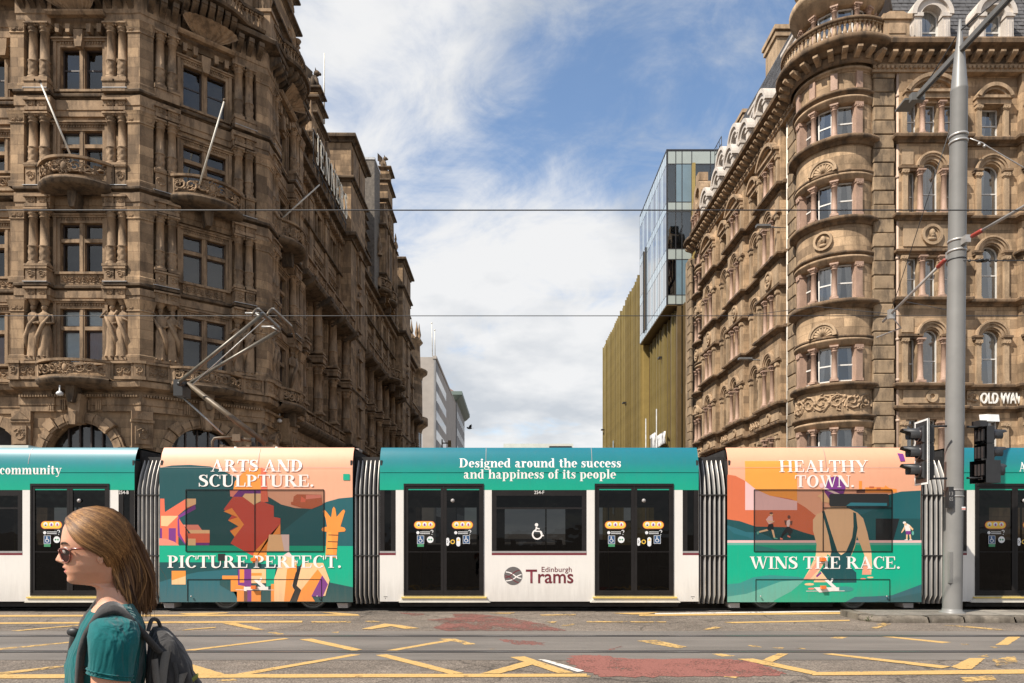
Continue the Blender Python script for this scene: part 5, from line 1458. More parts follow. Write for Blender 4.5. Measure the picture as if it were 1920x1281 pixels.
# far corner turret
tc_ = SF3 @ Vector((12.6, 1.9, 0))
q = MB(); q.lathe([(2.75, 0), (2.75, 7.8), (2.9, 8.0), (3.4, 8.3), (3.45, 8.5), (2.8, 8.6), (2.8, 12.2), (3.0, 12.5), (2.75, 12.6), (2.75, 15.6), (2.9, 16.0), (3.6, 16.5), (3.6, 17.4), (2.85, 17.5), (2.8, 22.6), (2.9, 23.2), (3.5, 23.6), (3.55, 23.9), (2.6, 24.0), (2.5, 27.5), (2.9, 27.9), (2.3, 28.1), (1.2, 29.5), (0.0, 30.5)], tc_.x, tc_.y, 0, 24)
tur = q.build('corner_turret', M_JW, JB)
for k in range(12):
 a = R(-150 + k * 24)
 for z0, z1 in ((9.0, 11.7), (13, 15.3), (17.7, 20), (20.8, 22.6)):
  q = MB(); q.box(-0.32, 0.32, 0.02, 0.05, z0, z1); q.build('pane', M_GLASSD, tur, T(tc_.x, tc_.y, 0) @ RZ(a) @ T(0, -2.72, 0))
 q = MB(); q.lathe([(0.3, 0), (0.34, 0.3), (0.15, 0.5), (0.28, 1.0), (0.12, 1.8), (0.02, 2.6)], seg=6); q.build('finial', M_JS, tur, T(tc_.x, tc_.y, 27.9) @ RZ(a) @ T(0, -2.4, 0))
# ---- big gilt letters standing over the side street
sg = empty('roof_sign', tuple(SF @ Vector((6.3, -0.9, 23.9))), 'large pale serif roof letters reading JENNERS over the side street', 'sign')
M_GILT = pm('cream_gilt_letter', (0.88, 0.80, 0.62), 0.45, var=0.05)
M_FRAME = pm('sign_frame_steel', (0.05, 0.05, 0.05), 0.6)
SGL = _glyphs(0.15, 0.06)
_keep = SERIF; SERIF = SGL
x = 0.0
adv = sum(SGL[c][0] + 0.22 for c in 'JENNERS')
u_a, u_b = 2.9, 11.2
for ch in 'JENNERS':
 q = MB()
 kx = (u_b - u_a) / adv
 for i, p in enumerate(SGL[ch][1]):
  e = 0.0012 * i
  q.prism([(u_a + (x + a) * kx, 24.3 + b * 1.75) for a, b in p], 0.0 - e * .3, 0.025 + e * .3)
 q.build('letter', M_GILT, sg, SF @ T(0, -0.95, 0))
 x += SGL[ch][0] + 0.22
SERIF = _keep
for z in (24.2, 26.1):
 q = MB(); q.box(u_a - 0.2, u_b + 0.1, 0.78, 0.83, z - 0.03, z + 0.03); q.build('sign_rail', M_FRAME, sg, SF)
for i in range(9):
 u = u_a + (u_b - u_a) * i / 8
 q = MB(); q.box(u - 0.025, u + 0.025, 0.76, 0.80, 23.85, 26.0); q.build('sign_post', M_FRAME, sg, SF)
# ================================================================== hotel on the right corner
HB = empty('hotel_building', (16, 34, 0), 'honey sandstone hotel with round corner turret, pink columns and slate mansard roof', 'building')
TCX, TCY, TR = 15.15, 31.9, 1.73
FR = facet(17.0, 30.5, 1, 0)
s3 = Vector((0.0078, -1.0)).normalized()
YF = 49.0
SR = facet(13.65 - 0.0, YF, s3.x, s3.y)
SRL = YF - 33.8
M_RSH = stone('pale_cleaned_sandstone', (0.40, 0.285, 0.18), (0.16, 0.115, 0.075), sootamt=0.6, var=0.22, seed=2.0)
RC = {}
for k, (h, r) in {'L1': (1.95, 0.115), 'L2': (1.85, 0.115), 'L3': (1.95, 0.115), 'L4': (1.48, 0.11), 'G': (2.6, 0.13), 'T': (1.62, 0.12), 'T4': (1.5, 0.115), 'TL': (1.45, 0.11)}.items():
 RC[k] = column_mesh('column', h, r, M_PINK, seg=12, cap=1.1)
def pil_mesh(w, h, mat, d=0.14):
 q = MB(); q.box(-w / 2, w / 2, 0, d, 0.12, h - 0.14); q.box(-w / 2 - 0.03, w / 2 + 0.03, 0, d + 0.03, 0, 0.12)
 q.box(-w / 2 - 0.02, w / 2 + 0.02, 0, d + 0.02, h - 0.2, h - 0.14); q.box(-w / 2 - 0.05, w / 2 + 0.05, 0, d + 0.05, h - 0.14, h)
 carve(q, -w / 2, w / 2, h - 0.2, h - 0.02, d + 0.03, 1, 0.03, False)
 return q.mesh('pilaster', mat)
PILS = {h: pil_mesh(0.2, h, M_RSH) for h in (1.95, 1.85, 1.48, 2.6)}
WBW = 1.42      # half width of a wide bay
WP = 0.28       # its projection
def arched_hood(parent, F, m, zc, r, d, mat, w=0.26):
 q = MB(); arch_ring(q, m, zc, r, r + w * 0.45, 0, d, seg=16); arch_ring(q, m, zc, r + w * 0.45, r + w * 0.75, 0, d + 0.06, seg=16); arch_ring(q, m, zc, r + w * 0.75, r + w, 0, d + 0.11, seg=16)
 return q.build('arch_moulding', mat, parent, F)
def seg_pediment(parent, F, m, z, hw, d, h=0.62):
 q = MB()
 n = 14
 Rr = (hw * hw + h * h) / (2 * h)
 a = math.asin(min(1, hw / Rr))
 for (e0, e1, dd) in ((0.0, -0.16, d + 0.22), (-0.16, -0.26, d + 0.12)):
  pts = [(m + (Rr + e0) * math.sin(-a + 2 * a * i / n), z + h - Rr + (Rr + e0) * math.cos(-a + 2 * a * i / n)) for i in range(n + 1)]
  pin = [(m + (Rr + e1) * math.sin(-a + 2 * a * i / n), z + h - Rr + (Rr + e1) * math.cos(-a + 2 * a * i / n)) for i in range(n + 1)]
  for i in range(n):
   q.prism([pts[i], pts[i + 1], pin[i + 1], pin[i]], 0, dd)
 pin = [(m + (Rr - 0.2) * math.sin(-a + 2 * a * i / n), z + h - Rr + (Rr - 0.2) * math.cos(-a + 2 * a * i / n)) for i in range(n + 1)]
 q.prism([(m - hw, z)] + [p for p in pin[::-1]][::-1] + [(m + hw, z)], 0, d * 0.5)
 q.box(m - hw - 0.03, m + hw + 0.03, 0, d + 0.16, z - 0.10, z + 0.02)
 q.box(m - hw + 0.02, m + hw - 0.02, 0, d + 0.06, z - 0.32, z - 0.10)
 carve(q, m - hw * 0.45, m + hw * 0.45, z + 0.08, z + h * 0.6, d * 0.5 + 0.02, 3, 0.035)
 return q.build('pediment', M_RS, parent, F)
def wide_bay(F, uc, seed, front=True):
 Fb = F @ T(uc, -WP, 0)
 op = []
 op += [(c - 0.25, c + 0.25, 12.07, 13.88, False) for c in (-0.85, 0, 0.85)] + [(c - 0.25, c + 0.25, 19.25, 20.7, False) for c in (-0.85, 0, 0.85)]
 op += [(c - 0.25, c + 0.25, 4.0, 6.7, False) for c in (-0.85, 0, 0.85)]
 for z0, zs in ((8.33, 10.33), (15.77, 17.74)):
  op += [(-0.36, 0.36, z0, zs, True), (-0.97, -0.67, z0, zs - 0.05, False), (0.67, 0.97, z0, zs - 0.05, False)]
 q = MB(); wall_open(q, -WBW, WBW, 0, 22.3, op, 0.28)
 for sx_ in (-1, 1):
  q.add([(sx_ * WBW, 0, 0), (sx_ * WBW, WP, 0), (sx_ * WBW, WP, 22.3), (sx_ * WBW, 0, 22.3)], [(0, 1, 2, 3)])
 q.build('bay_wall', M_RW, HB, Fb)
 rnd = random.Random(seed)
 for z0, z1, nm, hh in ((12.07, 13.88, 'L2', 1.85), (19.25, 20.7, 'L4', 1.48), (4.0, 6.7, 'G', 2.6)):
  for c in (-0.85, 0, 0.85):
   sash(HB, Fb, c - 0.25, c + 0.25, z0, z1, -0.2, M_WOODW, M_GLASS, 2, 0.5, curtain=0.8, seed=rnd.randrange(999), fw=0.045)
  for c in (-0.425, 0.425): inst('column', RC[nm], HB, Fb @ T(c, -0.06, z0 - 0.02))
  for c in (-1.24, 1.24): inst('pilaster', PILS[hh], HB, Fb @ T(c, 0, z0 - 0.02))
 for z0, zs, nm in ((8.33, 10.33, 'L1'), (15.77, 17.74, 'L3')):
  sash(HB, Fb, -0.36, 0.36, z0, zs + 0.36, -0.2, M_WOODW, M_GLASS, 2, 0.42, curtain=0.9, arched=True, seed=rnd.randrange(999), fw=0.05)
  for c in (-0.82, 0.82): sash(HB, Fb, c - 0.15, c + 0.15, z0, zs - 0.05, -0.2, M_WOODW, M_GLASS, 2, 0.45, curtain=0.5, seed=rnd.randrange(999), fw=0.04)
  for c in (-0.52, 0.52): inst('column', RC[nm], HB, Fb @ T(c, -0.07, z0 - 0.02))
  for c in (-1.2, 1.2): inst('pilaster', PILS[1.95], HB, Fb @ T(c, 0, z0 - 0.02))
  arched_hood(HB, Fb, 0, zs + 0.06, 0.38, 0.06, M_RS, 0.32)
  for a, b in ((-WBW, -0.42), (0.42, WBW)):
   q = MB(); q.box(a, b, 0, 0.10, zs - 0.08, zs + 0.02); q.box(a - (0.05 if a < -1 else 0), b + (0.05 if b > 1 else 0), 0, 0.17, zs + 0.02, zs + 0.12)
   q.build('impost', M_RD, HB, Fb)
  for a, b in ((-WBW + 0.1, -0.8), (0.8, WBW - 0.1)):
   q = MB(); q.box(a, b, 0, 0.05, zs + 0.22, zs + 0.9); q.build('wall_panel', M_RSH, HB, Fb)
 # medallion with a carved head between second and third floor
 q = MB(); q.box(-1.25, 1.25, 0, 0.04, 14.35, 15.3); q.build('wall_panel', M_RSH, HB, Fb)
 q = MB(); arch_ring(q, 0, 14.85, 0.34, 0.46, 0.03, 0.14, 0, 2 * PI, 24); arch_ring(q, 0, 14.85, 0.28, 0.34, 0.03, 0.09, 0, 2 * PI, 24)
 q.ball((0, -0.08, 14.92), 0.16, 10, 8, (0.8, 0.8, 1.15)); q.ball((0.03, -0.18, 14.9), 0.04, 6, 4); q.ball((0, -0.06, 14.66), 0.2, 8, 6, (1.1, 0.6, 0.5)); q.ball((0, -0.12, 14.80), 0.09, 6, 4)
 q.build('medallion', M_RSH, HB, Fb)
 q = MB(); q.box(-1.25, 1.25, 0, 0.04, 7.42, 8.0); arch_ring(q, 0, 7.7, 0.12, 0.26, 0.03, 0.11, 0, 2 * PI, 16); q.build('wall_panel', M_RSH, HB, Fb)
 seg_pediment(HB, Fb, 0, 21.15, 1.25, 0.12, 0.72)
def narrow_bay(F, uc, seed, carved=False):
 Fb = F @ T(uc, 0, 0)
 rnd = random.Random(seed)
 for z0, zs in ((8.33, 10.33), (12.07, 14.1), (15.77, 17.74)):
  sash(HB, Fb, -0.43, 0.43, z0, zs + 0.43, -0.24, M_WOODW, M_GLASS, 2, 0.48, curtain=1.0, arched=True, seed=rnd.randrange(999), fw=0.055)
  arched_hood(HB, Fb, 0, zs + 0.06, 0.45, 0.06, M_RS, 0.3)
  for c in (-0.62, 0.62): inst('pilaster', PILS[1.95], HB, Fb @ T(c, 0, z0 - 0.02))
  for a, b in ((-0.85, -0.48), (0.48, 0.85)):
   q = MB(); q.box(a, b, 0, 0.16, zs - 0.07, zs + 0.03); q.box(a - 0.02, b + 0.02, 0, 0.21, zs + 0.03, zs + 0.12)
   q.build('impost', M_RD, HB, Fb)
 sash(HB, Fb, -0.43, 0.43, 19.25, 20.7, -0.24, M_WOODW, M_GLASS, 2, 0.5, curtain=0.9, seed=rnd.randrange(999), fw=0.055)
 for c in (-0.6, 0.6): inst('pilaster', PILS[1.48], HB, Fb @ T(c, 0, 19.23))
 seg_pediment(HB, Fb, 0, 21.05, 0.80, 0.14, 0.55)
 sash(HB, Fb, -0.4, 0.4, 4.0, 6.7, -0.24, M_WOODW, M_GLASS, 2, 0.5, fw=0.055, curtain=0.6, seed=seed)
 for c in (-0.6, 0.6): inst('pilaster', PILS[2.6], HB, Fb @ T(c, 0, 3.98))
 if carved:
  q = MB(); q.box(-0.95, 0.95, 0, 0.04, 7.4, 8.05); carve(q, -0.88, 0.88, 7.45, 8.0, 0.06, 5, 0.06); q.build('carved_panel', M_RS, HB, Fb)
def narrow_ops(uc):
 return [(uc - 0.43, uc + 0.43, z0, zs, True) for z0, zs in ((8.33, 10.33), (12.07, 14.1), (15.77, 17.74))] + [(uc - 0.43, uc + 0.43, 19.25, 20.7, False), (uc - 0.4, uc + 0.4, 4.0, 6.7, False)]
FW = (1.55, 7.0); FN = (4.4, 9.8)
SW = tuple(YF - y for y in (46.3, 41.0, 35.7)); SN = tuple(YF - y for y in (43.65, 38.35))
wall_open(MB(), 0, 12, 0, 22.4, sum([narrow_ops(u) for u in FN], []), 0.3).build('wall', M_RW, HB, FR)
wall_open(MB(), 0, SRL, 0, 22.4, sum([narrow_ops(u) for u in SN], []), 0.3).build('wall', M_RW, HB, SR)
for i, u in enumerate(FW): wide_bay(FR, u, 31 + i)
for i, u in enumerate(FN[:1]): narrow_bay(FR, u, 41 + i)
for i, u in enumerate(SW): wide_bay(SR, u, 51 + i)
for i, u in enumerate(SN): narrow_bay(SR, u, 61 + i, True)
def jog_path(F, u0, u1, wides, base=0.0):
 p = [(u0, base)]
 for w_ in wides:
  p += [(w_ - WBW, base), (w_ - WBW, base + WP), (w_ + WBW, base + WP), (w_ + WBW, base)]
 return fpath(F, p + [(u1, base)])
for F, u0, u1, wd_ in ((FR, 0.05, 12, FW), (SR, 0, SRL, SW)):
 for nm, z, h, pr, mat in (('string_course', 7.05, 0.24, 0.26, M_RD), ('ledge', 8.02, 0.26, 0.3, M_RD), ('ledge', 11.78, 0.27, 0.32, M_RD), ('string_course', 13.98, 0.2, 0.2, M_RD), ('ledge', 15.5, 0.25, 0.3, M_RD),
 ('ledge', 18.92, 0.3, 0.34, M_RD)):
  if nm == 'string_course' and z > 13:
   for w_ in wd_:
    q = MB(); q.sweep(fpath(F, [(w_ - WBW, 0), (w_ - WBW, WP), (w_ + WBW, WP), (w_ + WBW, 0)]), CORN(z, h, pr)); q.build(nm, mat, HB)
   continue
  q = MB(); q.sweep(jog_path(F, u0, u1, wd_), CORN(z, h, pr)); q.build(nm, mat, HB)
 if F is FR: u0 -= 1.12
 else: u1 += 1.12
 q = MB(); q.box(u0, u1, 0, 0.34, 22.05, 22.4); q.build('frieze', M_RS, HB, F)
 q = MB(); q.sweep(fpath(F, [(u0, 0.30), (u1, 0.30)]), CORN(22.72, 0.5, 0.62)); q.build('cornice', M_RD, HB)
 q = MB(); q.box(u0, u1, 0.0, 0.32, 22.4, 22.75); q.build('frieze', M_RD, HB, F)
 n = int((u1 - u0) / 0.52)
 bm_ = bracket_mesh('bracket', 0.22, 0.46, 0.30, M_RS)
 for i in range(n):
  inst('bracket', bm_, HB, F @ T(u0 + (u1 - u0) * (i + 0.5) / n, -0.32, 22.74))
 q = MB()
 for i in range(int((u1 - u0) / 0.2)):
  q.box(u0 + 0.2 * i, u0 + 0.2 * i + 0.1, 0.3, 0.42, 22.18, 22.3)
 q.build('dentil_course', M_RS, HB, F)['kind'] = 'stuff'
# quoined pilasters, stone upon stone
QM = MB().cbox(-0.49, 0.49, 0, 0.17, 0.012, 0.612, 0.035).mesh('quoin_stone', M_RQ)
Q2 = MB().cbox(-0.45, 0.45, 0, 0.16, 0.012, 0.612, 0.035).mesh('quoin_stone', M_RQ)
FP = facet(16.0, 30.42, 1, 0)
FS = SR @ T(SRL - 0.0, 0, 0)
for fr, uu in ((FP, 0.5), (SR, SRL + 0.52)):
 q = MB(); q.box(uu - 0.5, uu + 0.5, -0.6, 0.0, 0, 22.7); q.build('wall', M_RQ, HB, fr)
 for i in range(36):
  o = inst('quoin_stone', QM if i % 2 else Q2, HB, fr @ T(uu, 0, i * 0.624))
q = MB(); q.tube([(0.62, -0.12, 0), (0.62, -0.12, 22.3)], 0.065, 8)
for i in range(12): q.tube([(0.62, -0.12, 1.2 + i * 1.8), (0.62, -0.12, 1.32 + i * 1.8)], 0.09, 8)
q.build('drain_pipe', pm('pinkish_pipe_paint', (0.45, 0.33, 0.25), 0.6), HB, facet(16.5, 30.42, 1, 0))
q = MB(); q.tube([(SRL - 0.04, -0.12, 0), (SRL - 0.04, -0.12, 22.3)], 0.05, 8); q.build('drain_pipe', pm('white_pipe_paint', (0.6, 0.55, 0.48), 0.6), HB, SR)
# ---- round corner turret
def ang_at(px, R_, cx, cy):
 t = (px - 960) / 1280
 d = Vector((t, 1)).normalized(); o = Vector((-cx, -cy))
 b = o.dot(d); c = o.dot(o) - R_ * R_
 s_ = -b - math.sqrt(max(0, b * b - c))
 p = d * s_
 return math.atan2(p.y - cy, p.x - cx)
def turret(cx, cy, R_, A0, A1, colang, seed, full=True):
 """bow-fronted turret between angles A0 and A1; colang are the angles of its shafts"""
 rnd = random.Random(seed)
 band = lambda prof, nm, mat: MB().lathe(prof, cx, cy, 0, 40, A0, A1).build(nm, mat, HB)
 levels = [(4.6, 6.35, 'G'), (8.40, 10.0, 'T'), (12.05, 13.65, 'T'), (15.72, 17.3, 'T'), (19.2, 20.7, 'T4')]
 # solid bands between the lights
 prev = 0.0
 for z0, z1, nm in levels:
  band([(R_, prev), (R_, z0)], 'turret_wall', M_RW); prev = z1
  band([(R_ - 0.02, z1), (R_ + 0.04, z1), (R_ + 0.06, z1 + 0.2), (R_ + 0.10, z1 + 0.22), (R_ + 0.10, z1 + 0.30), (R_, z1 + 0.32)], 'lintel', M_RS)
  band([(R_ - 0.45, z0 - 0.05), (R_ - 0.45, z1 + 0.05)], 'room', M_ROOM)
  band([(R_, z0), (R_ - 0.45, z0)], 'sill', M_RS); band([(R_ - 0.45, z1), (R_ - 0.02, z1)], 'soffit', M_RS)
 band([(R_, prev), (R_, 22.8)], 'turret_wall', M_RW)
 for z, h, pr, mat in ((8.05, 0.28, 0.28, M_RD), (6.72, 0.2, 0.2, M_RD), (11.65, 0.34, 0.34, M_RD), (15.35, 0.3, 0.3, M_RD), (18.85, 0.34, 0.34, M_RD), (21.05, 0.22, 0.16, M_RD), (13.95, 0.2, 0.14, M_RD), (17.55, 0.18, 0.12, M_RD), (10.25, 0.18, 0.12, M_RD)):
  band([(R_ + d_, zz) for d_, zz in CORN(z, h, pr)], 'ledge', mat)
 for z0, z1, nm in levels:
  for i, a in enumerate(colang):
   e = i in (0, len(colang) - 1)
   Fc = T(cx, cy, 0) @ RZ(a + PI / 2)
   if e:
    q = MB(); h_ = z1 - z0; q.box(-0.15, 0.15, -0.3, 0.10, 0, h_); q.box(-0.18, 0.18, -0.3, 0.13, 0, 0.12); q.box(-0.18, 0.18, -0.3, 0.14, h_ - 0.14, h_); carve(q, -0.14, 0.14, h_ - 0.26, h_ - 0.12, 0.13, 2, 0.03, False)
    q.build('pilaster', M_PINK, HB, Fc @ T(0, -R_ + 0.04, z0))
   else:
    q = RC['T4'] if nm == 'T4' else RC['T']
    inst('column', q, HB, Fc @ T(0, -R_ + 0.02, z0) @ Matrix.Diagonal((1, 1, (z1 - z0) / (1.5 if nm == 'T4' else 1.62), 1)))
  for a, b in zip(colang, colang[1:]):
   m = (a + b) / 2; w_ = 2 * (R_ - 0.25) * math.sin(abs(b - a) / 2) - 0.16
   Fw = T(cx, cy, 0) @ RZ(m + PI / 2) @ T(0, -(R_ - 0.30), 0)
   sash(HB, Fw, -w_ / 2, w_ / 2, z0 + 0.02, z1 - 0.02, 0.05, M_WOODW, M_GLASS, 2, 0.48, curtain=0.9, seed=rnd.randrange(999), fw=0.06, roomd=0.14)
  # solid wall beyond the end pilasters
  for a, b in ((A0, min(colang)), (max(colang), A1)):
   MB().lathe([(R_, z0), (R_, z1)], cx, cy, 0, 8, a, b).build('turret_wall', M_RW, HB)
 am = (colang[1] + colang[2]) / 2
 for z, kind in ((10.45, 'shell'), (14.75, 'head'), (17.75, 'shell')):
  q = MB()
  if kind == 'shell':
   arch_ring(q, 0, 0, 0.42, 0.52, -0.1, 0.10, seg=14); arch_ring(q, 0, 0, 0.52, 0.62, -0.1, 0.15, seg=14)
   for i in range(9):
    a = PI * (i + 0.5) / 9; q.tube([(0.08 * math.cos(a), -0.02, 0.08 * math.sin(a)), (0.36 * math.cos(a), -0.05, 0.36 * math.sin(a))], [0.03, 0.065], 6); q.ball((0.36 * math.cos(a), -0.05, 0.36 * math.sin(a)), 0.065, 6, 4)
  else:
   arch_ring(q, 0, 0, 0.32, 0.42, -0.1, 0.09, 0, 2 * PI, 20); q.ball((0, -0.05, 0.05), 0.16, 8, 6, (0.8, 0.6, 1.15)); q.ball((0, -0.06, -0.2), 0.18, 8, 5, (1, .5, .45)); q.ball((-0.02, -0.15, 0.02), 0.04, 5, 4)
  q.build('carved_roundel', M_RSH, HB, T(cx, cy, z) @ RZ(am + PI / 2) @ T(0, -R_, 0))
 # carved foliage frieze
 q = MB(); Lc = R_ * abs(A1 - A0)
 carve(q, 0.15, Lc - 0.15, 7.05, 7.95, 0, 14, 0.055)
 bend(q, lambda v: (cx + (R_ + 0.02 - v[1]) * math.cos(A0 + v[0] / R_), cy + (R_ + 0.02 - v[1]) * math.sin(A0 + v[0] / R_), v[2]))
 q.build('carved_frieze', M_RS, HB)
 # blind panels over the fourth floor, bracketed cornice
 for i, a in enumerate(colang):
  q = MB(); q.box(-0.14, 0.14, -0.1, 0.1, 0, 0.72); q.build('pilaster', M_PINK, HB, T(cx, cy, 21.32) @ RZ(a + PI / 2) @ T(0, -R_, 0))
 band([(R_ + d_, zz) for d_, zz in CORN(22.06, 0.2, 0.14)], 'ledge', M_RS)
 band([(R_ + 0.25, 22.3), (R_ + 0.32, 22.35), (R_ + 0.32, 22.75), (R_, 22.76)], 'frieze', M_RD)
 band([(R_ + 0.3 + d_, zz) for d_, zz in CORN(22.72, 0.5, 0.62)], 'cornice', M_RD)
 n = int(Lc / 0.42)
 bm2 = bracket_mesh('bracket', 0.22, 0.46, 0.30, M_RS)
 for i in range(n):
  a = A0 + (A1 - A0) * (i + 0.5) / n
  inst('bracket', bm2, HB, T(cx, cy, 22.74) @ RZ(a + PI / 2) @ T(0, -R_ - 0.32, 0))
 return band
colA = [ang_at(p, TR, TCX, TCY) for p in (1499, 1525, 1564, 1610)]
colA = [a if a < 0 else a - 2 * PI for a in colA]
A0t, A1t = -math.pi * 212 / 180, -math.pi * 58 / 180
colA = sorted(colA)
band = turret(TCX, TCY, TR, A0t, A1t, colA, 5)
# balustrade and lantern storey on the turret
RB = baluster_mesh('baluster', 0.62, 0.085, M_RSH)
band([(TR + 0.62, 23.22), (TR + 0.66, 23.3), (TR + 0.40, 23.32)], 'balustrade_base', M_RD)
band([(TR + 0.42, 23.94), (TR + 0.68, 23.94), (TR + 0.70, 24.06), (TR + 0.42, 24.08)], 'balustrade_rail', M_RD)
for i in range(30):
 a = A0t + (A1t - A0t) * (i + 0.5) / 30
 inst('baluster', RB, HB, T(TCX, TCY, 23.32) @ RZ(a + PI / 2) @ T(0, -TR - 0.54, 0))
RL = 1.55
MB().lathe([(RL - 0.3, 23.2), (RL - 0.3, 25.6)], TCX, TCY, 0, 40).build('lantern_room', M_ROOM, HB)
MB().lathe([(RL, 23.2), (RL, 23.75), (RL - 0.3, 23.76)], TCX, TCY, 0, 40).build('lantern_wall', M_RSH, HB)
MB().lathe([(RL - 0.3, 25.15), (RL + 0.05, 25.15), (RL + 0.1, 25.5), (RL + 0.15, 25.52), (RL + 0.2, 25.75), (RL + 0.45, 25.9), (RL + 0.5, 26.15), (RL, 26.2), (RL, 27.2), (RL + 0.3, 27.4), (RL + 0.3, 27.6), (RL, 27.7), (0.6, 31), (0, 32.5)], TCX, TCY, 0, 40).build('lantern_entablature', M_RSH, HB)
la = [ang_at(p, RL, TCX, TCY) for p in (1503, 1525, 1564, 1607)]
la = sorted([a if a < 0 else a - 2 * PI for a in la])
la = [la[0] - 0.55] + la + [la[-1] + 0.45, la[-1] + 0.9]
for a in la:
 inst('column', RC['TL'], HB, T(TCX, TCY, 23.74) @ RZ(a + PI / 2) @ T(0, -RL + 0.02, 0))
for a, b in zip(la, la[1:]):
 m = (a + b) / 2; w_ = 2 * (RL - 0.2) * math.sin(abs(b - a) / 2) - 0.14
 if w_ < 0.15: continue
 sash(HB, T(TCX, TCY, 0) @ RZ(m + PI / 2) @ T(0, -(RL - 0.24), 0), -w_ / 2, w_ / 2, 23.78, 25.12, 0.05, M_WOODW, M_GLASS, 2, 0.25, curtain=1, seed=int(a * 100), fw=0.07, roomd=0.13)
q = MB(); q.box(-0.55, 0.55, -0.4, 0.72, 23.25, 24.0); q.box(-0.63, 0.63, -0.4, 0.8, 24.0, 24.22); q.box(-0.36, 0.36, 0.72, 0.75, 23.4, 23.85); q.prism([(-0.6, 24.22), (0.6, 24.22), (0.3, 24.4), (-0.3, 24.4)], -0.3, 0.7); q.build('corner_pedestal', M_RS, HB, facet(16.75, 30.42, 1, 0))
# far turret at the other end of the side front
A0f, A1f = -R(182), -R(60)
fcx, fcy = 15.2, YF + 1.25
cf = [ang_at(p, 1.6, fcx, fcy) for p in (1299, 1311, 1322)]
cf = sorted([a if a < 0 else a - 2 * PI for a in cf])
cf = [cf[0] - 0.25] + cf
turret(fcx, fcy, 1.6, A0f - 0.3, A1f, cf, 9)
q = MB(); q.box(-0.5, 0.5, -0.6, 0.12, 0, 22.6); q.build('wall', M_RQ, HB, facet(13.62, YF + 3.6, 0, -1))
for i in range(36):
 inst('quoin_stone', QM if i % 2 else Q2, HB, facet(13.62, YF + 3.0, 0, -1) @ T(0, 0, i * 0.624))
q = MB(); q.box(0, 4.0, -0.2, 0.0, 0, 22.6); q.build('wall', M_RW, HB, facet(13.64, YF + 3.6, 1, 0) @ RZ(PI) @ T(-4, 0, 0))
fo = facet(13.75, YF + 2.2, 0, -1)
q = MB(); q.box(-0.2, 2.0, -1.2, 0.1, 23.2, 25.3); q.box(-0.3, 2.1, -1.2, 0.25, 25.3, 25.5); arch_ring(q, 0.9, 26.5, 0.55, 1.0, -1.0, 0.12, 0, 2 * PI, 22); q.box(0.55, 1.25, -0.6, 0.1, 27.5, 28.1); q.box(0.3, 1.5, -0.9, -0.8, 25.6, 27.2)
for sx_ in (-0.1, 1.6): q.box(sx_, sx_ + 0.3, -0.5, 0.18, 25.5, 26.4)
q.build('oculus_gable', M_RS, HB, fo)
for u in (0.2, 0.9, 1.6): inst('column', RC['L4'], HB, fo @ T(u, -0.22, 23.6))
# ---- mansard: slates laid course on course, dormers, chimneys
def slates(F, u0, u1, z0, z1, d0, d1, name='slate_course', w=0.30, rows=None):
 H_ = math.hypot(z1 - z0, d1 - d0); n = rows or int(H_ / 0.22); rnd = random.Random(int(u1 * 7))
 q = MB()
 for i in range(n):
  t0 = i / n; t1 = (i + 1.35) / n
  a = (d0 + (d1 - d0) * t0, z0 + (z1 - z0) * t0); b = (d0 + (d1 - d0) * min(1, t1), z0 + (z1 - z0) * min(1, t1))
  u = u0 - (w / 2 if i % 2 else 0)
  while u < u1:
   e = 0.028 + rnd.uniform(-0.006, 0.01)
   ww = w * rnd.uniform(0.85, 1.1)
   ua, ub = max(u0, u + 0.008), min(u1, u + ww - 0.008)
   if ub > ua + 0.03:
    q.add([(ua, -(a[0] + e), a[1]), (ub, -(a[0] + e), a[1]), (ub, -b[0], b[1]), (ua, -b[0], b[1]), (ua, -(a[0] - 0.01), a[1]), (ub, -(a[0] - 0.01), a[1])], [(0, 1, 2, 3), (4, 5, 1, 0)])
   u += ww
 o = q.build(name, M_SLATE, HB, F); o['kind'] = 'stuff'
 MB().add([(u0, -d0 + 0.02, z0), (u1, -d0 + 0.02, z0), (u1, -d1 + 0.02, z1), (u0, -d1 + 0.02, z1)], [(0, 1, 2, 3)]).build('roof', M_SLATE, HB, F)
M_SLATE2 = M_SLATE
M_DORM = stone('pale_dormer_paint', (0.58, 0.52, 0.46), (0.3, 0.27, 0.24), sootamt=0.35, var=0.12, rough=0.7, seed=4.0)
slates(FR, 0.3, 12, 23.25, 29.0, 0.1, -1.5)
slates(SR, 0.0, SRL + 0.6, 23.25, 29.0, 0.1, -1.5)
MB().add([(0, 1.5, 29), (12, 1.5, 29), (12, 8, 29.5), (0, 8, 29.5)], [(0, 1, 2, 3)]).build('roof', M_SLATE, HB, FR)
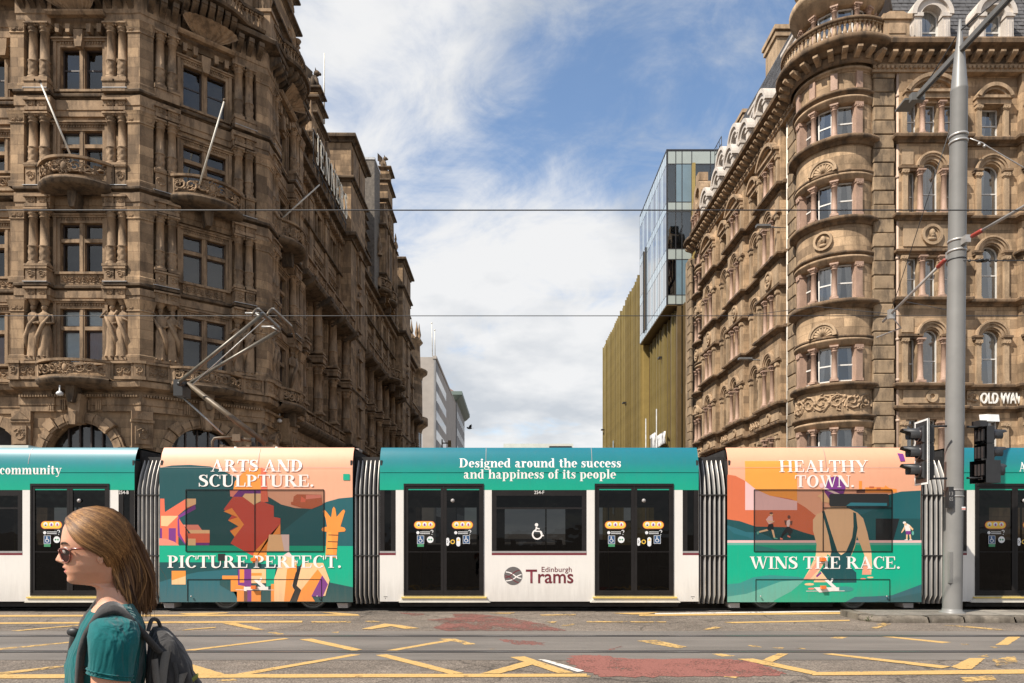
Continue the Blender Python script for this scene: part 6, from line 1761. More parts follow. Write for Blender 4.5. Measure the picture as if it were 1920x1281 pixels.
def dormer(F, uc, z, w=0.48, d=0.1):
 q = MB()
 r = w
 for sx_ in (-1, 1):
  q.box(uc + sx_ * (w + 0.14) - 0.16, uc + sx_ * (w + 0.14) + 0.16, -0.9, d + 0.28, z, z + 1.2); q.box(uc + sx_ * (w + 0.14) - 0.2, uc + sx_ * (w + 0.14) + 0.2, -0.9, d + 0.34, z + 1.2, z + 1.36)
  q.box(uc + sx_ * (w + 0.14) - 0.07, uc + sx_ * (w + 0.14) + 0.07, d + 0.28, d + 0.32, z + 0.2, z + 1.05)
  q.prism([(uc + sx_ * (w + 0.3), z), (uc + sx_ * (w + 0.72), z), (uc + sx_ * (w + 0.5), z + 0.35), (uc + sx_ * (w + 0.34), z + 1.0)], -0.2, d + 0.1)
 arch_ring(q, uc, z + 1.30, w - 0.02, w + 0.36, -1.4, d + 0.26, seg=18); arch_ring(q, uc, z + 1.30, w + 0.24, w + 0.44, -1.4, d + 0.36, seg=18)
 q.box(uc - w - 0.05, uc + w + 0.05, -0.9, d + 0.15, z - 0.05, z + 0.06)
 q.build('dormer', M_DORM, HB, F)
 sash(HB, F, uc - w + 0.02, uc + w - 0.02, z + 0.06, z + 1.30 + w - 0.02, d - 0.1, M_WOODW, M_GLASS, 2, 0.42, curtain=0.8, arched=True, seed=int(uc * 13), fw=0.07)
def box_dormer(F, uc, z, w=0.85):
 q = MB()
 q.prism([(uc - w, z), (uc + w, z), (uc + w, z + 1.7), (uc - w, z + 1.7)], -2.2, -0.72); q.box(uc - w - 0.1, uc + w + 0.1, -2.3, -0.62, z + 1.7, z + 1.85)
 arch_ring(q, uc, z + 0.95, 0.42, 0.6, -0.75, -0.62, 0, 2 * PI, 20)
 q.build('dormer', M_DORM, HB, F)
 q = MB(); q.prism([(uc + 0.42 * math.cos(2 * PI * i / 16), z + 0.95 + 0.42 * math.sin(2 * PI * i / 16)) for i in range(16)], -0.75, -0.70); q.build('pane', M_GLASS, HB, F)
for u in (1.55, 4.35, 7.1): dormer(FR, u, 23.25)
for u in (1.4, 4.3, 7.0): box_dormer(FR, u, 25.9)
for y in (47.2, 44.6, 42.0, 39.4, 36.8): dormer(SR, YF - y, 23.25)
for y in (45.3, 40.6, 35.6): box_dormer(SR, YF - y, 25.4)
for y in (43.4, 46.0):
 dormer(SR @ T(0, 0.75, 0), YF - y, 25.3, 0.55)
for (y0, y1, zt, x0) in ((39.5, 41.2, 31.0, 1.6), (47.8, 49.2, 31.3, 2.6)):
 q = MB(); q.box(YF - y1, YF - y0, -x0 - 1.4, -x0, 26, zt - 0.6); q.box(YF - y1 - 0.1, YF - y0 + 0.1, -x0 - 1.5, -x0 + 0.1, zt - 0.6, zt - 0.35); q.box(YF - y1 - 0.18, YF - y0 + 0.18, -x0 - 1.58, -x0 + 0.18, zt - 0.25, zt); q.box(YF - y1, YF - y0, -x0 - 1.4, -x0, zt - 0.35, zt - 0.25)
 q.build('chimney', M_RSH, HB, SR)
q = MB()
for i in range(4): q.tube([(1.0 + i * 0.5, 0.6, 26.8), (1.0 + i * 0.5, 0.6, 28.7)], 0.025, 5)
for z in (28.2, 28.7): q.tube([(1.0, 0.6, z), (2.5, 0.6, z)], 0.025, 5)
q.build('roof_railing', M_BLACK, HB, SR)
q = MB(); q.lathe([(0.55, 0), (0.62, 0.1), (0.3, 1.8), (0.1, 2.6)], seg=10)
# sign letters
sg2 = empty('hotel_sign', tuple(FR @ Vector((4.4, -0.4, 7.3))), 'white block letters OLD WAVERLEY on the band over the ground floor', 'sign')
M_SIGNW = pm('sign_white', (0.75, 0.72, 0.66), 0.5, var=0.05)
inst('letters', sans_mesh('letters', 'OLD WAVERLEY', 0, 2.85, 0, 0.50, M_SIGNW, 0.04, 0.016), sg2, FR @ T(3.85, -0.12, 7.42))
q = MB(); q.box(3.3, 10, 0, 0.05, 7.33, 8.0); q.build('sign_band', M_RSH, sg2, FR)
q = MB(); carve(q, 3.35, 3.8, 7.4, 7.95, 0.08, 3, 0.06); q.build('scroll', M_RS, sg2, FR)
# street lamps fixed to the side front
for lab, y, z in (('small wall lamp on the near part of the hotel side front', 36.9, 11.0), ('small wall lamp on the hotel side front close to the corner quoins', 34.3, 17.0)):
 q = MB(); q.tube([(YF - y, 0, z), (YF - y, -1.0, z + 0.05)], 0.03, 6); q.box(YF - y - 0.14, YF - y + 0.14, 0.8, 1.5, z + 0.04, z + 0.14)
 tag(q.build('wall_lamp', pm('lamp_grey', (0.12, 0.12, 0.12), 0.5), None, SR), lab, 'lamp')
# ================================================================== glass and gold retail block behind the hotel
GX = 12.4
GB = empty('retail_block', (14, 60, 0), 'modern retail block with overhanging glass box and gold vertical fins', 'building')
M_GPAN = glass('blue_curtain_glass', (0.42, 0.52, 0.58), refl=3.0, ior=1.55, wob=0.015, wscale=0.6)
M_SPAN = pm('pale_green_spandrel', (0.36, 0.40, 0.37), 0.18, var=0.06, scale=1.0, spec=0.8)
M_SPANG = pm('grey_blue_panel', (0.16, 0.23, 0.27), 0.12, var=0.1, scale=0.8, spec=0.8)
M_SPANSKY = pm('sky_reflection_panel', (0.44, 0.53, 0.60), 0.12, var=0.05, spec=0.8)  # pale panel; reflected sky is put into its blue-white colour
M_MULL = pm('dark_mullion', (0.03, 0.028, 0.028), 0.4)
M_GOLD = pm('gold_anodised_fin', (0.42, 0.30, 0.10), 0.45, metal=0.4, var=0.12, scale=1.2)
M_BRNZ = pm('bronze_panel', (0.17, 0.115, 0.05), 0.5, metal=0.5, var=0.15, scale=1.0)
M_FLOORI = pm('office_interior', (0.15, 0.19, 0.22), 0.8, var=0.4, scale=0.4)
ZB, ZT = 20.0, 32.3
Yg0, Yg1 = 54.7, 66.2
zr = [32.3, 31.25, 28.2, 27.45, 24.45, 23.6, 20.75, 20.0]
GF = facet(GX, Yg0, 1, 0)
GS = facet(GX, Yg1, 0, -1)
q = MB(); q.box(0.3, 14.9, -11, -0.35, ZB + 0.3, ZT - 0.2); q.build('core', M_FLOORI, GB, GF)
q = MB(); q.box(-0.03, 15, -11.45, 0.03, ZT, ZT + 0.12); q.build('roof_edge', M_MULL, GB, GF)
q = MB(); q.box(0.0, 15, -11.45, 0.0, ZB - 0.1, ZB); q.build('soffit', M_BRNZ, GB, GF)
def curtain_wall(F, us, style):
 rnd = random.Random(len(us))
 for r_ in range(len(zr) - 1):
  sp = r_ % 2 == 0
  for i in range(len(us) - 1):
   q = MB(); q.box(us[i] + 0.012, us[i + 1] - 0.012, -0.06, 0.0, zr[r_ + 1] + 0.012, zr[r_] - 0.012)
   if sp: mt = M_SPAN if style == 'f' else M_SPANSKY
   else:
    mt = rnd.choice((M_GPAN, M_SPANG, M_GPAN)) if style == 'f' else (M_SPANSKY if i % 3 == 2 else M_GPAN)  # some side panes take the painted sky reflection instead of clear glass
   q.build('spandrel_panel' if sp else 'glass_panel', mt, GB, F)
 q = MB()
 e = 0.03 if style == 'f' else 0.012
 for u in us: q.box(u - e, u + e, -0.1, 0.012, ZB, ZT)
 for z in zr: q.box(us[0], us[-1], -0.1, 0.01, z - e, z + e)
 q.build('mullion_grid', M_MULL, GB, F)
curtain_wall(GF, [0.0, 0.72, 1.22, 2.0, 3.5, 5.0, 6.5, 8.0], 'f')
curtain_wall(GS, [11.5 * i / 17 for i in range(18)], 's')
q = MB()
q.box(2.0, 2.22, 0.0, 0.3, 23.2, 31.2); q.build('bronze_blade', M_GOLD, GB, GF)
q = MB(); q.box(2.3, 3.3, 0.0, 0.04, 20.6, 27.9); q.build('recess_panel', M_BRNZ, GB, GS)
q = MB(); q.box(2.25, 2.4, 0.0, 0.14, 20.4, 28.0); q.box(3.2, 3.35, 0, 0.14, 20.4, 28.0); q.build('recess_frame', M_MULL, GB, GS)
# recessed lower storeys under the box
q = MB(); q.box(0, 30, -12, -0.2, 0, ZB); q.build('lower_wall', M_BRNZ, GB, facet(GX + 0.2, Yg1 + 0.4, 0, -1) @ T(-0.4, 0, 0) if False else T(0, 0, 0) @ facet(GX + 1.1, Yg1, 0, -1) @ Matrix.Diagonal((0.40, 1, 1, 1)))
Gl = facet(GX + 1.2, Yg0 + 0.25, 1, 0)
for i, (a, b) in enumerate(((0.0, 0.5), (0.5, 1.1), (1.4, 2.1), (2.1, 3.0), (3.0, 4.5))):
 for j, (z0, z1) in enumerate(((0.5, 4.5), (4.6, 7.4), (7.5, 8.6), (8.7, 12.8), (12.9, 14.0), (14.1, 19.9))):
  q = MB(); q.box(a + 0.03, b - 0.03, -0.05, 0, z0, z1); q.build('glass_panel', M_SPANG if j in (2, 4) else M_GPAN, GB, Gl)
q = MB(); q.box(1.1, 1.4, 0, 0.25, 0, ZB); q.box(-0.35, -0.02, -0.3, 0.25, 0, ZB); q.build('bronze_blade', M_BRNZ, GB, Gl)
q = MB(); q.box(0, 4.5, -1.5, -1.2, 0, ZB); q.build('core', M_FLOORI, GB, Gl)
# gold wall and its fins
Gw = facet(GX + 0.35, 94.5, 0, -1)
q = MB(); q.box(0, 28.3, -12, 0, 0, 26.6); q.build('gold_wall', M_GOLD, GB, Gw)
M_GOLDS = [pm('gold_fin_%s' % k, c_, 0.45, metal=0.4, var=0.12, scale=1.2) for k, c_ in (('light', (0.34, 0.26, 0.095)), ('mid', (0.30, 0.225, 0.08)), ('deep', (0.245, 0.18, 0.063)))]
finm = [MB().box(-0.05, 0.05, 0, 0.20 + 0.07 * k, 0, 26.9).mesh('fin', M_GOLDS[k]) for k in range(3)]
finl = [MB().box(-0.05, 0.05, 0, 0.24 + 0.08 * k, 0, 19.7).mesh('fin', [M_BRNZ, M_GOLDS[2], M_GOLDS[1]][k]) for k in range(3)]
rf_ = random.Random(8)
for i in range(62):
 inst('fin', finm[rf_.choice((0, 0, 1, 1, 2))], GB, Gw @ T(0.05 + i * 0.455, 0, 0.0) @ Matrix.Diagonal((1, 1, 1.0 + 0.012 * (i % 2), 1)))
Gv = facet(GX + 1.1, Yg1, 0, -1)
for i in range(19):
 inst('fin', finl[rf_.randrange(3)], GB, Gv @ T(0.3 + i * 0.58, 0, 0))
q = MB(); q.box(10.6, 11.2, 0.36, 0.37, 4.0, 13.0); q.build('slot_window', M_SPANG, GB, Gw)
q = MB(); q.box(19.0, 23.5, 0.36, 0.40, 3.0, 8.3); q.build('shop_window', M_GPAN, GB, Gw)
ts = empty('shop_sign', (GX + 0.4, 60, 9.2), 'white shop letters reading TK maxx on the gold fins', 'sign')
M_SGW = pm('white_acrylic', (0.8, 0.8, 0.8), 0.4, var=0.03)
inst('letters', sans_mesh('letters', 'TK maxx', 0, 6.0, 0, 1.5, M_SGW, 0.06, 0.03), ts, facet(GX + 0.55, 63.3, 0, -1) @ T(0, -0.1, 9.2))
for y_ in (59.0, 61.0):
 q = MB(); q.box(63.3 - y_ - .03, 63.3 - y_ + .03, -0.3, 0.0, 9.4, 9.6); q.build('sign_bracket', M_MULL, ts, facet(GX + 0.55, 63.3, 0, -1))
for px, y0, Y, lab in ((1211, 785, 62.5, 'taller thin steel pole beside the white shop letters'), (1231, 767, 57.5, 'thin steel pole at the camera end of the white shop letters')):
 c = at(px, 840, Y); t = at(px, y0, Y)
 q = MB(); q.tube([(c.x, c.y, 0), (t.x, t.y, t.z)], 0.05, 6); tag(q.build('steel_pole', M_LEAD), 'slender grey pole in front of the gold fins, ' + ('left of the shop letters' if px < 1220 else 'right of the shop letters'), 'pole', 'thin poles by the shop')
M_LITE = pm('lamp_lens', (0.8, 0.7, 0.5), 0.4)
for px, py, Y, lab in ((1240, 673, 60, 'topmost small street lamp on the gold fin wall'), (1172, 757, 75, 'middle small street lamp on the gold fin wall'), (1131, 807, 93, 'lowest and farthest small street lamp on the gold fin wall')):
 c = at(px, py, Y)
 q = MB(); q.box(c.x - 0.28, c.x + 0.28, -c.y - 0.3, -c.y + 0.3, c.z, c.z + 0.14); q.tube([(c.x, c.y, c.z + 0.1), (GX + 0.7, c.y, c.z + 0.2)], 0.03, 5)
 o = q.build('street_lamp', M_MULL); q = MB(); q.box(c.x - 0.2, c.x + 0.2, -c.y - 0.25, -c.y + 0.25, c.z - 0.03, c.z - 0.002); q.build('lens', M_LITE, o); tag(o, lab, 'lamp', 'lamps on the gold wall')
# ================================================================== plain grey blocks at the far end of the street
OB = empty('office_block', (-18, 116, 0), 'plain grey office block with long window bands and a blank end wall', 'building')
M_CONC = pm('pale_concrete_cladding', (0.38, 0.34, 0.30), 0.85, var=0.12, scale=0.5)
M_CONG = pm('grey_concrete_band', (0.25, 0.245, 0.24), 0.8, var=0.12, scale=0.4)
Ff = facet(-22, 116, 1, 0)
q = MB(); q.box(0, 9, -42, 0, 0, 31.6); q.build('end_wall', M_CONC, OB, Ff)
Fo = facet(-13.0, 116, -0.004, 1)
q = MB(); q.box(0, 42, -0.3, 0.02, 0, 31.5); q.build('wall', M_CONG, OB, Fo)
q = MB(); q.box(-0.1, 42, -0.5, 0.18, 31.3, 31.8); q.build('parapet', M_CONC, OB, Fo)
wn_ = MB().box(-0.62, 0.62, 0.02, 0.06, 0, 1.75).mesh('window', M_WOODW)
pn_ = MB().box(-0.52, 0.52, 0.06, 0.065, 0.1, 1.65).mesh('pane', M_GLASSD)
pr_ = MB().box(-0.53, 0.53, 0.055, 0.062, 0.1, 1.65).mesh('room', M_ROOM)
for zi in range(8):
 for k in range(26):
  Mx = Fo @ T(1.4 + k * 1.55, 0, 27.6 - zi * 3.3)
  o = inst('window', wn_, OB, Mx); inst('pane', pn_, o, Mx @ T(0, -0.01, 0)); inst('room', pr_, o, Mx)
q = MB(); q.box(-0.3, 1.2, 0, 0.1, 31.8, 32.8)
for i in range(2):
 c = (-13.6 - i * 0.5, 116.8, 31.6)
 c = at((811, 816)[i], 668, 116.6)
 t = at((809.5, 815)[i], (606, 619)[i], 116.6)
 q = MB(); q.tube([c, t], 0.07, 6); q.ball(t, 0.14, 6, 4); tag(q.build('roof_pole', M_POLE), ('taller white pole on the roof of the grey office block', 'shorter white pole on the roof of the grey office block')[i], 'pole', 'poles on the office roof')
EB = empty('corner_block', (-18, 160, 0), 'distant grey stone block with green eaves and brown roof', 'building')
Fe = facet(-12.9, 158.5, -0.004, 1)
q = MB(); q.box(0, 28, -14, 0.05, 0, 33); q.build('wall', M_CONG, EB, Fe)
M_GRN = pm('green_copper_eaves', (0.13, 0.17, 0.15), 0.6)
q = MB(); q.sweep(fpath(Fe, [(-0.8, -8), (-0.8, 0.05), (28.5, 0.05)]), [(0, 32.2), (0.6, 32.6), (1.4, 33.4), (1.4, 34.2), (0, 34.4)]); q.build('eaves', M_GRN, EB)
q = MB(); q.add([(-0.8, 0.2, 34.3), (28, 0.2, 34.3), (26, 5, 38), (3, 5, 38), (-0.8, 12, 34.3)], [(0, 1, 2, 3), (4, 0, 3)]); q.build('roof', pm('brown_roof', (0.14, 0.08, 0.06), 0.8), EB, Fe)
for zi in range(7):
 for k in range(8):
  Mx = Fe @ T(2 + k * 3.4, -0.04, 28.5 - zi * 4); o = inst('window', wn_, EB, Mx); inst('pane', pn_, o, Mx @ T(0, -0.01, 0)); inst('room', pr_, o, Mx)
# a small signal gantry in the street and a bird
q = MB()
c = at(829, 840, 70); q.tube([(c.x, c.y, 0), at(829, 824, 70)], 0.08, 6); q.tube([at(829, 831, 70), at(846, 831, 70)], 0.07, 6); q.box(at(840, 0, 70).x, at(846, 0, 70).x, -70.2, -69.9, at(0, 838, 70).z, at(0, 826, 70).z)
tag(q.build('street_post', M_BRNZ), 'rusty street post with cross arm below the grey office block', 'post')
c = at(880.5, 803, 45)
q = MB(); q.ball(c, 0.09, 8, 6, (1.8, 0.8, 0.8)); q.ball(c + Vector((-0.15, 0, 0.04)), 0.05, 6, 4)
for sy in (-1, 1):
 q.add([c + Vector((-0.08, 0, 0.03)), c + Vector((0.0, sy * 0.14, 0.17)), c + Vector((0.16, sy * 0.3, 0.22)), c + Vector((0.1, 0, 0.03))], [(0, 1, 2, 3)])
q.add([c + Vector((0.1, 0, 0)), c + Vector((0.28, 0.06, 0.0)), c + Vector((0.28, -0.06, 0.0))], [(0, 1, 2)])
tag(q.build('bird', M_BLACK), 'small dark bird flying over the end of the street', 'bird')
# ================================================================== the tram
TY = 14.4                 # plane of the tram's near side
K = 88.9                  # photo pixels to the metre on that plane
TX = lambda px: (px - 960) / K
TZ = lambda py: CAM_H + (1000 - py) / K
TRAM = empty('tram', (0, TY + 1.3, 0), 'long articulated tram with teal roof, white panels and two illustrated wrap sections', 'tram')
Z_SH, Z_TOP = 2.93, 3.485
def rec(z):
 """how far the side leans back at height z"""
 if z <= Z_SH: return 0.0
 t = (z - Z_SH) / (Z_TOP - Z_SH)
 return 0.27 * (1 - math.sqrt(max(0, 1 - (0.92 * t) ** 2)))
def gloss_mat(name, colr, rough=0.22, coat=0.5, var=0.03, grad=None):
 m, N, L, out = new_mat(name)
 b = _n(N, 'ShaderNodeBsdfPrincipled'); b.inputs['Roughness'].default_value = rough
 b.inputs['Coat Weight'].default_value = coat; b.inputs['Coat Roughness'].default_value = 0.05
 b.inputs['Specular IOR Level'].default_value = 0.4
 tc = _n(N, 'ShaderNodeTexCoord')
 nz = _n(N, 'ShaderNodeTexNoise', i_Scale=3.0, i_Detail=8.0, i_Roughness=0.7); L.new(tc.outputs['Object'], nz.inputs['Vector'])
 r = _n(N, 'ShaderNodeMapRange'); r.inputs['To Min'].default_value = 1 - var * 2; r.inputs['To Max'].default_value = 1 + var * 2; L.new(nz.outputs['Fac'], r.inputs['Value'])
 mu = _n(N, 'ShaderNodeMix', data_type='RGBA', blend_type='MULTIPLY'); mu.inputs['Factor'].default_value = 1.0
 L.new(r.outputs[0], mu.inputs[7])
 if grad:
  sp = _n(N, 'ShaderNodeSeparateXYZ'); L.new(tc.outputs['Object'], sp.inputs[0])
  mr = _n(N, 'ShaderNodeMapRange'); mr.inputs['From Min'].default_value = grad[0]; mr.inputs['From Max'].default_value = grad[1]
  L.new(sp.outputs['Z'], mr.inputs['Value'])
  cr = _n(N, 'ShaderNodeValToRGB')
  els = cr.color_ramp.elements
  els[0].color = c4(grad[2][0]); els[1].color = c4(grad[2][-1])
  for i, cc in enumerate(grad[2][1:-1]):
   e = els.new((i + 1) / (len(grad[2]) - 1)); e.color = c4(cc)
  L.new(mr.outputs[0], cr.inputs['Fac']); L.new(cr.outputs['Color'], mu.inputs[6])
 else:
  mu.inputs[6].default_value = c4(colr)
 # road film: runs and spatter with their own outline, heavier on the skirt
 mp = _n(N, 'ShaderNodeMapping'); mp.inputs['Scale'].default_value = (5.0, 5.0, 0.5); L.new(tc.outputs['Object'], mp.inputs[0])
 n2 = _n(N, 'ShaderNodeTexNoise', i_Scale=3.0, i_Detail=7.0, i_Roughness=0.7); L.new(mp.outputs[0], n2.inputs['Vector'])
 s2 = _n(N, 'ShaderNodeSeparateXYZ'); L.new(tc.outputs['Object'], s2.inputs[0])
 ad = _n(N, 'ShaderNodeMath', operation='MULTIPLY_ADD', in1=-1.1); L.new(n2.outputs['Fac'], ad.inputs[0]); L.new(s2.outputs['Z'], ad.inputs[2])
 g1 = _n(N, 'ShaderNodeMapRange', interpolation_type='SMOOTHSTEP'); g1.inputs['From Min'].default_value = 0.35; g1.inputs['From Max'].default_value = -0.5; g1.inputs['To Max'].default_value = 0.26; L.new(ad.outputs[0], g1.inputs['Value'])
 g2 = _n(N, 'ShaderNodeMapRange'); g2.inputs['From Min'].default_value = 0.52; g2.inputs['From Max'].default_value = 0.8; g2.inputs['To Max'].default_value = 0.10; L.new(n2.outputs['Fac'], g2.inputs['Value'])
 mx_ = _n(N, 'ShaderNodeMath', operation='MAXIMUM'); L.new(g1.outputs[0], mx_.inputs[0]); L.new(g2.outputs[0], mx_.inputs[1])
 dm = _n(N, 'ShaderNodeMix', data_type='RGBA'); dm.inputs[7].default_value = (0.15, 0.125, 0.10, 1)
 L.new(mx_.outputs[0], dm.inputs['Factor']); L.new(mu.outputs[2], dm.inputs[6]); L.new(dm.outputs[2], b.inputs['Base Color'])
 L.new(b.outputs[0], out.inputs['Surface'])
 return m
M_WHITE = gloss_mat('tram_white_paint', (0.70, 0.665, 0.615), 0.35, 0.2)
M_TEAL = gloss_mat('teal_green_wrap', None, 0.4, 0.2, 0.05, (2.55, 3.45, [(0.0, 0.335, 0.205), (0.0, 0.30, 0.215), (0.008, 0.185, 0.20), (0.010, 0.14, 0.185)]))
M_PEACH = gloss_mat('peach_wrap', (0.76, 0.37, 0.23), 0.5, 0.1)
M_TGLASS = glass('tram_tinted_glass', (0.065, 0.068, 0.068), refl=0.8, ior=1.42, wob=0.10, wscale=2.2)
M_DARKF = pm('black_door_frame', (0.013, 0.011, 0.0105), 0.5, var=0.2, spec=0.25)
M_MAROON = gloss_mat('maroon_stripe', (0.16, 0.02, 0.03))
M_GREYT = pm('grey_trim', (0.30, 0.28, 0.27), 0.4)
M_UNDER = pm('underframe_black', (0.02, 0.018, 0.017), 0.8, var=0.4)
M_LET = gloss_mat('white_vinyl_lettering', (0.80, 0.755, 0.715), 0.5, 0.05)
M_INT = pm('tram_interior', (0.10, 0.095, 0.09), 0.7, var=0.3, scale=2)
M_SEAT = pm('tram_seat_fabric', (0.10, 0.03, 0.05), 0.8)
M_STEP = pm('yellow_step_edge', (0.62, 0.45, 0.12), 0.5)
M_BELL = pm('grey_bellows_rubber', (0.20, 0.195, 0.19), 0.55, var=0.3, scale=3, stretch=(1, 1, 0.3))
M_BELLE = pm('pale_bellows_rib', (0.52, 0.48, 0.43), 0.4, metal=0.3, var=0.2, scale=4)
M_CREAM = pm('cream_roof_box', (0.62, 0.58, 0.50), 0.5, var=0.08)
M_STEEL = pm('brushed_steel', (0.36, 0.35, 0.33), 0.45, metal=0.5, var=0.2)
def side_strip(x0, x1, z0, z1, mat, name, parent, off=0.0, n=10):
 """panel of the tram side that follows its profile"""
 q = MB(); q.smooth = True
 zs = [z0 + (z1 - z0) * i / n for i in range(n + 1)]
 vs_ = []
 for x in (x0, x1):
  for z in zs: vs_.append((x, TY + rec(z) - off, z))
 m = n + 1
 q.add(vs_, [(i, m + i, m + i + 1, i + 1) for i in range(n)])
 return q.build(name, mat, parent)
def decal_mesh(polys, off, name, mats, per=0.0002, cyc=0):
 """flat print laid on the tram side; polys [(pts, material index)] in metres"""
 bm = bmesh.new()
 for i, (pts, mi) in enumerate(polys):
  a = sum(pts[k][0] * pts[(k + 1) % len(pts)][1] - pts[(k + 1) % len(pts)][0] * pts[k][1] for k in range(len(pts)))
  if a < 0: pts = pts[::-1]
  b2 = bmesh.new()
  vv = [b2.verts.new((x, 0, z)) for x, z in pts]
  try:
   f = b2.faces.new(vv)
  except ValueError:
   b2.free(); continue
  f.normal_update()
  bmesh.ops.triangulate(b2, faces=b2.faces[:])
  if max(p[1] for p in pts) > Z_SH - 0.05:
   for zc in (2.93, 2.99, 3.05, 3.12, 3.19, 3.26, 3.33, 3.40):
    bmesh.ops.bisect_plane(b2, geom=b2.verts[:] + b2.edges[:] + b2.faces[:], plane_co=(0, 0, zc), plane_no=(0, 0, 1))
  base = {}
  for v in b2.verts:
   base[v] = bm.verts.new((v.co.x, TY + rec(v.co.z) - off - per * (i % cyc if cyc else i), v.co.z))
  for f in b2.faces:
   try:
    nf = bm.faces.new([base[v] for v in f.verts]); nf.material_index = mi
   except ValueError:
    pass
  b2.free()
 me = bpy.data.meshes.new(name); bm.to_mesh(me); bm.free()
 for m in mats: me.materials.append(m)
 return me
def words(txt, px0, px1, pyb, cap_px, parent, off=0.002, name='lettering', track=0.02):
 adv = [SERIF[c][0] + track for c in txt]
 kx = (TX(px1) - TX(px0)) / (sum(adv) - track)
 i = 0
 for w_ in txt.split(' '):
  a = TX(px0) + sum(adv[:i]) * kx; b = a + (sum(adv[i:i + len(w_)]) - track) * kx
  ps = serif_polys(w_, a, b, TZ(pyb), cap_px / K, track)
  inst(name, decal_mesh([(p, 0) for p in ps], off, name, [M_LET], 0.0002, 9), parent)
  i += len(w_) + 1
def rbox(x0, x1, z0, z1, d0, d1, mat, name, parent):
 q = MB(); q.box(x0, x1, d0 - TY, d1 - TY, z0, z1)
 return q.build(name, mat, parent)
M_WF = pm('white_sticker', (0.7, 0.7, 0.7), 0.5, var=0.03)
M_YS = pm('yellow_sticker', (0.80, 0.50, 0.06), 0.5, var=0.03)
M_BS = pm('blue_sticker', (0.02, 0.07, 0.17), 0.5, var=0.03)
M_GS = pm('green_sticker', (0.05, 0.24, 0.11), 0.5, var=0.03)
M_PS = pm('purple_print', (0.24, 0.04, 0.24), 0.5, var=0.03)
M_REDP = pm('red_rim', (0.6, 0.1, 0.04), 0.5, var=0.03)
M_BKS = pm('black_print', (0.012, 0.012, 0.012), 0.5, var=0.03)
STK = [M_WF, M_YS, M_BS, M_GS, M_PS, M_BKS, M_REDP]
def pill(cx, cz, w, h, n=8):
 r = h / 2; p = []
 for sx_, a0 in ((1, -90), (-1, 90)):
  for i in range(n + 1):
   a = R(a0 + 180 * i / n); p.append((cx + sx_ * (w / 2 - r) + r * math.cos(a), cz + r * math.sin(a)))
 return p
def disc(cx, cz, r, n=14): return [(cx + r * math.cos(2 * PI * i / n), cz + r * math.sin(2 * PI * i / n)) for i in range(n)]
def band_poly(pts, w):
 l, r = [], []
 for i, p in enumerate(pts):
  a = pts[max(0, i - 1)]; b = pts[min(len(pts) - 1, i + 1)]
  tx, tz = b[0] - a[0], b[1] - a[1]; m = math.hypot(tx, tz) or 1
  l.append((p[0] - tz / m * w / 2, p[1] + tx / m * w / 2)); r.append((p[0] + tz / m * w / 2, p[1] - tx / m * w / 2))
 return l + r[::-1]
def arcpts(cx, cz, r, a0, a1, n=12): return [(cx + r * math.cos(R(a0 + (a1 - a0) * i / n)), cz + r * math.sin(R(a0 + (a1 - a0) * i / n))) for i in range(n + 1)]
def wheelchair(cx, cz, s_, mi):
 return [(disc(cx, cz + 0.40 * s_, 0.10 * s_), mi), (band_poly([(cx, cz + 0.28 * s_), (cx - 0.05 * s_, cz + 0.02 * s_), (cx + 0.22 * s_, cz + 0.02 * s_), (cx + 0.32 * s_, cz - 0.24 * s_), (cx + 0.42 * s_, cz - 0.22 * s_)], 0.09 * s_), mi),
   (band_poly(arcpts(cx + 0.04 * s_, cz - 0.16 * s_, 0.27 * s_, 110, 400, 18), 0.085 * s_), mi), (band_poly([(cx - 0.02 * s_, cz + 0.2 * s_), (cx + 0.18 * s_, cz + 0.16 * s_)], 0.07 * s_), mi)]
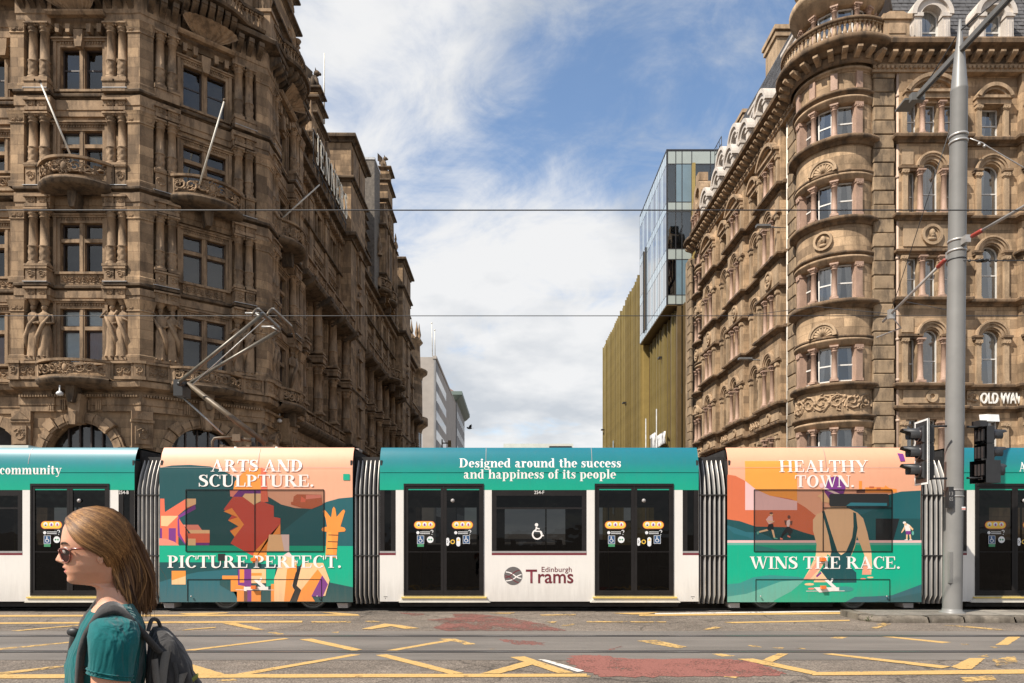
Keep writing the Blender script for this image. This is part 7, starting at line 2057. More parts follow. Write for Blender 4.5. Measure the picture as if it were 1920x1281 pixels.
def door_stickers(x, leaf):
 """stickers on one door leaf whose left glass edge is at x"""
 ps = []
 cx = x; z = TZ(984.5)
 ps += [(pill(cx, z, 0.45, 0.165), 6), (pill(cx, z, 0.425, 0.145), 1)]
 for i, dx in enumerate((-0.125, 0, 0.125)):
  ps += [(disc(cx + dx, z + 0.015, 0.045, 12), 0), (disc(cx + dx, z + 0.015, 0.018, 8), (1, 4, 4)[i]), (_rect(cx + dx - 0.02, cx + dx + 0.02, z - 0.02, z + 0.008), (2, 4, 6)[i])]
 z2 = TZ(999)
 ps += [(disc(cx - 0.14, z2, 0.034, 10), 0)]
 for k in range(2):
  for i in range(9):
   ps.append((_rect(cx - 0.09 + i * 0.023, cx - 0.073 + i * 0.023, z2 + 0.008 - k * 0.035, z2 + 0.025 - k * 0.035), 0))
 ps += [(band_poly(arcpts(cx + 0.155, z2 + 0.03, 0.024, 170, -80, 8), 0.014), 0), (disc(cx + 0.157, z2 - 0.035, 0.009, 8), 0)]
 z3 = TZ(1012)
 if leaf == 0:
  ps += [(_rect(cx - 0.155, cx - 0.01, z3 - 0.09, z3 + 0.085), 0), (_rect(cx - 0.148, cx - 0.017, z3 - 0.083, z3 + 0.078), 2)] + wheelchair(cx - 0.09, z3 + 0.0, 0.13, 0)
  ps += [(_rect(cx - 0.15, cx - 0.015, z3 - 0.15, z3 - 0.092), 3), (disc(cx + 0.12, z3 + 0.0, 0.07, 16), 0), (disc(cx + 0.095, z3, 0.02, 8), 3), (disc(cx + 0.145, z3, 0.02, 8), 3)]
 else:
  ps += [(_rect(cx + 0.01, cx + 0.155, z3 - 0.085, z3 + 0.09), 0), (_rect(cx + 0.017, cx + 0.148, z3 - 0.078, z3 + 0.083), 2)] + wheelchair(cx + 0.075, z3 + 0.005, 0.13, 0)
  zc = TZ(1016)
  ps += [(pill(cx - 0.30, zc, 0.07, 0.0701), 0)]
  for dx, w_ in ((-0.31, 0.06), (-0.085, 0.085)):
   ps += [([(cx + dx + w_ / 2 * math.cos(R(a)), zc + (0.055 if a < 180 else -0.055) + w_ / 2 * math.sin(R(a))) for a in range(0, 360, 24)], 0)]
  ps += [(band_poly([(cx - 0.322, zc + 0.03), (cx - 0.30, zc), (cx - 0.322, zc - 0.03)], 0.012), 5), (disc(cx - 0.205, zc, 0.048, 14), 1), (disc(cx - 0.205, zc, 0.03, 12), 5), ([(cx - 0.085 - 0.03, zc + 0.02), (cx - 0.085 + 0.03, zc + 0.02), (cx - 0.085, zc + 0.07)], 1)]
 return ps
def door(x0, x1, parent, both=True):
 """twin-leaf plug door"""
 z0, z1 = TZ(1117), TZ(907)
 d = MB(); t = 0.05
 d.box(x0, x0 + 0.035, -TY - 0.08, -TY + 0.015, z0, z1); d.box(x1 - 0.035, x1, -TY - 0.08, -TY + 0.015, z0, z1); d.box(x0 + 0.035, x1 - 0.035, -TY - 0.08, -TY + 0.015, z1 - 0.05, z1); d.box(x0 + 0.035, x1 - 0.035, -TY - 0.08, -TY + 0.015, z0, z0 + 0.05)
 dr = d.build('door', M_DARKF, parent)
 xm = (x0 + x1) / 2
 for i, (a, b) in enumerate(((x0 + 0.035, xm - 0.002), (xm + 0.002, x1 - 0.035))):
  l = MB(); y0_, y1_ = -TY - 0.05, -TY + 0.004
  l.box(a, a + 0.06, y0_, y1_, z0 + 0.05, z1 - 0.05); l.box(b - 0.06, b, y0_, y1_, z0 + 0.05, z1 - 0.05)
  l.box(a + 0.06, b - 0.06, y0_, y1_, z0 + 0.05, z0 + 0.11); l.box(a + 0.06, b - 0.06, y0_, y1_, z1 - 0.11, z1 - 0.05); zm = TZ(1035)
  l.box(a + 0.06, b - 0.06, y0_, y1_, zm - 0.008, zm + 0.008)
  l.build('door_leaf', M_DARKF, dr)
  g_ = MB()
  g_.add([(a + 0.05, TY + 0.012, z0 + 0.1), (b - 0.05, TY + 0.012, z0 + 0.1), (b - 0.05, TY + 0.012, z1 - 0.1), (a + 0.05, TY + 0.012, z1 - 0.1)], [(0, 1, 2, 3)])
  g_.build('door_glass', M_TGLASS, dr)
  cx = (TX(796) - TX(757)) + x0 if i == 0 else (TX(867) - TX(757)) + x0
  inst('door_sticker', decal_mesh(door_stickers(cx, i), 0.0 - 0.006, 'door_sticker', STK, 0.0003), dr)
 k = MB(); k.lathe([(0, 0.0), (0.042, 0.0), (0.042, 0.02), (0.03, 0.035), (0, 0.04)], seg=14)
 k.build('push_button', M_GREYT, dr, T(x0 + TX(849) - TX(757), TY - 0.002, TZ(939)) @ Matrix.Rotation(R(90), 4, 'X'))
 s_ = MB(); s_.box(x0 - 0.04, x1 + 0.06, -TY, -TY + 0.075, z0 - 0.05, z0 - 0.02); s_.build('step_edge', M_STEP, dr)
 s_ = MB(); s_.prism([(x0 - 0.02, z0 - 0.05), (x1 + 0.04, z0 - 0.05), (x1 + 0.14, z0 - 0.14), (x0 - 0.1, z0 - 0.14)], -TY - 0.1, -TY + 0.05); s_.build('step', M_CREAM, dr)
 return dr
def interior(x0, x1, parent, seats=True):
 q = MB()
 q.box(x0, x1, -TY - 2.55, -TY - 0.12, 0.30, 0.36); q.build('cabin_floor', M_INT, parent)
 q = MB(); q.box(x0, x1, -TY - 2.4, -TY - 0.3, 2.62, 2.66); q.build('cabin_ceiling', M_INT, parent)
 q = MB(); zz = TZ(1035)
 q.box(x0, x1, -TY - 2.62, -TY - 2.57, 0.25, zz + 0.1); q.box(x0, x1, -TY - 2.62, -TY - 2.57, 2.35, 2.9)
 n = max(1, int((x1 - x0) / 1.9))
 for i in range(n + 1):
  x = x0 + (x1 - x0) * i / n; q.box(max(x0, x - 0.35), min(x1, x + 0.35), -TY - 2.61, -TY - 2.58, zz + 0.1, 2.35)
 q.build('far_side', M_INT, parent)
 if seats:
  for i in range(int((x1 - x0) / 1.1)):
   x = x0 + 0.6 + i * 1.1
   for yy in (1.75, 2.2):
    s_ = MB(); s_.box(x, x + 0.42, -TY - yy - 0.4, -TY - yy, 0.36, 0.82); s_.prism([(x, 0.8), (x + 0.12, 0.8), (x + 0.02, 1.5), (x - 0.1, 1.5)], -TY - yy - 0.4, -TY - yy); s_.build('seat', M_SEAT, parent)
 for i in range(int((x1 - x0) / 1.4)):
  p_ = MB(); x = x0 + 0.7 + i * 1.4; p_.tube([(x, TY + 0.9, 0.36), (x, TY + 0.9, 2.62)], 0.018, 6); p_.build('grab_pole', M_STEP, parent)
def roof(x0, x1, mat, parent):
 q = MB(); n = 14; vs_ = []
 for x in (x0, x1):
  for i in range(n + 1):
   t = i / n; y = TY + rec(Z_TOP) + (2.65 - 2 * rec(Z_TOP)) * t
   vs_.append((x, y, Z_TOP + 0.02 * math.sin(PI * t) * 0 - 0.004))
 q.add(vs_, [(i, n + 1 + i, n + 2 + i, i + 1) for i in range(n)]); q.build('roof', mat, parent)
 # far side shell and ends
 q = MB(); q.box(x0, x1, -TY - 2.65, -TY - 2.63, 2.3, 3.0); q.add([(x0, TY + 2.64, 3.0), (x1, TY + 2.64, 3.0), (x1, TY + 2.65 - rec(Z_TOP), Z_TOP), (x0, TY + 2.65 - rec(Z_TOP), Z_TOP)], [(0, 1, 2, 3)]); q.build('far_shell', mat, parent)
def end_ring(x, parent, sgn):
 q = MB()
 for a, b, c, d in ((0.0, 0.30, 0.2, 3.2), (2.35, 2.62, 0.2, 3.2)): q.box(x - 0.02, x + 0.02, -TY - b, -TY - a - 0.01, c, d)
 q.box(x - 0.02, x + 0.02, -TY - 2.3, -TY - 0.3, 2.6, 3.45); q.build('end_frame', M_UNDER, parent)
M_ORG = gloss_mat('orange_lens', (0.75, 0.16, 0.02), 0.2, 0.6)
def suspended(pa, pb, line1, line2, number, num_px):
 """door module: two doors, a window between, teal cant rail"""
 x0, x1 = TX(pa), TX(pb)
 o = lambda p: x0 + (p - 712) / K
 body = bpy.data.objects.new('door_module', None); put(body, TRAM, T((x0 + x1) / 2, TY + 1.3, 0))
 zb, zt = TZ(1128), TZ(919)
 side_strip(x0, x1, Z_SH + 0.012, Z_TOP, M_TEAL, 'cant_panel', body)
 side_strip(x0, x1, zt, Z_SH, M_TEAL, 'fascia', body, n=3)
 dz0, dz1 = TZ(1117), TZ(907)
 # white side, pierced for doors and windows
 q = MB(M=T(0, TY, 0))
 wz0, wz1 = TZ(1041), zt
 wall_open(q, x0, x1, zb, zt - 0.001, [(o(757), o(907), dz0, zt - 0.001, False), (o(1115), o(1263), dz0, zt - 0.001, False), (o(922), o(1100), wz0, zt - 0.001, False), (x0 + 0.001, o(742), wz0, zt - 0.001, False), (o(1280), x1 - 0.001, wz0, zt - 0.001, False)], 0.08)
 q.build('side_panel', M_WHITE, body)
 door(o(757), o(907), body); door(o(1115), o(1263), body)
 for a, b, mid in ((o(922), o(1100), 1), (x0, o(742), 0), (o(1280), x1, 0)):
  w_ = MB(); w_.add([(a, TY + 0.015, wz0), (b, TY + 0.015, wz0), (b, TY + 0.015, wz1), (a, TY + 0.015, wz1)], [(0, 1, 2, 3)])
  g_ = w_.build('window', M_TGLASS, body)
  w_ = MB(); zs_ = TZ(1035); w_.box(a, b, -TY - 0.05, -TY + 0.002, wz0, wz0 + 0.045); w_.build('maroon_stripe', M_MAROON, g_)
  w_ = MB(); w_.box(a, b, -TY - 0.05, -TY + 0.004, wz0 + 0.045, wz0 + 0.085); w_.build('sill', M_GREYT, g_)
  w_ = MB()
  for u0_, u1_ in ((a, a + 0.10), (b - 0.10, b)): w_.box(u0_, u1_, -TY - 0.06, -TY - 0.002, wz0 + 0.085, wz1)
  if mid:
   zt_ = TZ(953); w_.box(a + 0.1, b - 0.1, -TY - 0.06, -TY - 0.002, zt_ - 0.018, zt_ + 0.018); w_.box(a + 0.1, b - 0.1, -TY - 0.06, -TY - 0.002, wz1 - 0.12, wz1)
  w_.build('window_frame', M_DARKF, g_)
  if not mid:
   w_ = MB(); w_.box(a, b, -TY - 0.3, -TY - 0.05, wz0, wz1); w_.build('bellows_backing', M_UNDER, g_)
  elif number == '254-F':
   inst('wheelchair_symbol', decal_mesh(wheelchair(TX(1006), TZ(997), 0.36, 0), -0.008, 'wheelchair_symbol', [M_LET]), g_)
 nx = TX(num_px)
 if number: inst('fleet_number', sans_mesh('fleet_number', number, nx - 0.105, nx + 0.105, TZ(926.5), 0.072, M_LET), body, T(0, TY - 0.004, 0))
 if line1: words(*line1, body)
 if line2: words(*line2, body)
 # panel joints on the cant rail, lower skirt, frame
 for p in (911, 1110):
  side_strip(o(p) - 0.006, o(p) + 0.006, 3.12, Z_TOP - 0.01, M_GREYT, 'panel_joint', body, 0.004)
 q = MB(); q.box(x0 + 0.4, x1 - 0.4, -TY - 2.6, -TY - 0.12, 0.10, 0.20); q.build('skirt', M_UNDER, body)
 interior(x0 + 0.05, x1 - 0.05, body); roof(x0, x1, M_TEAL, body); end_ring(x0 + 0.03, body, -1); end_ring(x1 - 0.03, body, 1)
 for p in (722, 1298):
  q = MB(); q.box(o(p) - 0.03, o(p) + 0.05, -TY, -TY + 0.003, TZ(1119.5), TZ(1118.6)); q.prism([(o(p), TZ(1123)), (o(p) + 0.02, TZ(1123)), (o(p) + 0.01, TZ(1121))], -TY, -TY + 0.003); q.build('jacking_mark', M_UNDER, body)
 return body
modC = suspended(712, 1310, ('Designed around the success', 861, 1165, 876.5, 17.2), ('and happiness of its people', 869, 1155, 897.5, 17.2), '254-F', 1011)
modA = suspended(-346, 252, ('community', -1, 115, 889.5, 17.5), None, '254-B', 232)
modE = suspended(1783, 2381, ('A', 1911, 1925, 884, 17.5), None, None, 2082)
def logo(parent):
 cx, cz, r = TX(962.3), TZ(1080), 17.2 / K
 mats = [pm('logo_grey', (0.12, 0.11, 0.105), 0.5, var=0.02), M_LET, gloss_mat('logo_maroon', (0.14, 0.015, 0.025), 0.4, 0.1)]
 ps = [(disc(cx, cz, r, 30), 0)]
 def wave(f, mi, w_=0.022):
  pts = []
  for i in range(21):
   x = -1 + 2 * i / 20; z = f(x)
   if x * x + z * z <= 0.985: pts.append((cx + x * r, cz + z * r))
  if len(pts) > 2: ps.append((band_poly(pts, w_), mi))
 sg_ = lambda x: 1 / (1 + math.exp(-4 * x))
 wave(lambda x: 0.45 - 0.75 * sg_(x - 0.1), 1); wave(lambda x: -0.55 + 0.75 * sg_(x - 0.25), 1)
 wave(lambda x: -0.15 + 0.9 * sg_(x + 0.1) - 0.1, 2, 0.018); wave(lambda x: 0.05 - 0.85 * sg_(x + 0.05), 2, 0.018)
 lg = inst('tram_logo', decal_mesh(ps, 0.003, 'tram_logo', mats), parent)
 inst('logo_lettering', sans_mesh('logo_lettering', 'Trams', TX(986), TX(1075), TZ(1094), 26 / K, mats[2], 0, 0.012), lg, T(0, TY - 0.004, 0))
 inst('logo_lettering', sans_mesh('logo_lettering', 'Edinburgh', TX(1015.5), TX(1072), TZ(1075.5), 12.5 / K, mats[2], 0, 0.0), lg, T(0, TY - 0.004, 0))
logo(modC)
# ---- illustrated wheel modules
AC = {k: gloss_mat('print_' + k, [c_ * 0.9 for c_ in v], 0.5, 0.12) for k, v in dict(
 peach=(0.90, 0.475, 0.295), dkteal=(0.006, 0.072, 0.078), teal=(0.010, 0.105, 0.120), teal2=(0.018, 0.13, 0.16), green=(0.0, 0.40, 0.235), coral=(0.85, 0.165, 0.085), salmon=(0.88, 0.27, 0.19), purple=(0.20, 0.035, 0.235), tan=(0.90, 0.55, 0.28), red=(0.60, 0.075, 0.045), orange=(0.92, 0.30, 0.05),
 pale=(0.82, 0.62, 0.58), brick=(0.55, 0.13, 0.05), white=(0.86, 0.81, 0.77), black=(0.01, 0.012, 0.014), brown=(0.16, 0.06, 0.04), rust=(0.68, 0.16, 0.065), skin=(0.84, 0.53, 0.30), skin2=(0.80, 0.34, 0.22), mint=(0.13, 0.42, 0.33), aqua=(0.03, 0.27, 0.24), amber=(0.95, 0.36, 0.06), pinkw=(0.85, 0.52, 0.50)).items()}
ACN = list(AC); ACM = [AC[k] for k in ACN]
def art(shapes, zx, zy, s_, parent):
 ps = [([(TX(zx + x / s_), TZ(zy + y / s_)) for x, y in pts], ACN.index(c)) for c, pts in shapes]
 return inst('printed_artwork', decal_mesh(ps, 0.002, 'printed_artwork', ACM, 0.00011), parent)
ell = lambda cx, cy, rx, ry, n=18, a0=0, a1=360: [(cx + rx * math.cos(R(a0 + (a1 - a0) * i / n)), cy + ry * math.sin(R(a0 + (a1 - a0) * i / n))) for i in range(n)]
ARTB = [
 ('dkteal', [(112, 222), (200, 205), (330, 200), (480, 212), (590, 250), (670, 292), (720, 400), (900, 430), (1000, 490), (1100, 515), (1220, 522), (1180, 560), (1000, 700), (1000, 800), (112, 800)]),
 ('teal', [(1000, 800), (1000, 690), (1100, 610), (1210, 525), (1330, 470), (1420, 445), (1520, 436), (1520, 800)]),
 ('green', [(112, 787), (1520, 792), (1520, 1000), (112, 915)]),
 ('dkteal', [(112, 910), (700, 910), (1000, 930), (1520, 960), (1520, 1200), (112, 1200)]),
 ('green', [(1300, 915), (1520, 925), (1520, 1095), (1400, 1082), (1320, 1045)]),
 ('teal2', [(112, 1055), (250, 1012), (400, 980), (680, 958), (680, 1200), (112, 1200)]),
 ('dkteal', [(1100, 1090), (1320, 1050), (1520, 1092), (1520, 1200), (1100, 1200)]),
 ('coral', [(118, 447), (148, 447), (152, 545), (308, 447), (378, 447), (378, 487), (300, 525), (245, 572), (118, 572)]), ('tan', [(308, 447), (378, 447), (378, 487), (310, 512)]),
 ('purple', [(240, 578), (372, 490), (378, 522), (250, 592)]), ('coral', [(118, 572), (250, 572), (250, 787), (118, 787)]), ('tan', [(124, 572), (248, 572), (170, 648), (124, 645)]),
 ('purple', [(118, 662), (132, 662), (132, 740), (118, 740)]), ('purple', [(180, 662), (232, 662), (232, 770), (180, 748)]), ('purple', [(245, 592), (260, 592), (305, 690), (305, 787), (245, 715)]), ('coral', [(255, 592), (320, 690), (308, 785), (262, 700)]),
 ('salmon', [(285, 637), (395, 637), (422, 675), (320, 675)]), ('tan', [(320, 675), (478, 675), (478, 700), (340, 700)]), ('coral', [(320, 700), (478, 700), (478, 768), (320, 768)]), ('tan', [(320, 738), (376, 738), (376, 787), (320, 787)]), ('purple', [(376, 768), (476, 768), (476, 787), (376, 787)]),
 ('salmon', [(112, 735), (160, 738), (220, 760), (258, 787), (112, 787)]),
 ('orange', [(650, 384), (662, 320), (680, 300), (740, 240), (860, 222), (860, 384)]), ('coral', [(850, 222), (885, 232), (905, 470), (850, 475)]), ('salmon', [(625, 385), (690, 385), (660, 437), (628, 430)]), ('purple', [(690, 385), (850, 385), (850, 412), (735, 412), (700, 440), (645, 437)]),
 ('red', [(580, 525), (650, 432), (735, 435), (800, 490), (860, 468), (945, 500), (945, 580), (993, 590), (993, 640), (895, 740), (810, 830), (790, 862), (630, 772), (660, 725), (625, 680), (700, 640), (612, 605), (640, 570)]),
 ('tan', [(735, 410), (850, 410), (850, 465), (800, 492), (717, 432)]), ('orange', [(580, 540), (640, 515), (728, 635), (660, 725), (628, 685), (690, 650), (612, 605), (684, 582)]),
 ('orange', [(893, 742), (993, 630), (993, 705), (915, 712), (893, 830), (892, 895), (790, 915), (800, 835)]), ('tan', [(910, 708), (1000, 708), (1022, 830), (893, 830)]), ('pale', [(998, 708), (1057, 708), (1057, 830), (1022, 830)]),
 ('brick', [(1090, 432), (1115, 415), (1290, 418), (1297, 470), (1300, 490), (1220, 522), (1150, 515), (1070, 490), (1070, 470), (1085, 470)]), ('coral', [(1145, 430), (1178, 452), (1175, 472), (1140, 472)]), ('salmon', [(1178, 452), (1180, 420), (1290, 420), (1292, 440)]),
 ('orange', [(1302, 540), (1310, 528), (1322, 535), (1362, 585), (1372, 520), (1382, 505), (1393, 520), (1402, 580), (1444, 532), (1456, 526), (1464, 538), (1430, 650), (1460, 658), (1468, 672), (1462, 686), (1415, 690), (1400, 878), (1322, 868), (1345, 690), (1300, 684), (1292, 672), (1300, 658), (1332, 650), (1322, 590)]),
 ('amber', [(1330, 690), (1362, 690), (1380, 870), (1322, 866)]),
] + [('black', [(1342 - i * 5, 708 + i * 49), (1413 - i * 3, 710 + i * 49), (1413 - i * 3, 716 + i * 49), (1342 - i * 5, 714 + i * 49)]) for i in range(4)] + [
 ('orange', [(202, 972), (304, 972), (304, 1072), (202, 1072)]), ('tan', [(202, 1042), (304, 1010), (304, 1072), (202, 1072)]),
 ('dkteal', [(552, 1030), (640, 1030), (640, 1100), (700, 1120), (690, 1195), (760, 1195), (552, 1075)]), ('orange', [(570, 1007), (687, 1007), (687, 1035), (570, 1035)]), ('orange', [(632, 1030), (735, 1030), (735, 1122), (632, 1122)]), ('purple', [(685, 960), (782, 960), (782, 1092), (685, 1075)]), ('orange', [(697, 962), (730, 962), (730, 1058), (697, 1058)]),
 ('tan', [(782, 960), (888, 960), (888, 1062), (782, 1062)]), ('orange', [(782, 988), (858, 988), (858, 1008), (782, 1008)]), ('orange', [(678, 1118), (852, 1118), (852, 1195), (678, 1195)]), ('brown', [(728, 1095), (754, 1095), (754, 1195), (728, 1195)]), ('purple', [(754, 1085), (782, 1085), (782, 1195), (754, 1195)]),
 ('green', [(890, 960), (960, 960), (945, 1075), (890, 1090)]), ('orange', [(925, 1068), (950, 1068), (950, 1195), (925, 1195)]), ('tan', [(948, 1195), (948, 1030), (985, 920), (1015, 860), (1055, 833), (1112, 905), (1108, 960), (1060, 1195)]), ('pale', [(1015, 860), (1055, 833), (1112, 905), (1080, 880)]),
 ('orange', [(1042, 960), (1112, 930), (1112, 985), (1076, 1080), (1097, 1112), (1062, 1195), (1020, 1195)]), ('black', [(1105, 985), (1150, 915), (1115, 1080), (1150, 1120), (1115, 1195), (1068, 1195), (1100, 1112), (1080, 1080)]),
 ('tan', [(1112, 1080), (1152, 915), (1305, 915), (1352, 1040), (1320, 1155), (1220, 1155), (1145, 1112)]), ('orange', [(1145, 1112), (1265, 960), (1300, 1010), (1222, 1157), (1245, 1195), (1115, 1195)]), ('purple', [(1298, 1005), (1340, 1070), (1302, 1160), (1218, 1158)]),
 ('green', [(1450, 267), (1498, 267), (1498, 313), (1450, 313)]),
 ('white', [(728, 1088), (905, 1088), (905, 1110), (728, 1112)]), ('white', [(800, 1040), (822, 1032), (885, 1085), (860, 1095)]), ('white', [(830, 1060), (850, 1020), (862, 1026), (842, 1066)]), ('white', [(668, 1108), (945, 1110), (945, 1113), (668, 1112)]), ('white', [(728, 1088), (748, 1088), (748, 1120), (728, 1118)]),
]
ARTD = [
 ('amber', [(222, 170), (600, 170), (600, 465), (400, 425), (300, 380), (222, 315)]), ('tan', [(222, 170), (600, 170), (600, 172), (222, 172)]),
 ('rust', [(92, 272), (150, 280), (222, 318), (300, 380), (400, 425), (560, 450), (660, 510), (760, 590), (760, 730), (92, 720)]),
 ('pinkw', [(222, 318), (300, 380), (400, 425), (600, 465), (600, 530), (222, 530)]),
 ('dkteal', [(92, 597), (180, 610), (300, 650), (420, 652), (540, 655), (640, 690), (760, 725), (760, 752), (92, 752)]), ('teal2', [(92, 640), (150, 660), (230, 690), (330, 695), (400, 725), (430, 752), (92, 752)]), ('teal', [(92, 660), (140, 700), (240, 725), (300, 752), (92, 752)]),
 ('teal', [(930, 490), (1000, 470), (1150, 455), (1260, 420), (1360, 395), (1500, 388), (1500, 752), (1020, 752), (1000, 560)]), ('teal2', [(960, 490), (1060, 470), (1260, 425), (1260, 480), (1080, 560), (1000, 560)]),
 ('dkteal', [(1172, 592), (1500, 592), (1500, 752), (1172, 752)]), ('black', [(1172, 592), (1345, 592), (1300, 752), (1172, 752)]),
 ('orange', [(1095, 365), (1210, 362), (1325, 378), (1325, 402), (1095, 404)]), ('brown', [(1032, 380), (1095, 378), (1095, 404), (1032, 406)]), ('orange', [(1050, 318), (1072, 318), (1072, 378), (1050, 378)]), ('brick', [(1125, 358), (1160, 358), (1160, 372), (1125, 372)]), ('orange', [(1228, 378), (1242, 350), (1282, 378)]), ('brick', [(1178, 366), (1208, 366), (1208, 380), (1178, 380)]),
 ('pinkw', [(92, 750), (1505, 750), (1505, 768), (92, 768)]), ('green', [(92, 768), (1505, 768), (1505, 1200), (92, 1200)]), ('mint', [(92, 768), (1505, 768), (1505, 785), (92, 785)]), ('aqua', [(300, 785), (480, 820), (700, 815), (760, 830), (300, 832)]),
 ('aqua', [(92, 1070), (180, 1062), (280, 1020), (400, 1003), (600, 1015), (690, 1035), (480, 1080), (340, 1140), (200, 1165), (92, 1170)]), ('mint', [(92, 1160), (230, 1140), (330, 1105), (480, 1050), (660, 1035), (560, 1120), (430, 1190), (430, 1200), (92, 1200)]),
 ('teal2', [(950, 1200), (1020, 1162), (1150, 1158), (1290, 1150), (1400, 1110), (1505, 1070), (1505, 1200)]), ('teal', [(1150, 1200), (1300, 1170), (1505, 1130), (1505, 1200)]),
 # swimmer
 ('skin', [(870, 470), (945, 460), (960, 510), (1040, 550), (1080, 590), (1110, 690), (1140, 830), (1145, 930), (1138, 1000), (1072, 1000), (1080, 930), (1090, 860), (1060, 780), (1035, 720), (1020, 800), (985, 880), (940, 900), (880, 900), (820, 850), (805, 900), (770, 960), (720, 1040), (645, 1035), (690, 960), (735, 860), (742, 780), (715, 680), (715, 600), (745, 560), (830, 515)]),
 ('skin2', [(1085, 870), (1110, 930), (1140, 1000), (1072, 1000)]), ('skin2', [(760, 880), (800, 870), (770, 950), (690, 1035), (645, 1035)]), ('skin', [(775, 975), (880, 985), (880, 1055), (720, 1055), (735, 1010)]), ('purple', [(735, 1010), (770, 980), (778, 990), (745, 1020)]),
 ('dkteal', [(780, 540), (798, 535), (850, 700), (895, 835), (920, 858), (955, 835), (1000, 730), (1010, 650), (1008, 545), (1028, 552), (1040, 660), (1020, 780), (985, 880), (975, 930), (1030, 985), (1032, 1058), (840, 1060), (770, 970), (830, 900), (850, 830), (830, 720)]),
 ('tan', [(745, 430), (790, 400), (850, 430), (850, 480), (780, 470), (770, 440)]), ('purple', [(800, 360), (820, 300), (880, 282), (940, 310), (952, 370), (930, 430), (880, 470), (840, 460), (800, 400)]), ('pinkw', ell(778, 352, 16, 18, 12)), ('pale', [(790, 360), (930, 420), (935, 440), (800, 380)]), ('purple', [(860, 455), (915, 440), (905, 490), (865, 488)]),
 ('salmon', ell(702, 1102, 24, 7, 12)), ('tan', ell(688, 1070, 35, 9, 14)), ('tan', ell(1132, 1020, 24, 6, 12)), ('salmon', ell(1080, 1030, 20, 5, 12)), ('aqua', ell(940, 1105, 70, 20, 16)),
 # runners
 ('pinkw', [(372, 600), (395, 572), (420, 575), (425, 620), (395, 635)]), ('skin', ell(412, 560, 12, 14, 12)), ('brown', ell(411, 553, 13, 8, 12)), ('skin', [(372, 600), (385, 605), (425, 612), (435, 605), (432, 618), (395, 622)]), ('black', [(392, 632), (425, 630), (430, 665), (415, 682), (380, 670)]), ('skin', [(380, 668), (390, 680), (325, 695), (318, 685)]), ('skin', [(412, 672), (428, 675), (440, 730), (428, 732)]), ('mint', [(305, 690), (325, 682), (320, 706), (308, 708)]), ('mint', [(428, 728), (458, 735), (455, 742), (432, 740)]),
 ('pale', [(520, 610), (545, 598), (552, 615), (540, 655), (525, 650)]), ('brown', ell(540, 580, 11, 13, 12)), ('brown', [(505, 605), (525, 605), (520, 640), (512, 636)]), ('brown', [(545, 612), (566, 608), (560, 640), (552, 636)]), ('black', [(525, 650), (545, 652), (570, 680), (545, 720), (530, 690), (500, 715), (480, 738), (490, 700)]), ('salmon', [(528, 712), (550, 722), (548, 732), (530, 724)]), ('salmon', [(475, 730), (495, 738), (494, 746), (476, 744)]),
 # man with a bag
 ('white', [(1378, 640), (1400, 628), (1420, 640), (1425, 685), (1390, 690)]), ('white', ell(1380, 622, 12, 9, 12)), ('skin', ell(1388, 634, 10, 10, 10)), ('purple', [(1390, 682), (1425, 682), (1428, 708), (1390, 710)]), ('skin', [(1392, 708), (1404, 708), (1402, 745), (1392, 745)]), ('skin', [(1414, 708), (1426, 708), (1430, 745), (1420, 745)]), ('skin', [(1420, 640), (1445, 668), (1440, 680), (1415, 656)]), ('skin', [(1380, 645), (1382, 670), (1360, 698), (1356, 692)]), ('mint', ell(1441, 698, 9, 16, 12)), ('white', [(1382, 744), (1404, 744), (1404, 751), (1380, 751)]), ('white', [(1415, 744), (1436, 744), (1436, 751), (1415, 751)]),
 ('purple', [(1343, 113), (1385, 118), (1390, 172), (1355, 175)]),
 ('white', [(720, 1092), (905, 1092), (905, 1116), (760, 1130)]), ('white', [(800, 1042), (822, 1034), (885, 1090), (860, 1098)]), ('white', [(832, 1064), (852, 1026), (864, 1032), (844, 1070)]), ('white', [(665, 1118), (945, 1116), (945, 1120), (665, 1122)]),
]
def wheel_set(px, parent):
 c = T(TX(px), TY + 0.55, 0.31) @ Matrix.Rotation(R(90), 4, 'X')
 q = MB(); q.lathe([(0.0, 0.0), (0.06, 0.05), (0.20, 0.03), (0.21, 0.0), (0.235, 0.0), (0.24, 0.03), (0.30, 0.035), (0.305, -0.06), (0.32, -0.08), (0.32, -0.11), (0, -0.11)], seg=28)
 w = q.build('wheel', M_STEEL, parent, c)
 q = MB(); q.lathe([(0.0, 0.056), (0.1, 0.052), (0.1, 0.02)], seg=16); q.build('hub', M_UNDER, w, c)
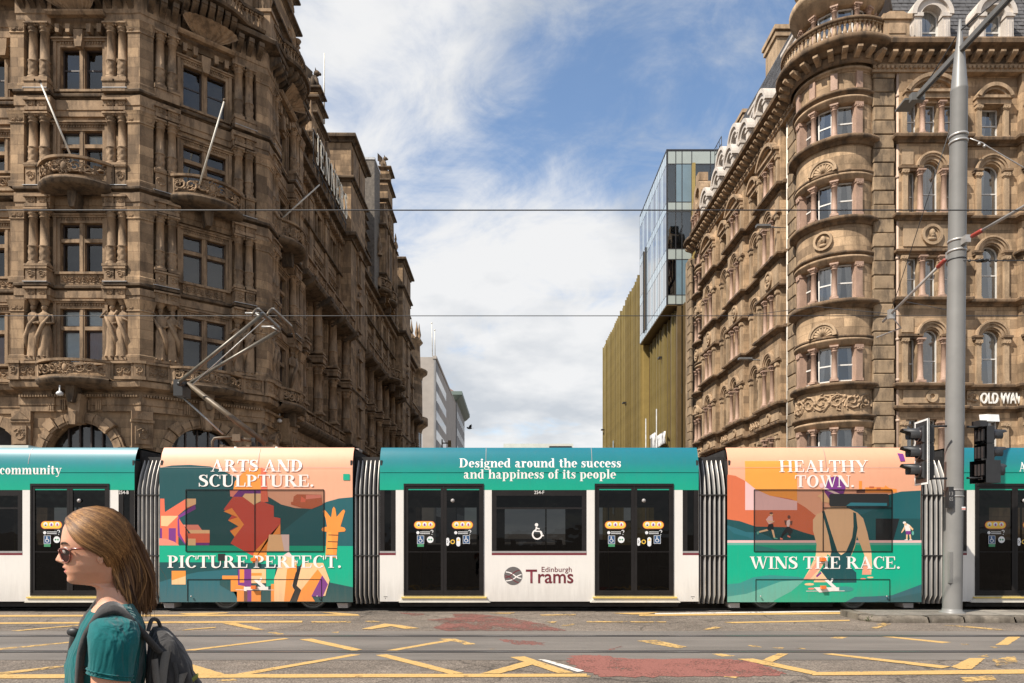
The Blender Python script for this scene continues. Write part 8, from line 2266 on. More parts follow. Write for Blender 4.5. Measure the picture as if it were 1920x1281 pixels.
def wheel_module(pa, pb, artw, zx, zy, texts, opening, wheels):
 x0, x1 = TX(pa), TX(pb); zb = TZ(1128)
 body = bpy.data.objects.new('wrapped_module', None); put(body, TRAM, T((x0 + x1) / 2, TY + 1.3, 0))
 s_ = 3.882
 side_strip(x0, x1, TZ(1120), Z_TOP, M_PEACH, 'side_panel', body, n=24)
 q = MB(); q.box(x0 + 0.20, x1 - 0.18, -TY - 0.05, -TY - 0.002, zb, TZ(1120) + 0.01); q.build('lower_edge', AC['teal'], body)
 art(artw, zx, zy, s_, body)
 for t in texts: words(*t, body, 0.0125)
 # window film: darker see-through sheets with rubber seals
 fx0, fx1, fz0, fz1 = TX(pa + 49), TX(pa + 307), TZ(1034), TZ(918.5)
 xm = TX(pa + 178)
 M_FILM = M_FILM_
 for a, b in ((fx0, xm - 0.006), (xm + 0.006, fx1)):
  q = MB(); yy = TY - 0.0155
  q.add([(a, TY + rec(fz0) - 0.0155, fz0), (b, TY + rec(fz0) - 0.0155, fz0), (b, TY + rec(fz1) - 0.0155, fz1), (a, TY + rec(fz1) - 0.0155, fz1)], [(0, 1, 2, 3)])
  q.build('window', M_FILM, body)
 q = MB()
 for a, b, c, d in ((fx0, fx1, fz0 - 0.008, fz0 + 0.004), (fx0, fx1, fz1 - 0.004, fz1 + 0.008), (fx0 - 0.008, fx0 + 0.004, fz0, fz1), (fx1 - 0.004, fx1 + 0.008, fz0, fz1), (xm - 0.007, xm + 0.007, fz0, fz1)):
  q.box(a, b, -TY - 0.02, -TY + 0.017, c, d)
 q.build('window_seal', M_DARKF, body)
 if opening:
  a, b, c, d = TX(1340 + 832 / 3.881), TX(1340 + 1265 / 3.881), TZ(820 + 503 / 3.881), TZ(820 + 412 / 3.881)
  q = MB(); q.add([(x, TY - 0.0165, z) for x, z in [(a + 0.03, c), (b - 0.03, c), (b, c + 0.03), (b, d - 0.03), (b - 0.03, d), (a + 0.03, d), (a, d - 0.03), (a, c + 0.03)]], [tuple(range(8))]); q.build('opening_light', M_BKS, body)
  q = MB(); q.add([(x, TY - 0.0175, z) for x, z in [(a + 0.35, c + 0.01), (b - 0.04, c + 0.01), (b - 0.04, c + 0.07), (a + 0.45, c + 0.08)]], [(0, 1, 2, 3)]); q.build('hopper_glass', AC['teal2'], body)
  zq = TZ(820 + 513 / 3.881); q = MB(); q.box(xm, fx1, -TY, -TY + 0.0175, zq - 0.006, zq + 0.006); q.build('window_bar', M_DARKF, body)
 # service hatch in the skirt, panel joint, lamps, lifting lugs
 hx0, hx1, hz0, hz1 = TX(pa + 52), TX(pa + 303), TZ(1127), TZ(1086.5)
 q = MB()
 for a, b, c, d in ((hx0, hx1, hz1 - 0.005, hz1 + 0.005), (hx0 - 0.005, hx0 + 0.005, hz0, hz1), (hx1 - 0.005, hx1 + 0.005, hz0, hz1)): q.box(a, b, -TY - 0.02, -TY + 0.0145, c, d)
 q.build('hatch_joint', M_DARKF, body)
 for p in (pa + 60, pa + 296):
  q = MB(); q.ball((TX(p), TY - 0.04, TZ(1118)), 0.018, 8, 6); q.build('hatch_lock', M_STEEL, body)
 side_strip(x0, x1, 3.043, 3.049, M_GREYT, 'panel_joint', body, 0.0145, 1)
 side_strip(TX(pa + 183), TX(pa + 183) + 0.008, 3.05, Z_TOP - 0.01, M_GREYT, 'panel_joint', body, 0.0145)
 for p, z in ((pa + 177, 1049), (pa + 177, 1101)):
  q = MB(); q.box(TX(p) - 0.05, TX(p) + 0.05, -TY, -TY + 0.075, TZ(z) - 0.035, TZ(z) + 0.035); q.build('side_lamp', M_ORG, body)
 if not opening:
  q = MB(); q.box(TX(409), TX(422), -TY, -TY + 0.0175, TZ(1051.5), TZ(1038.5)); q.build('camera_housing', M_BKS, body)
 for p in (pa + 13, pa + 340):
  q = MB(); q.prism([(TX(p) - 0.11, 0.18), (TX(p) + 0.12, 0.18), (TX(p) + 0.12, 0.02 + 0.06), (TX(p) - 0.08, 0.08)], -TY - 0.4, -TY - 0.06); q.build('lifting_lug', M_GREYT, body)
 q = MB(); q.box(x0 + 0.3, x1 - 0.3, -TY - 2.5, -TY - 0.75, 0.12, 0.45); q.build('bogie_frame', M_UNDER, body)
 for p in wheels: wheel_set(p, body)
 q = MB(); q.box(TX(wheels[0]) + 0.5, TX(wheels[1]) - 0.5, -TY - 0.6, -TY - 0.4, 0.06, 0.16); q.build('track_brake', M_UNDER, body)
 q = MB(); q.box(x0, x1, -TY - 2.6, -TY - 0.1, 0.45, 0.5); q.build('cabin_floor', M_UNDER, body)
 q = MB(); q.box(x0, x1, -TY - 2.62, -TY - 2.60, 0.3, 3.0); q.build('far_side', M_PEACH, body)
 roof(x0, x1, M_PEACH, body); end_ring(x0 + 0.03, body, -1); end_ring(x1 - 0.03, body, 1)
 return body
M_FILM_ = glass('tinted_window_film', (0.91, 0.88, 0.86), refl=0.5, ior=1.35)
modB = wheel_module(300, 661, ARTB, 270, 820, [('ARTS AND', 395.5, 568.5, 884.3, 22.3), ('SCULPTURE.', 372.5, 589.5, 912.6, 22.3), ('PICTURE PERFECT.', 314.5, 641, 1064.6, 22.8)], False, (405, 573))
modD = wheel_module(1365, 1727, ARTD, 1340, 820, [('HEALTHY', 1461, 1627.5, 885.2, 22.2), ('TOWN.', 1490, 1602, 913.6, 22.2), ('WINS THE RACE.', 1405.5, 1688, 1066.5, 22.8)], True, (1452, 1623))
def bellows(pa, pb, ribs):
 x0, x1 = TX(pa), TX(pb)
 body = bpy.data.objects.new('bellows', None); put(body, TRAM, T((x0 + x1) / 2, TY + 1.3, 0))
 q = MB(); q.box(x0, x1, -TY - 2.5, -TY - 0.30, 0.3, 3.3); q.build('gangway_core', M_UNDER, body)
 n = ribs
 for i in range(n):
  a = x0 + (x1 - x0) * (i + 0.08) / n; b = x0 + (x1 - x0) * (i + 0.92) / n; m = (a + b) / 2
  f = MB(); f.smooth = True
  zs = [0.16, 0.22, 0.35, 1.2, 2.2, 2.6, 2.9, 3.1, 3.22, 3.30]
  vs_ = []
  for z in zs:
   lean = 0.0 if z < 2.55 else 0.30 * ((z - 2.55) / 0.75) ** 1.6
   inn = 0.10 if z < 0.25 else 0.0
   xo = -0.04 * max(0, (z - 2.5)) * (m - (x0 + x1) / 2) * 2
   for x, d in ((a, 0.30), (a + 0.012, 0.12), (m - 0.015, 0.055), (m + 0.015, 0.055), (b - 0.012, 0.12), (b, 0.30)):
    vs_.append((x + xo, TY + d + lean + inn, z))
  k = 6
  f.add(vs_, [(i_ * k + j, i_ * k + j + 1, (i_ + 1) * k + j + 1, (i_ + 1) * k + j) for i_ in range(len(zs) - 1) for j in range(k - 1)])
  fo_ = f.build('bellows_fold', M_BELL, body)
  r_ = MB()
  r_.tube([(m - 0.04 * max(0, (z - 2.5)) * (m - (x0 + x1) / 2) * 2, TY + 0.055 + (0.0 if z < 2.55 else 0.30 * ((z - 2.55) / 0.75) ** 1.6) + (0.1 if z < 0.25 else 0), z) for z in zs], 0.012, 5)
  r_.build('fold_rib', M_BELLE, fo_)
 for z in (TZ(928), TZ(1042)):
  s_ = MB(); s_.box(x0, x1, -TY - 0.2, -TY - 0.035, z - 0.012, z + 0.012); s_.build('bellows_strap', M_UNDER, body)
for a, b in ((252, 300), (661, 712), (1310, 1365), (1727, 1783)): bellows(a, b, 6)
# roof equipment
def roof_box(px0, px1, py0, py1, d0, d1, mat, name):
 q = MB(); z0 = TZ(py1);
 ym = TY + (d0 + d1) / 2
 q.prism([((px0 - 960) * (TY + d0) / 1280, Z_TOP - 0.02), ((px1 - 960) * (TY + d0) / 1280, Z_TOP - 0.02), ((px1 - 960) * (TY + d0) / 1280, CAM_H + (1000 - py0) * (TY + d0) / 1280), ((px0 - 960) * (TY + d0) / 1280, CAM_H + (1000 - py0) * (TY + d0) / 1280)], -TY - d1, -TY - d0)
 return q.build(name, mat, TRAM)
roof_box(944, 1075, 832, 845, 0.75, 1.9, M_CREAM, 'roof_unit')
roof_box(1030, 1072, 836.5, 838.5, 0.70, 0.76, M_UNDER, 'roof_vent')
roof_box(-200, 53, 835, 845, 0.7, 1.9, M_CREAM, 'roof_unit')
roof_box(1515, 1626, 837, 845, 0.7, 1.9, pm('grey_roof_box', (0.12, 0.12, 0.12), 0.5), 'roof_unit')
for px in (872, 1145):
 c = at(px, 843, TY + 1.0)
 q = MB(); q.lathe([(0.19, 0), (0.19, 0.03), (0.13, 0.06), (0.11, 0.10), (0.05, 0.125), (0, 0.13)], c.x, c.y, Z_TOP - 0.03, 16); q.build('roof_dome', M_GREYT, TRAM)
for px in (120, 165, 640, 375):
 c = at(px, 841, TY + 0.7); q = MB(); q.box(c.x - 0.35, c.x + 0.4, -TY - 1.0, -TY - 0.65, Z_TOP - 0.02, Z_TOP + 0.045); q.build('roof_hatch', M_GREYT, TRAM)
# ---- pantograph
PY = TY + 1.3
M_PANT = pm('pantograph_brown_steel', (0.11, 0.082, 0.052), 0.5, metal=0.2, var=0.3)
M_ALU = pm('pantograph_tube', (0.13, 0.115, 0.09), 0.42, metal=0.3, var=0.25, scale=8)
pg = bpy.data.objects.new('pantograph', None); put(pg, TRAM, T(at(470, 840, PY).x, PY, Z_TOP))
def ptube(name, a, b, r, mat, seg=8):
 q = MB(); q.tube([a, b], r, seg); return q.build(name, mat, pg)
A3 = lambda px, py, dy=0.0: at(px, py, PY + dy)
q = MB(); b0 = A3(425, 833); b1 = A3(530, 843)
for dy in (-0.35, 0.35): q.box(b0.x, b1.x, -PY - dy - 0.04, -PY - dy + 0.04, Z_TOP + 0.05, Z_TOP + 0.12)
for x in (b0.x + 0.05, (b0.x + b1.x) / 2, b1.x - 0.05): q.box(x - 0.04, x + 0.04, -PY - 0.4, -PY + 0.4, Z_TOP + 0.1, Z_TOP + 0.16)
q.build('base_frame', M_PANT, pg)
for px in (442, 519):
 c = A3(px, 840, -0.5); q = MB(); q.lathe([(0.07, -0.03), (0.09, 0.0), (0.09, 0.03), (0.04, 0.07), (0.03, 0.1)], c.x, c.y, Z_TOP, 10); q.build('insulator', M_CREAM, pg)
q = MB(); c = A3(482, 826); q.box(c.x - 0.04, c.x + 0.04, -PY + 0.16, -PY + 0.24, Z_TOP + 0.1, Z_TOP + 0.34); q.box(c.x - 0.04, c.x + 0.04, -PY - 0.24, -PY - 0.16, Z_TOP + 0.1, Z_TOP + 0.34); q.build('pivot_bracket', M_BLACK, pg)
q = MB(); q.tube([A3(398, 841, -0.3), A3(398, 828, -0.3), A3(402, 822, -0.3), A3(410, 821, -0.3), A3(438, 820, -0.3)], 0.03, 8); q.build('cable_loop', M_PANT, pg)
q = MB(); c = A3(446, 822, -0.3); q.box(c.x - 0.09, c.x + 0.09, -PY + 0.2, -PY + 0.4, c.z - 0.07, c.z + 0.08); q.tube([c, A3(470, 826, -0.3)], 0.04, 8); q.build('drive_unit', M_PANT, pg)
ptube('lower_arm', A3(497, 831), A3(352, 720), 0.065, M_PANT, 10)
ptube('thrust_rod', A3(418, 814, 0.1), A3(337, 740, 0.1), 0.02, M_STEEL)
q = MB(); q.tube([A3(336, 720, -0.55), A3(352, 720, 0.55)], 0.05, 8); q.box(A3(333, 0).x, A3(350, 0).x, -PY - 0.2, -PY + 0.2, A3(0, 745).z, A3(0, 715).z); q.build('elbow_joint', M_BLACK, pg)
ptube('upper_arm', A3(336, 717, -0.55), A3(492, 590, -0.55), 0.042, M_ALU, 10)
ptube('upper_arm', A3(357, 718, 0.55), A3(525, 619, 0.55), 0.042, M_ALU, 10)
ptube('guide_rod', A3(360, 722, -0.2), A3(500, 596, -0.2), 0.012, M_STEEL)
hd = A3(505, 590)
for k, px in enumerate((478, 506)):
 q = MB(); base = A3(px, 583, -0.8); n_ = 9; pts = []
 for i in range(25):
  t = i / 24; yy = -0.95 + 1.9 * t
  edge = max(0, abs(yy) - 0.62) / 0.33
  pts.append((base.x + 0.0, PY + yy, 6.60 - 0.22 * edge ** 1.6))
 q.tube(pts, 0.03, 6); q.build('contact_horn', M_CREAM if False else M_PANT, pg)
 q = MB(); q.box(base.x - 0.03, base.x + 0.03, -PY - 0.62, -PY + 0.62, 6.60, 6.64); q.build('carbon_strip', M_STEEL, pg)
q = MB(); q.tube([A3(492, 590, -0.55), A3(525, 619, 0.55)], 0.03, 8)
q.build('head_crossbar', M_PANT, pg)
for dy in (-0.5, 0.5):
 q = MB(); q.tube([(A3(476, 0, 0).x, PY + dy, 6.56), (A3(510, 0, 0).x, PY + dy, 6.56)], 0.022, 6); q.tube([(A3(494, 0, 0).x, PY + dy, 6.56), (A3(494 + (0 if dy < 0 else 30), 0, dy).x, PY + dy, 6.45)], 0.02, 6)
 q.build('spring_box', M_STEEL, pg)
# ================================================================== pole, signals, overhead line
PX, PYY = 8.575, 13.3
M_GPOLE = pm('grey_pole_paint', (0.185, 0.18, 0.17), 0.45, var=0.08, scale=2.5, bump=0.05, bscale=30)
M_GARM = pm('dark_grey_arm_paint', (0.12, 0.117, 0.11), 0.5, var=0.1)
M_GALV = pm('galvanised_band', (0.42, 0.40, 0.375), 0.4, metal=0.5, var=0.15)
M_REDI = pm('red_insulator', (0.30, 0.045, 0.03), 0.4)
M_SIGB = pm('signal_black', (0.022, 0.022, 0.023), 0.45, var=0.2)
M_SIGW = pm('signal_white_border', (0.75, 0.75, 0.73), 0.5)
M_LENS = pm('dark_signal_lens', (0.03, 0.02, 0.02), 0.2)
pz = lambda py: CAM_H + (1000 - py) * PYY / 1280
lean = lambda z: PX + 0.0133 * (z - 0.1)
POLE = empty('tram_line_pole', (PX, PYY, 0.118), 'tall tapered grey steel pole on the traffic island carrying lamp arm', 'pole')
q = MB()
prof = [(0.168, 0.1), (0.165, 2.0), (0.157, 6.0), (0.147, 10.26), (0.150, 10.27), (0.150, 10.31), (0.142, 10.33), (0.09, 11.0), (0.062, 11.2), (0.022, 11.66), (0.0, 11.68)]
n = 20; vs_ = []
for r, z in prof:
 for k in range(n): vs_.append((lean(z) + r * math.cos(2 * PI * k / n), PYY + r * math.sin(2 * PI * k / n), z))
q.smooth = True
q.add(vs_, [(i * n + k, i * n + (k + 1) % n, (i + 1) * n + (k + 1) % n, (i + 1) * n + k) for i in range(len(prof) - 1) for k in range(n)])
q.build('shaft', M_GPOLE, POLE)
q = MB(); q.lathe([(0.23, 0.1), (0.23, 0.125), (0.18, 0.15), (0.17, 0.2)], lean(0), PYY, 0, 16); q.build('base_collar', M_GPOLE, POLE)
q = MB()
for sx_ in (-0.034, 0.034): q.box(lean(11.05) + sx_ - 0.014, lean(11.05) + sx_ + 0.014, -14.62, -11.2, 11.0, 11.10)
for y_ in (14.6, 14.0, 13.45, 13.15, 12.5, 11.9, 11.3): q.box(lean(11.05) - 0.045, lean(11.05) + 0.045, -y_ - 0.05, -y_, 11.005, 11.095)
q.build('lamp_arm', M_GARM, POLE)
for y_, s_ in ((14.66, 1), (11.15, -1)):
 q = MB(); q.box(lean(11) - 0.14, lean(11) + 0.14, -(y_ + s_ * 0.04) - 0.06, -(y_ + s_ * 0.04) + 0.06, 10.96, 11.12); o = q.build('lamp_head', M_GARM, POLE)
 q = MB(); q.add([(lean(11) - 0.24, y_ + 0.08 * s_, 11.06), (lean(11) + 0.08, y_ + 0.08 * s_, 11.06), (lean(11) + 0.08, y_ + 0.46 * s_, 11.02), (lean(11) - 0.24, y_ + 0.46 * s_, 11.02), (lean(11) - 0.24, y_ + 0.08 * s_, 11.02), (lean(11) + 0.08, y_ + 0.08 * s_, 11.02), (lean(11) + 0.08, y_ + 0.46 * s_, 10.99), (lean(11) - 0.24, y_ + 0.46 * s_, 10.99)], [(0, 1, 2, 3), (7, 6, 5, 4), (0, 4, 5, 1), (1, 5, 6, 2), (2, 6, 7, 3), (3, 7, 4, 0)]); q.build('lamp_housing', M_GARM, o)
q = MB(); q.tube([(lean(11.3) + 0.03, 11.6, 11.12), (lean(11.5), 13.3, 11.45), (lean(11.3) + 0.03, 14.5, 11.12)], 0.012, 5); q.build('stay_rod', M_SIGB, POLE)
def clamp(z, name='clamp_band'):
 q = MB(); q.lathe([(0.15, -0.02), (0.167, -0.02), (0.167, 0.02), (0.15, 0.02)], lean(z), PYY, z, 20); return q.build(name, M_GALV, POLE)
for z in (pz(453), pz(472), pz(256), pz(268)): clamp(z)
for z in (pz(919), pz(931)): q = MB(); q.lathe([(0.16, -0.012), (0.173, -0.012), (0.173, 0.012), (0.16, 0.012)], lean(z), PYY, z, 20); q.build('steel_strap', M_GALV, POLE)
q = MB(); q.lathe([(0.15, -0.008), (0.166, -0.008), (0.166, 0.008), (0.15, 0.008)], lean(7), PYY, pz(488), 20); q.build('wire_loop', M_SIGB, POLE)
# brackets out over each track
zb_ = pz(462)
xx = lean(zb_)
for a, b, nm in (((xx, 13.5, zb_ - 0.08), (xx, 15.95, 6.60), 'far'), ((xx + 0.02, 13.08, zb_ + 0.03), (xx + 0.03, 10.3, 7.15), 'near')):
 a, b = Vector(a), Vector(b)
 q = MB(); q.tube([a.lerp(b, 0.10), b], 0.028, 8); br_ = q.build('bracket_tube', M_GALV, POLE)
 q = MB(); q.tube([a.lerp(b, 0.06), a.lerp(b, 0.07), a.lerp(b, 0.16), a.lerp(b, 0.17)], [0.03, 0.042, 0.042, 0.03], 8); q.build('insulator', M_REDI, br_)
 q = MB(); q.box(a.x - 0.05, a.x + 0.05, -a.y - 0.08, -a.y + 0.08, a.z - 0.07, a.z + 0.07); q.build('bracket_hinge', M_GALV, br_)
 e = a.lerp(b, 0.86)
 q = MB(); q.tube([e + Vector((0, 0, -0.05)), e + Vector((0.28, 0.1 if nm == 'far' else -0.1, -0.30)), e + Vector((-0.1, 0.45 if nm == 'far' else -0.45, -0.42))], 0.02, 6); q.build('registration_arm', M_GALV, br_)
 q = MB(); q.box(e.x - 0.07, e.x + 0.07, -e.y - 0.04, -e.y + 0.04, e.z - 0.12, e.z + 0.09); q.build('clevis', M_GALV, br_)
for a, b, nm in ((Vector((lean(10), 13.4, pz(205))), Vector((xx, 15.6, 6.75)), 'stay_wire'),):
 q = MB(); q.tube([a, b], 0.008, 5); q.build(nm, M_SIGB, POLE)
# drop handhole, small box with plate, sticker
q = MB(); q.box(lean(2.3) - 0.215, lean(2.3) - 0.12, -PYY + 0.08, -PYY + 0.19, pz(953), pz(914)); bx_ = q.build('control_box', M_SIGB, POLE)
inst('box_number', sans_mesh('box_number', '13', 0, 0.07, 0, 0.07, M_GALV), bx_, T(lean(2.3) - 0.205, PYY - 0.192, pz(930)))
inst('box_number', sans_mesh('box_number', '05', 0, 0.07, 0, 0.07, M_GALV), bx_, T(lean(2.3) - 0.205, PYY - 0.192, pz(940)))
q = MB(); q.box(lean(2) + 0.06, lean(2) + 0.13, -PYY + 0.13, -PYY + 0.1585, pz(957), pz(951)); q.build('sticker', M_WF, POLE)
q = MB(); q.box(lean(2) + 0.06, lean(2) + 0.13, -PYY + 0.13, -PYY + 0.160, pz(956), pz(954)); q.build('sticker', M_REDP, POLE)
q = MB(); q.box(lean(1) - 0.155, lean(1) - 0.09, -PYY + 0.08, -PYY + 0.145, 0.7, 1.3); q.build('access_door', M_GPOLE, POLE)
def visor(q, c, r, L_):
 """open hood in front of a lens; axis along local -y"""
 n = 14; vs_ = []; fs_ = []
 for i in range(n + 1):
  a = R(-35) + (R(250)) * i / n
  cut = 1.0 if 0.25 < i / n < 0.75 else 0.62
  for rr, y in ((r, 0), (r * 0.97, -L_ * cut), (r * 0.93, -L_ * cut), (r * 0.95, 0)):
   vs_.append((c[0] + rr * math.cos(a), c[1] + y, c[2] + rr * math.sin(a)))
 for i in range(n):
  for k in range(3): fs_.append((i * 4 + k, i * 4 + k + 1, i * 4 + 5 + k, i * 4 + 4 + k))
 q.smooth = True; q.add(vs_, fs_); q.smooth = False
def signal(loc, rz, board, label, extra=False):
 S = empty('traffic_signal', loc, label, 'traffic light', 'traffic signals on the grey pole')
 Mx = T(*loc) @ RZ(rz)
 for i in range(3):
  z = -0.34 + i * 0.34
  q = MB(); q.cbox(-0.15, 0.15, -0.20, 0.0, z - 0.165, z + 0.165, 0.03); h_ = q.build('signal_housing', M_SIGB, S, Mx)
  q = MB(); q.lathe([(0.13, 0.0), (0.135, 0.03), (0.11, 0.04), (0.105, 0.02), (0.0, 0.03)], seg=18); q.build('lens', M_LENS, h_, Mx @ T(0, 0, z) @ Matrix.Rotation(R(90), 4, 'X'))
  q = MB(); visor(q, (0, -0.01, z), 0.132, 0.30); q.build('visor', M_SIGB, h_, Mx)
  q = MB()
  for k in range(3): q.box(-0.1 + k * 0.08, -0.05 + k * 0.08, -0.23, -0.2, z - 0.11, z + 0.11)
  q.build('cooling_rib', M_SIGB, h_, Mx)
 if board:
  q = MB(); q.box(-0.27, 0.27, -0.06, -0.045, -0.62, 0.62); b_ = q.build('backing_board', M_SIGB, S, Mx)
  q = MB()
  for a, b, c, d in ((-0.27, -0.235, -0.62, 0.62), (0.235, 0.27, -0.62, 0.62), (-0.235, 0.235, 0.585, 0.62), (-0.235, 0.235, -0.62, -0.585)): q.box(a, b, -0.066, -0.040, c, d)
  q.build('board_border', M_SIGW, b_, Mx)
 q = MB()
 for z in (-0.5, 0.5): q.tube([(0, 0.12, z), (0, 0.5, z)], 0.022, 6); q.box(-0.05, 0.05, -0.2, -0.08, z - 0.03, z + 0.03)
 q.build('mounting_arm', M_SIGB, S, Mx)
 if extra:
  q = MB(); q.cbox(-0.19, 0.19, -0.26, 0.1, -0.60, -0.16, 0.03); e_ = q.build('pedestrian_unit', M_SIGB, S, Mx)
  q = MB(); visor(q, (0, -0.1, -0.36), 0.16, 0.18); q.build('visor', M_SIGB, e_, Mx)
  q = MB(); q.prism([(-0.12, 0.60), (0.06, 0.62), (0.08, 0.76), (-0.1, 0.74)], -0.15, 0.12); q.build('detector_camera', M_SIGW, S, Mx)
  q = MB(); q.box(-0.1, 0.1, -0.3, -0.12, 0.5, 0.62); q.build('detector_mount', M_SIGB, S, Mx)
 return S
signal((7.82, 13.12, pz(851)), -R(97), True, 'black three-lamp traffic signal with white-edged board facing along the road')
signal((9.38, 13.42, pz(848)), R(100), False, 'black traffic signal turned away with pedestrian unit and small camera on top', True)
# contact wires over both tracks
for y_, z_, lab in ((10.26, 6.515, 'black overhead contact wire above the empty track in front of the tram'), (15.72, 6.665, 'black overhead contact wire that the pantograph touches')):
 q = MB(); q.tube([(-45, y_, z_), (45, y_, z_)], 0.0095, 5); tag(q.build('contact_wire', M_SIGB), lab, 'wire', 'overhead wires')
# span wires from the pole towards the right
q = MB(); q.tube([(lean(9) + 0.18, 13.25, pz(262)), at(1842, 268, 13.2), at(1852, 275, 13.2), at(2100, 420, 12.6)], 0.011, 5)
for px_ in (1836, 1846): q.ball(at(px_, 270 + (px_ - 1836) * .4, 13.2), 0.03, 8, 6)
tag(q.build('span_wire', M_GALV), 'pale stay wire running down from the upper clamp of the pole', 'wire')
q = MB(); a = at(1806, 488, 13.15); q.tube([a, at(1838, 489, 13.15), at(2200, 488, 13.4)], 0.010, 5)
for px_ in (1838, 1846): q.lathe([(0.0, -0.012), (0.07, -0.012), (0.07, 0.012), (0.0, 0.012)], at(px_, 489, 13.15).x, 13.15, at(px_, 489, 13.15).z, 10)
for px_ in (1818, 1856, 1868): q.ball(at(px_, 489, 13.15), 0.028, 6, 4)
tag(q.build('span_wire', M_SIGB), 'dark span wire with round insulators leaving the pole beside the bracket', 'wire')
q = MB(); q.tube([at(1663, 588, 15.9), at(1530, 575, 17.5), at(1400, 592, 18)], 0.007, 4); q.tube([at(1700, 566, 15.5), at(1780, 582, 14.2)], 0.006, 4)
tag(q.build('span_wire', M_SIGB), 'thin dark wire trailing from the far bracket tip in front of the turret', 'wire')
# ================================================================== woman walking past, close to the camera
UW = 1 / (3.757 * 640)
_c0 = Vector(((100 + 330 / 3.757 - 960) / 1280 * 2.0, 2.0))      # where she walks; her side is square to the line of sight
_r0 = _c0.normalized()
def WP_(X, Y, lat=0.0):
 """point on her middle plane (lat < 0 towards the camera side)"""
 t = (100 + X / 3.757 - 960) / 1280
 s_ = _c0.dot(_r0) / (t * _r0.x + _r0.y)
 k = lat * UW
 return Vector((t * s_ + _r0.x * k, s_ + _r0.y * k, CAM_H + (1000 - 940 - Y / 3.757) / 1280 * s_))
LAT = Vector((_r0.x, _r0.y, 0)); FWD = Vector((-_r0.y, _r0.x, 0))
PER = empty('person', (_c0.x, _c0.y, 0), 'woman with long brown hair, sunglasses, teal T-shirt and dark backpack walking left', 'person')
def skin_mat(name, colr, rough=0.5):
 m, N, L, out = new_mat(name)
 b = _n(N, 'ShaderNodeBsdfPrincipled'); b.inputs['Roughness'].default_value = rough
 b.inputs['Subsurface Weight'].default_value = 0.25; b.inputs['Subsurface Radius'].default_value = (0.01, 0.004, 0.002); b.inputs['Subsurface Scale'].default_value = 0.5
 tc = _n(N, 'ShaderNodeTexCoord')
 n1 = _n(N, 'ShaderNodeTexNoise', i_Scale=25.0, i_Detail=6.0); L.new(tc.outputs['Object'], n1.inputs['Vector'])
 cr = _n(N, 'ShaderNodeValToRGB'); cr.color_ramp.elements[0].position = 0.3; cr.color_ramp.elements[1].position = 0.7
 cr.color_ramp.elements[0].color = (colr[0] * 0.92, colr[1] * 0.84, colr[2] * 0.8, 1); cr.color_ramp.elements[1].color = c4(colr, 1.05)
 L.new(n1.outputs['Fac'], cr.inputs['Fac']); L.new(cr.outputs['Color'], b.inputs['Base Color'])
 n2 = _n(N, 'ShaderNodeTexNoise', i_Scale=400.0, i_Detail=3.0); L.new(tc.outputs['Object'], n2.inputs['Vector'])
 bp = _n(N, 'ShaderNodeBump'); bp.inputs['Strength'].default_value = 0.15; bp.inputs['Distance'].default_value = 0.002
 L.new(n2.outputs['Fac'], bp.inputs['Height']); L.new(bp.outputs[0], b.inputs['Normal'])
 L.new(b.outputs[0], out.inputs['Surface'])
 return m
M_SKIN = skin_mat('skin', (0.56, 0.30, 0.195))
M_LIP = skin_mat('lips', (0.44, 0.155, 0.125), 0.4)
def cloth(name, colr, wr=0.35, sc=9.0, weave=260.0, rough=0.9, stretch=(1, 1, 0.35)):
 m, N, L, out = new_mat(name)
 b = _n(N, 'ShaderNodeBsdfPrincipled'); b.inputs['Roughness'].default_value = rough; b.inputs['Specular IOR Level'].default_value = 0.2; b.inputs['Sheen Weight'].default_value = 0.15
 tc = _n(N, 'ShaderNodeTexCoord')
 n1 = _n(N, 'ShaderNodeTexNoise', i_Scale=weave, i_Detail=2.0); L.new(tc.outputs['Object'], n1.inputs['Vector'])
 r = _n(N, 'ShaderNodeMapRange'); r.inputs['To Min'].default_value = 0.75; r.inputs['To Max'].default_value = 1.25; L.new(n1.outputs['Fac'], r.inputs['Value'])
 mu = _n(N, 'ShaderNodeMix', data_type='RGBA', blend_type='MULTIPLY'); mu.inputs['Factor'].default_value = 1.0; mu.inputs[6].default_value = c4(colr); L.new(r.outputs[0], mu.inputs[7]); L.new(mu.outputs[2], b.inputs['Base Color'])
 mp = _n(N, 'ShaderNodeMapping'); mp.inputs['Scale'].default_value = stretch; L.new(tc.outputs['Object'], mp.inputs[0])
 n2 = _n(N, 'ShaderNodeTexNoise', i_Scale=sc, i_Detail=3.0, i_Distortion=0.6); L.new(mp.outputs[0], n2.inputs['Vector'])
 bp = _n(N, 'ShaderNodeBump'); bp.inputs['Strength'].default_value = wr; bp.inputs['Distance'].default_value = 0.05; L.new(n2.outputs['Fac'], bp.inputs['Height']); L.new(bp.outputs[0], b.inputs['Normal'])
 L.new(b.outputs[0], out.inputs['Surface'])
 return m
M_SHIRT = cloth('teal_cotton', (0.004, 0.098, 0.10), 1.0, 11.0)
M_PACK = cloth('charcoal_nylon', (0.045, 0.042, 0.040), 0.6, 16.0)
M_PACKL = cloth('grey_nylon', (0.13, 0.12, 0.105), 0.3, 14.0)
M_STRAP = cloth('dark_strap', (0.045, 0.043, 0.041), 0.2, 30.0)
M_TROU = cloth('dark_trousers', (0.03, 0.035, 0.05), 0.4, 8.0)
M_SHOE = pm('shoe_grey', (0.08, 0.08, 0.08), 0.7)
M_OLIVE = pm('olive_tab', (0.16, 0.17, 0.03), 0.7)
HEADC = WP_(300, 380)
HTURN = Matrix.Translation(HEADC) @ RZ(R(3)) @ Matrix.Translation(-HEADC)
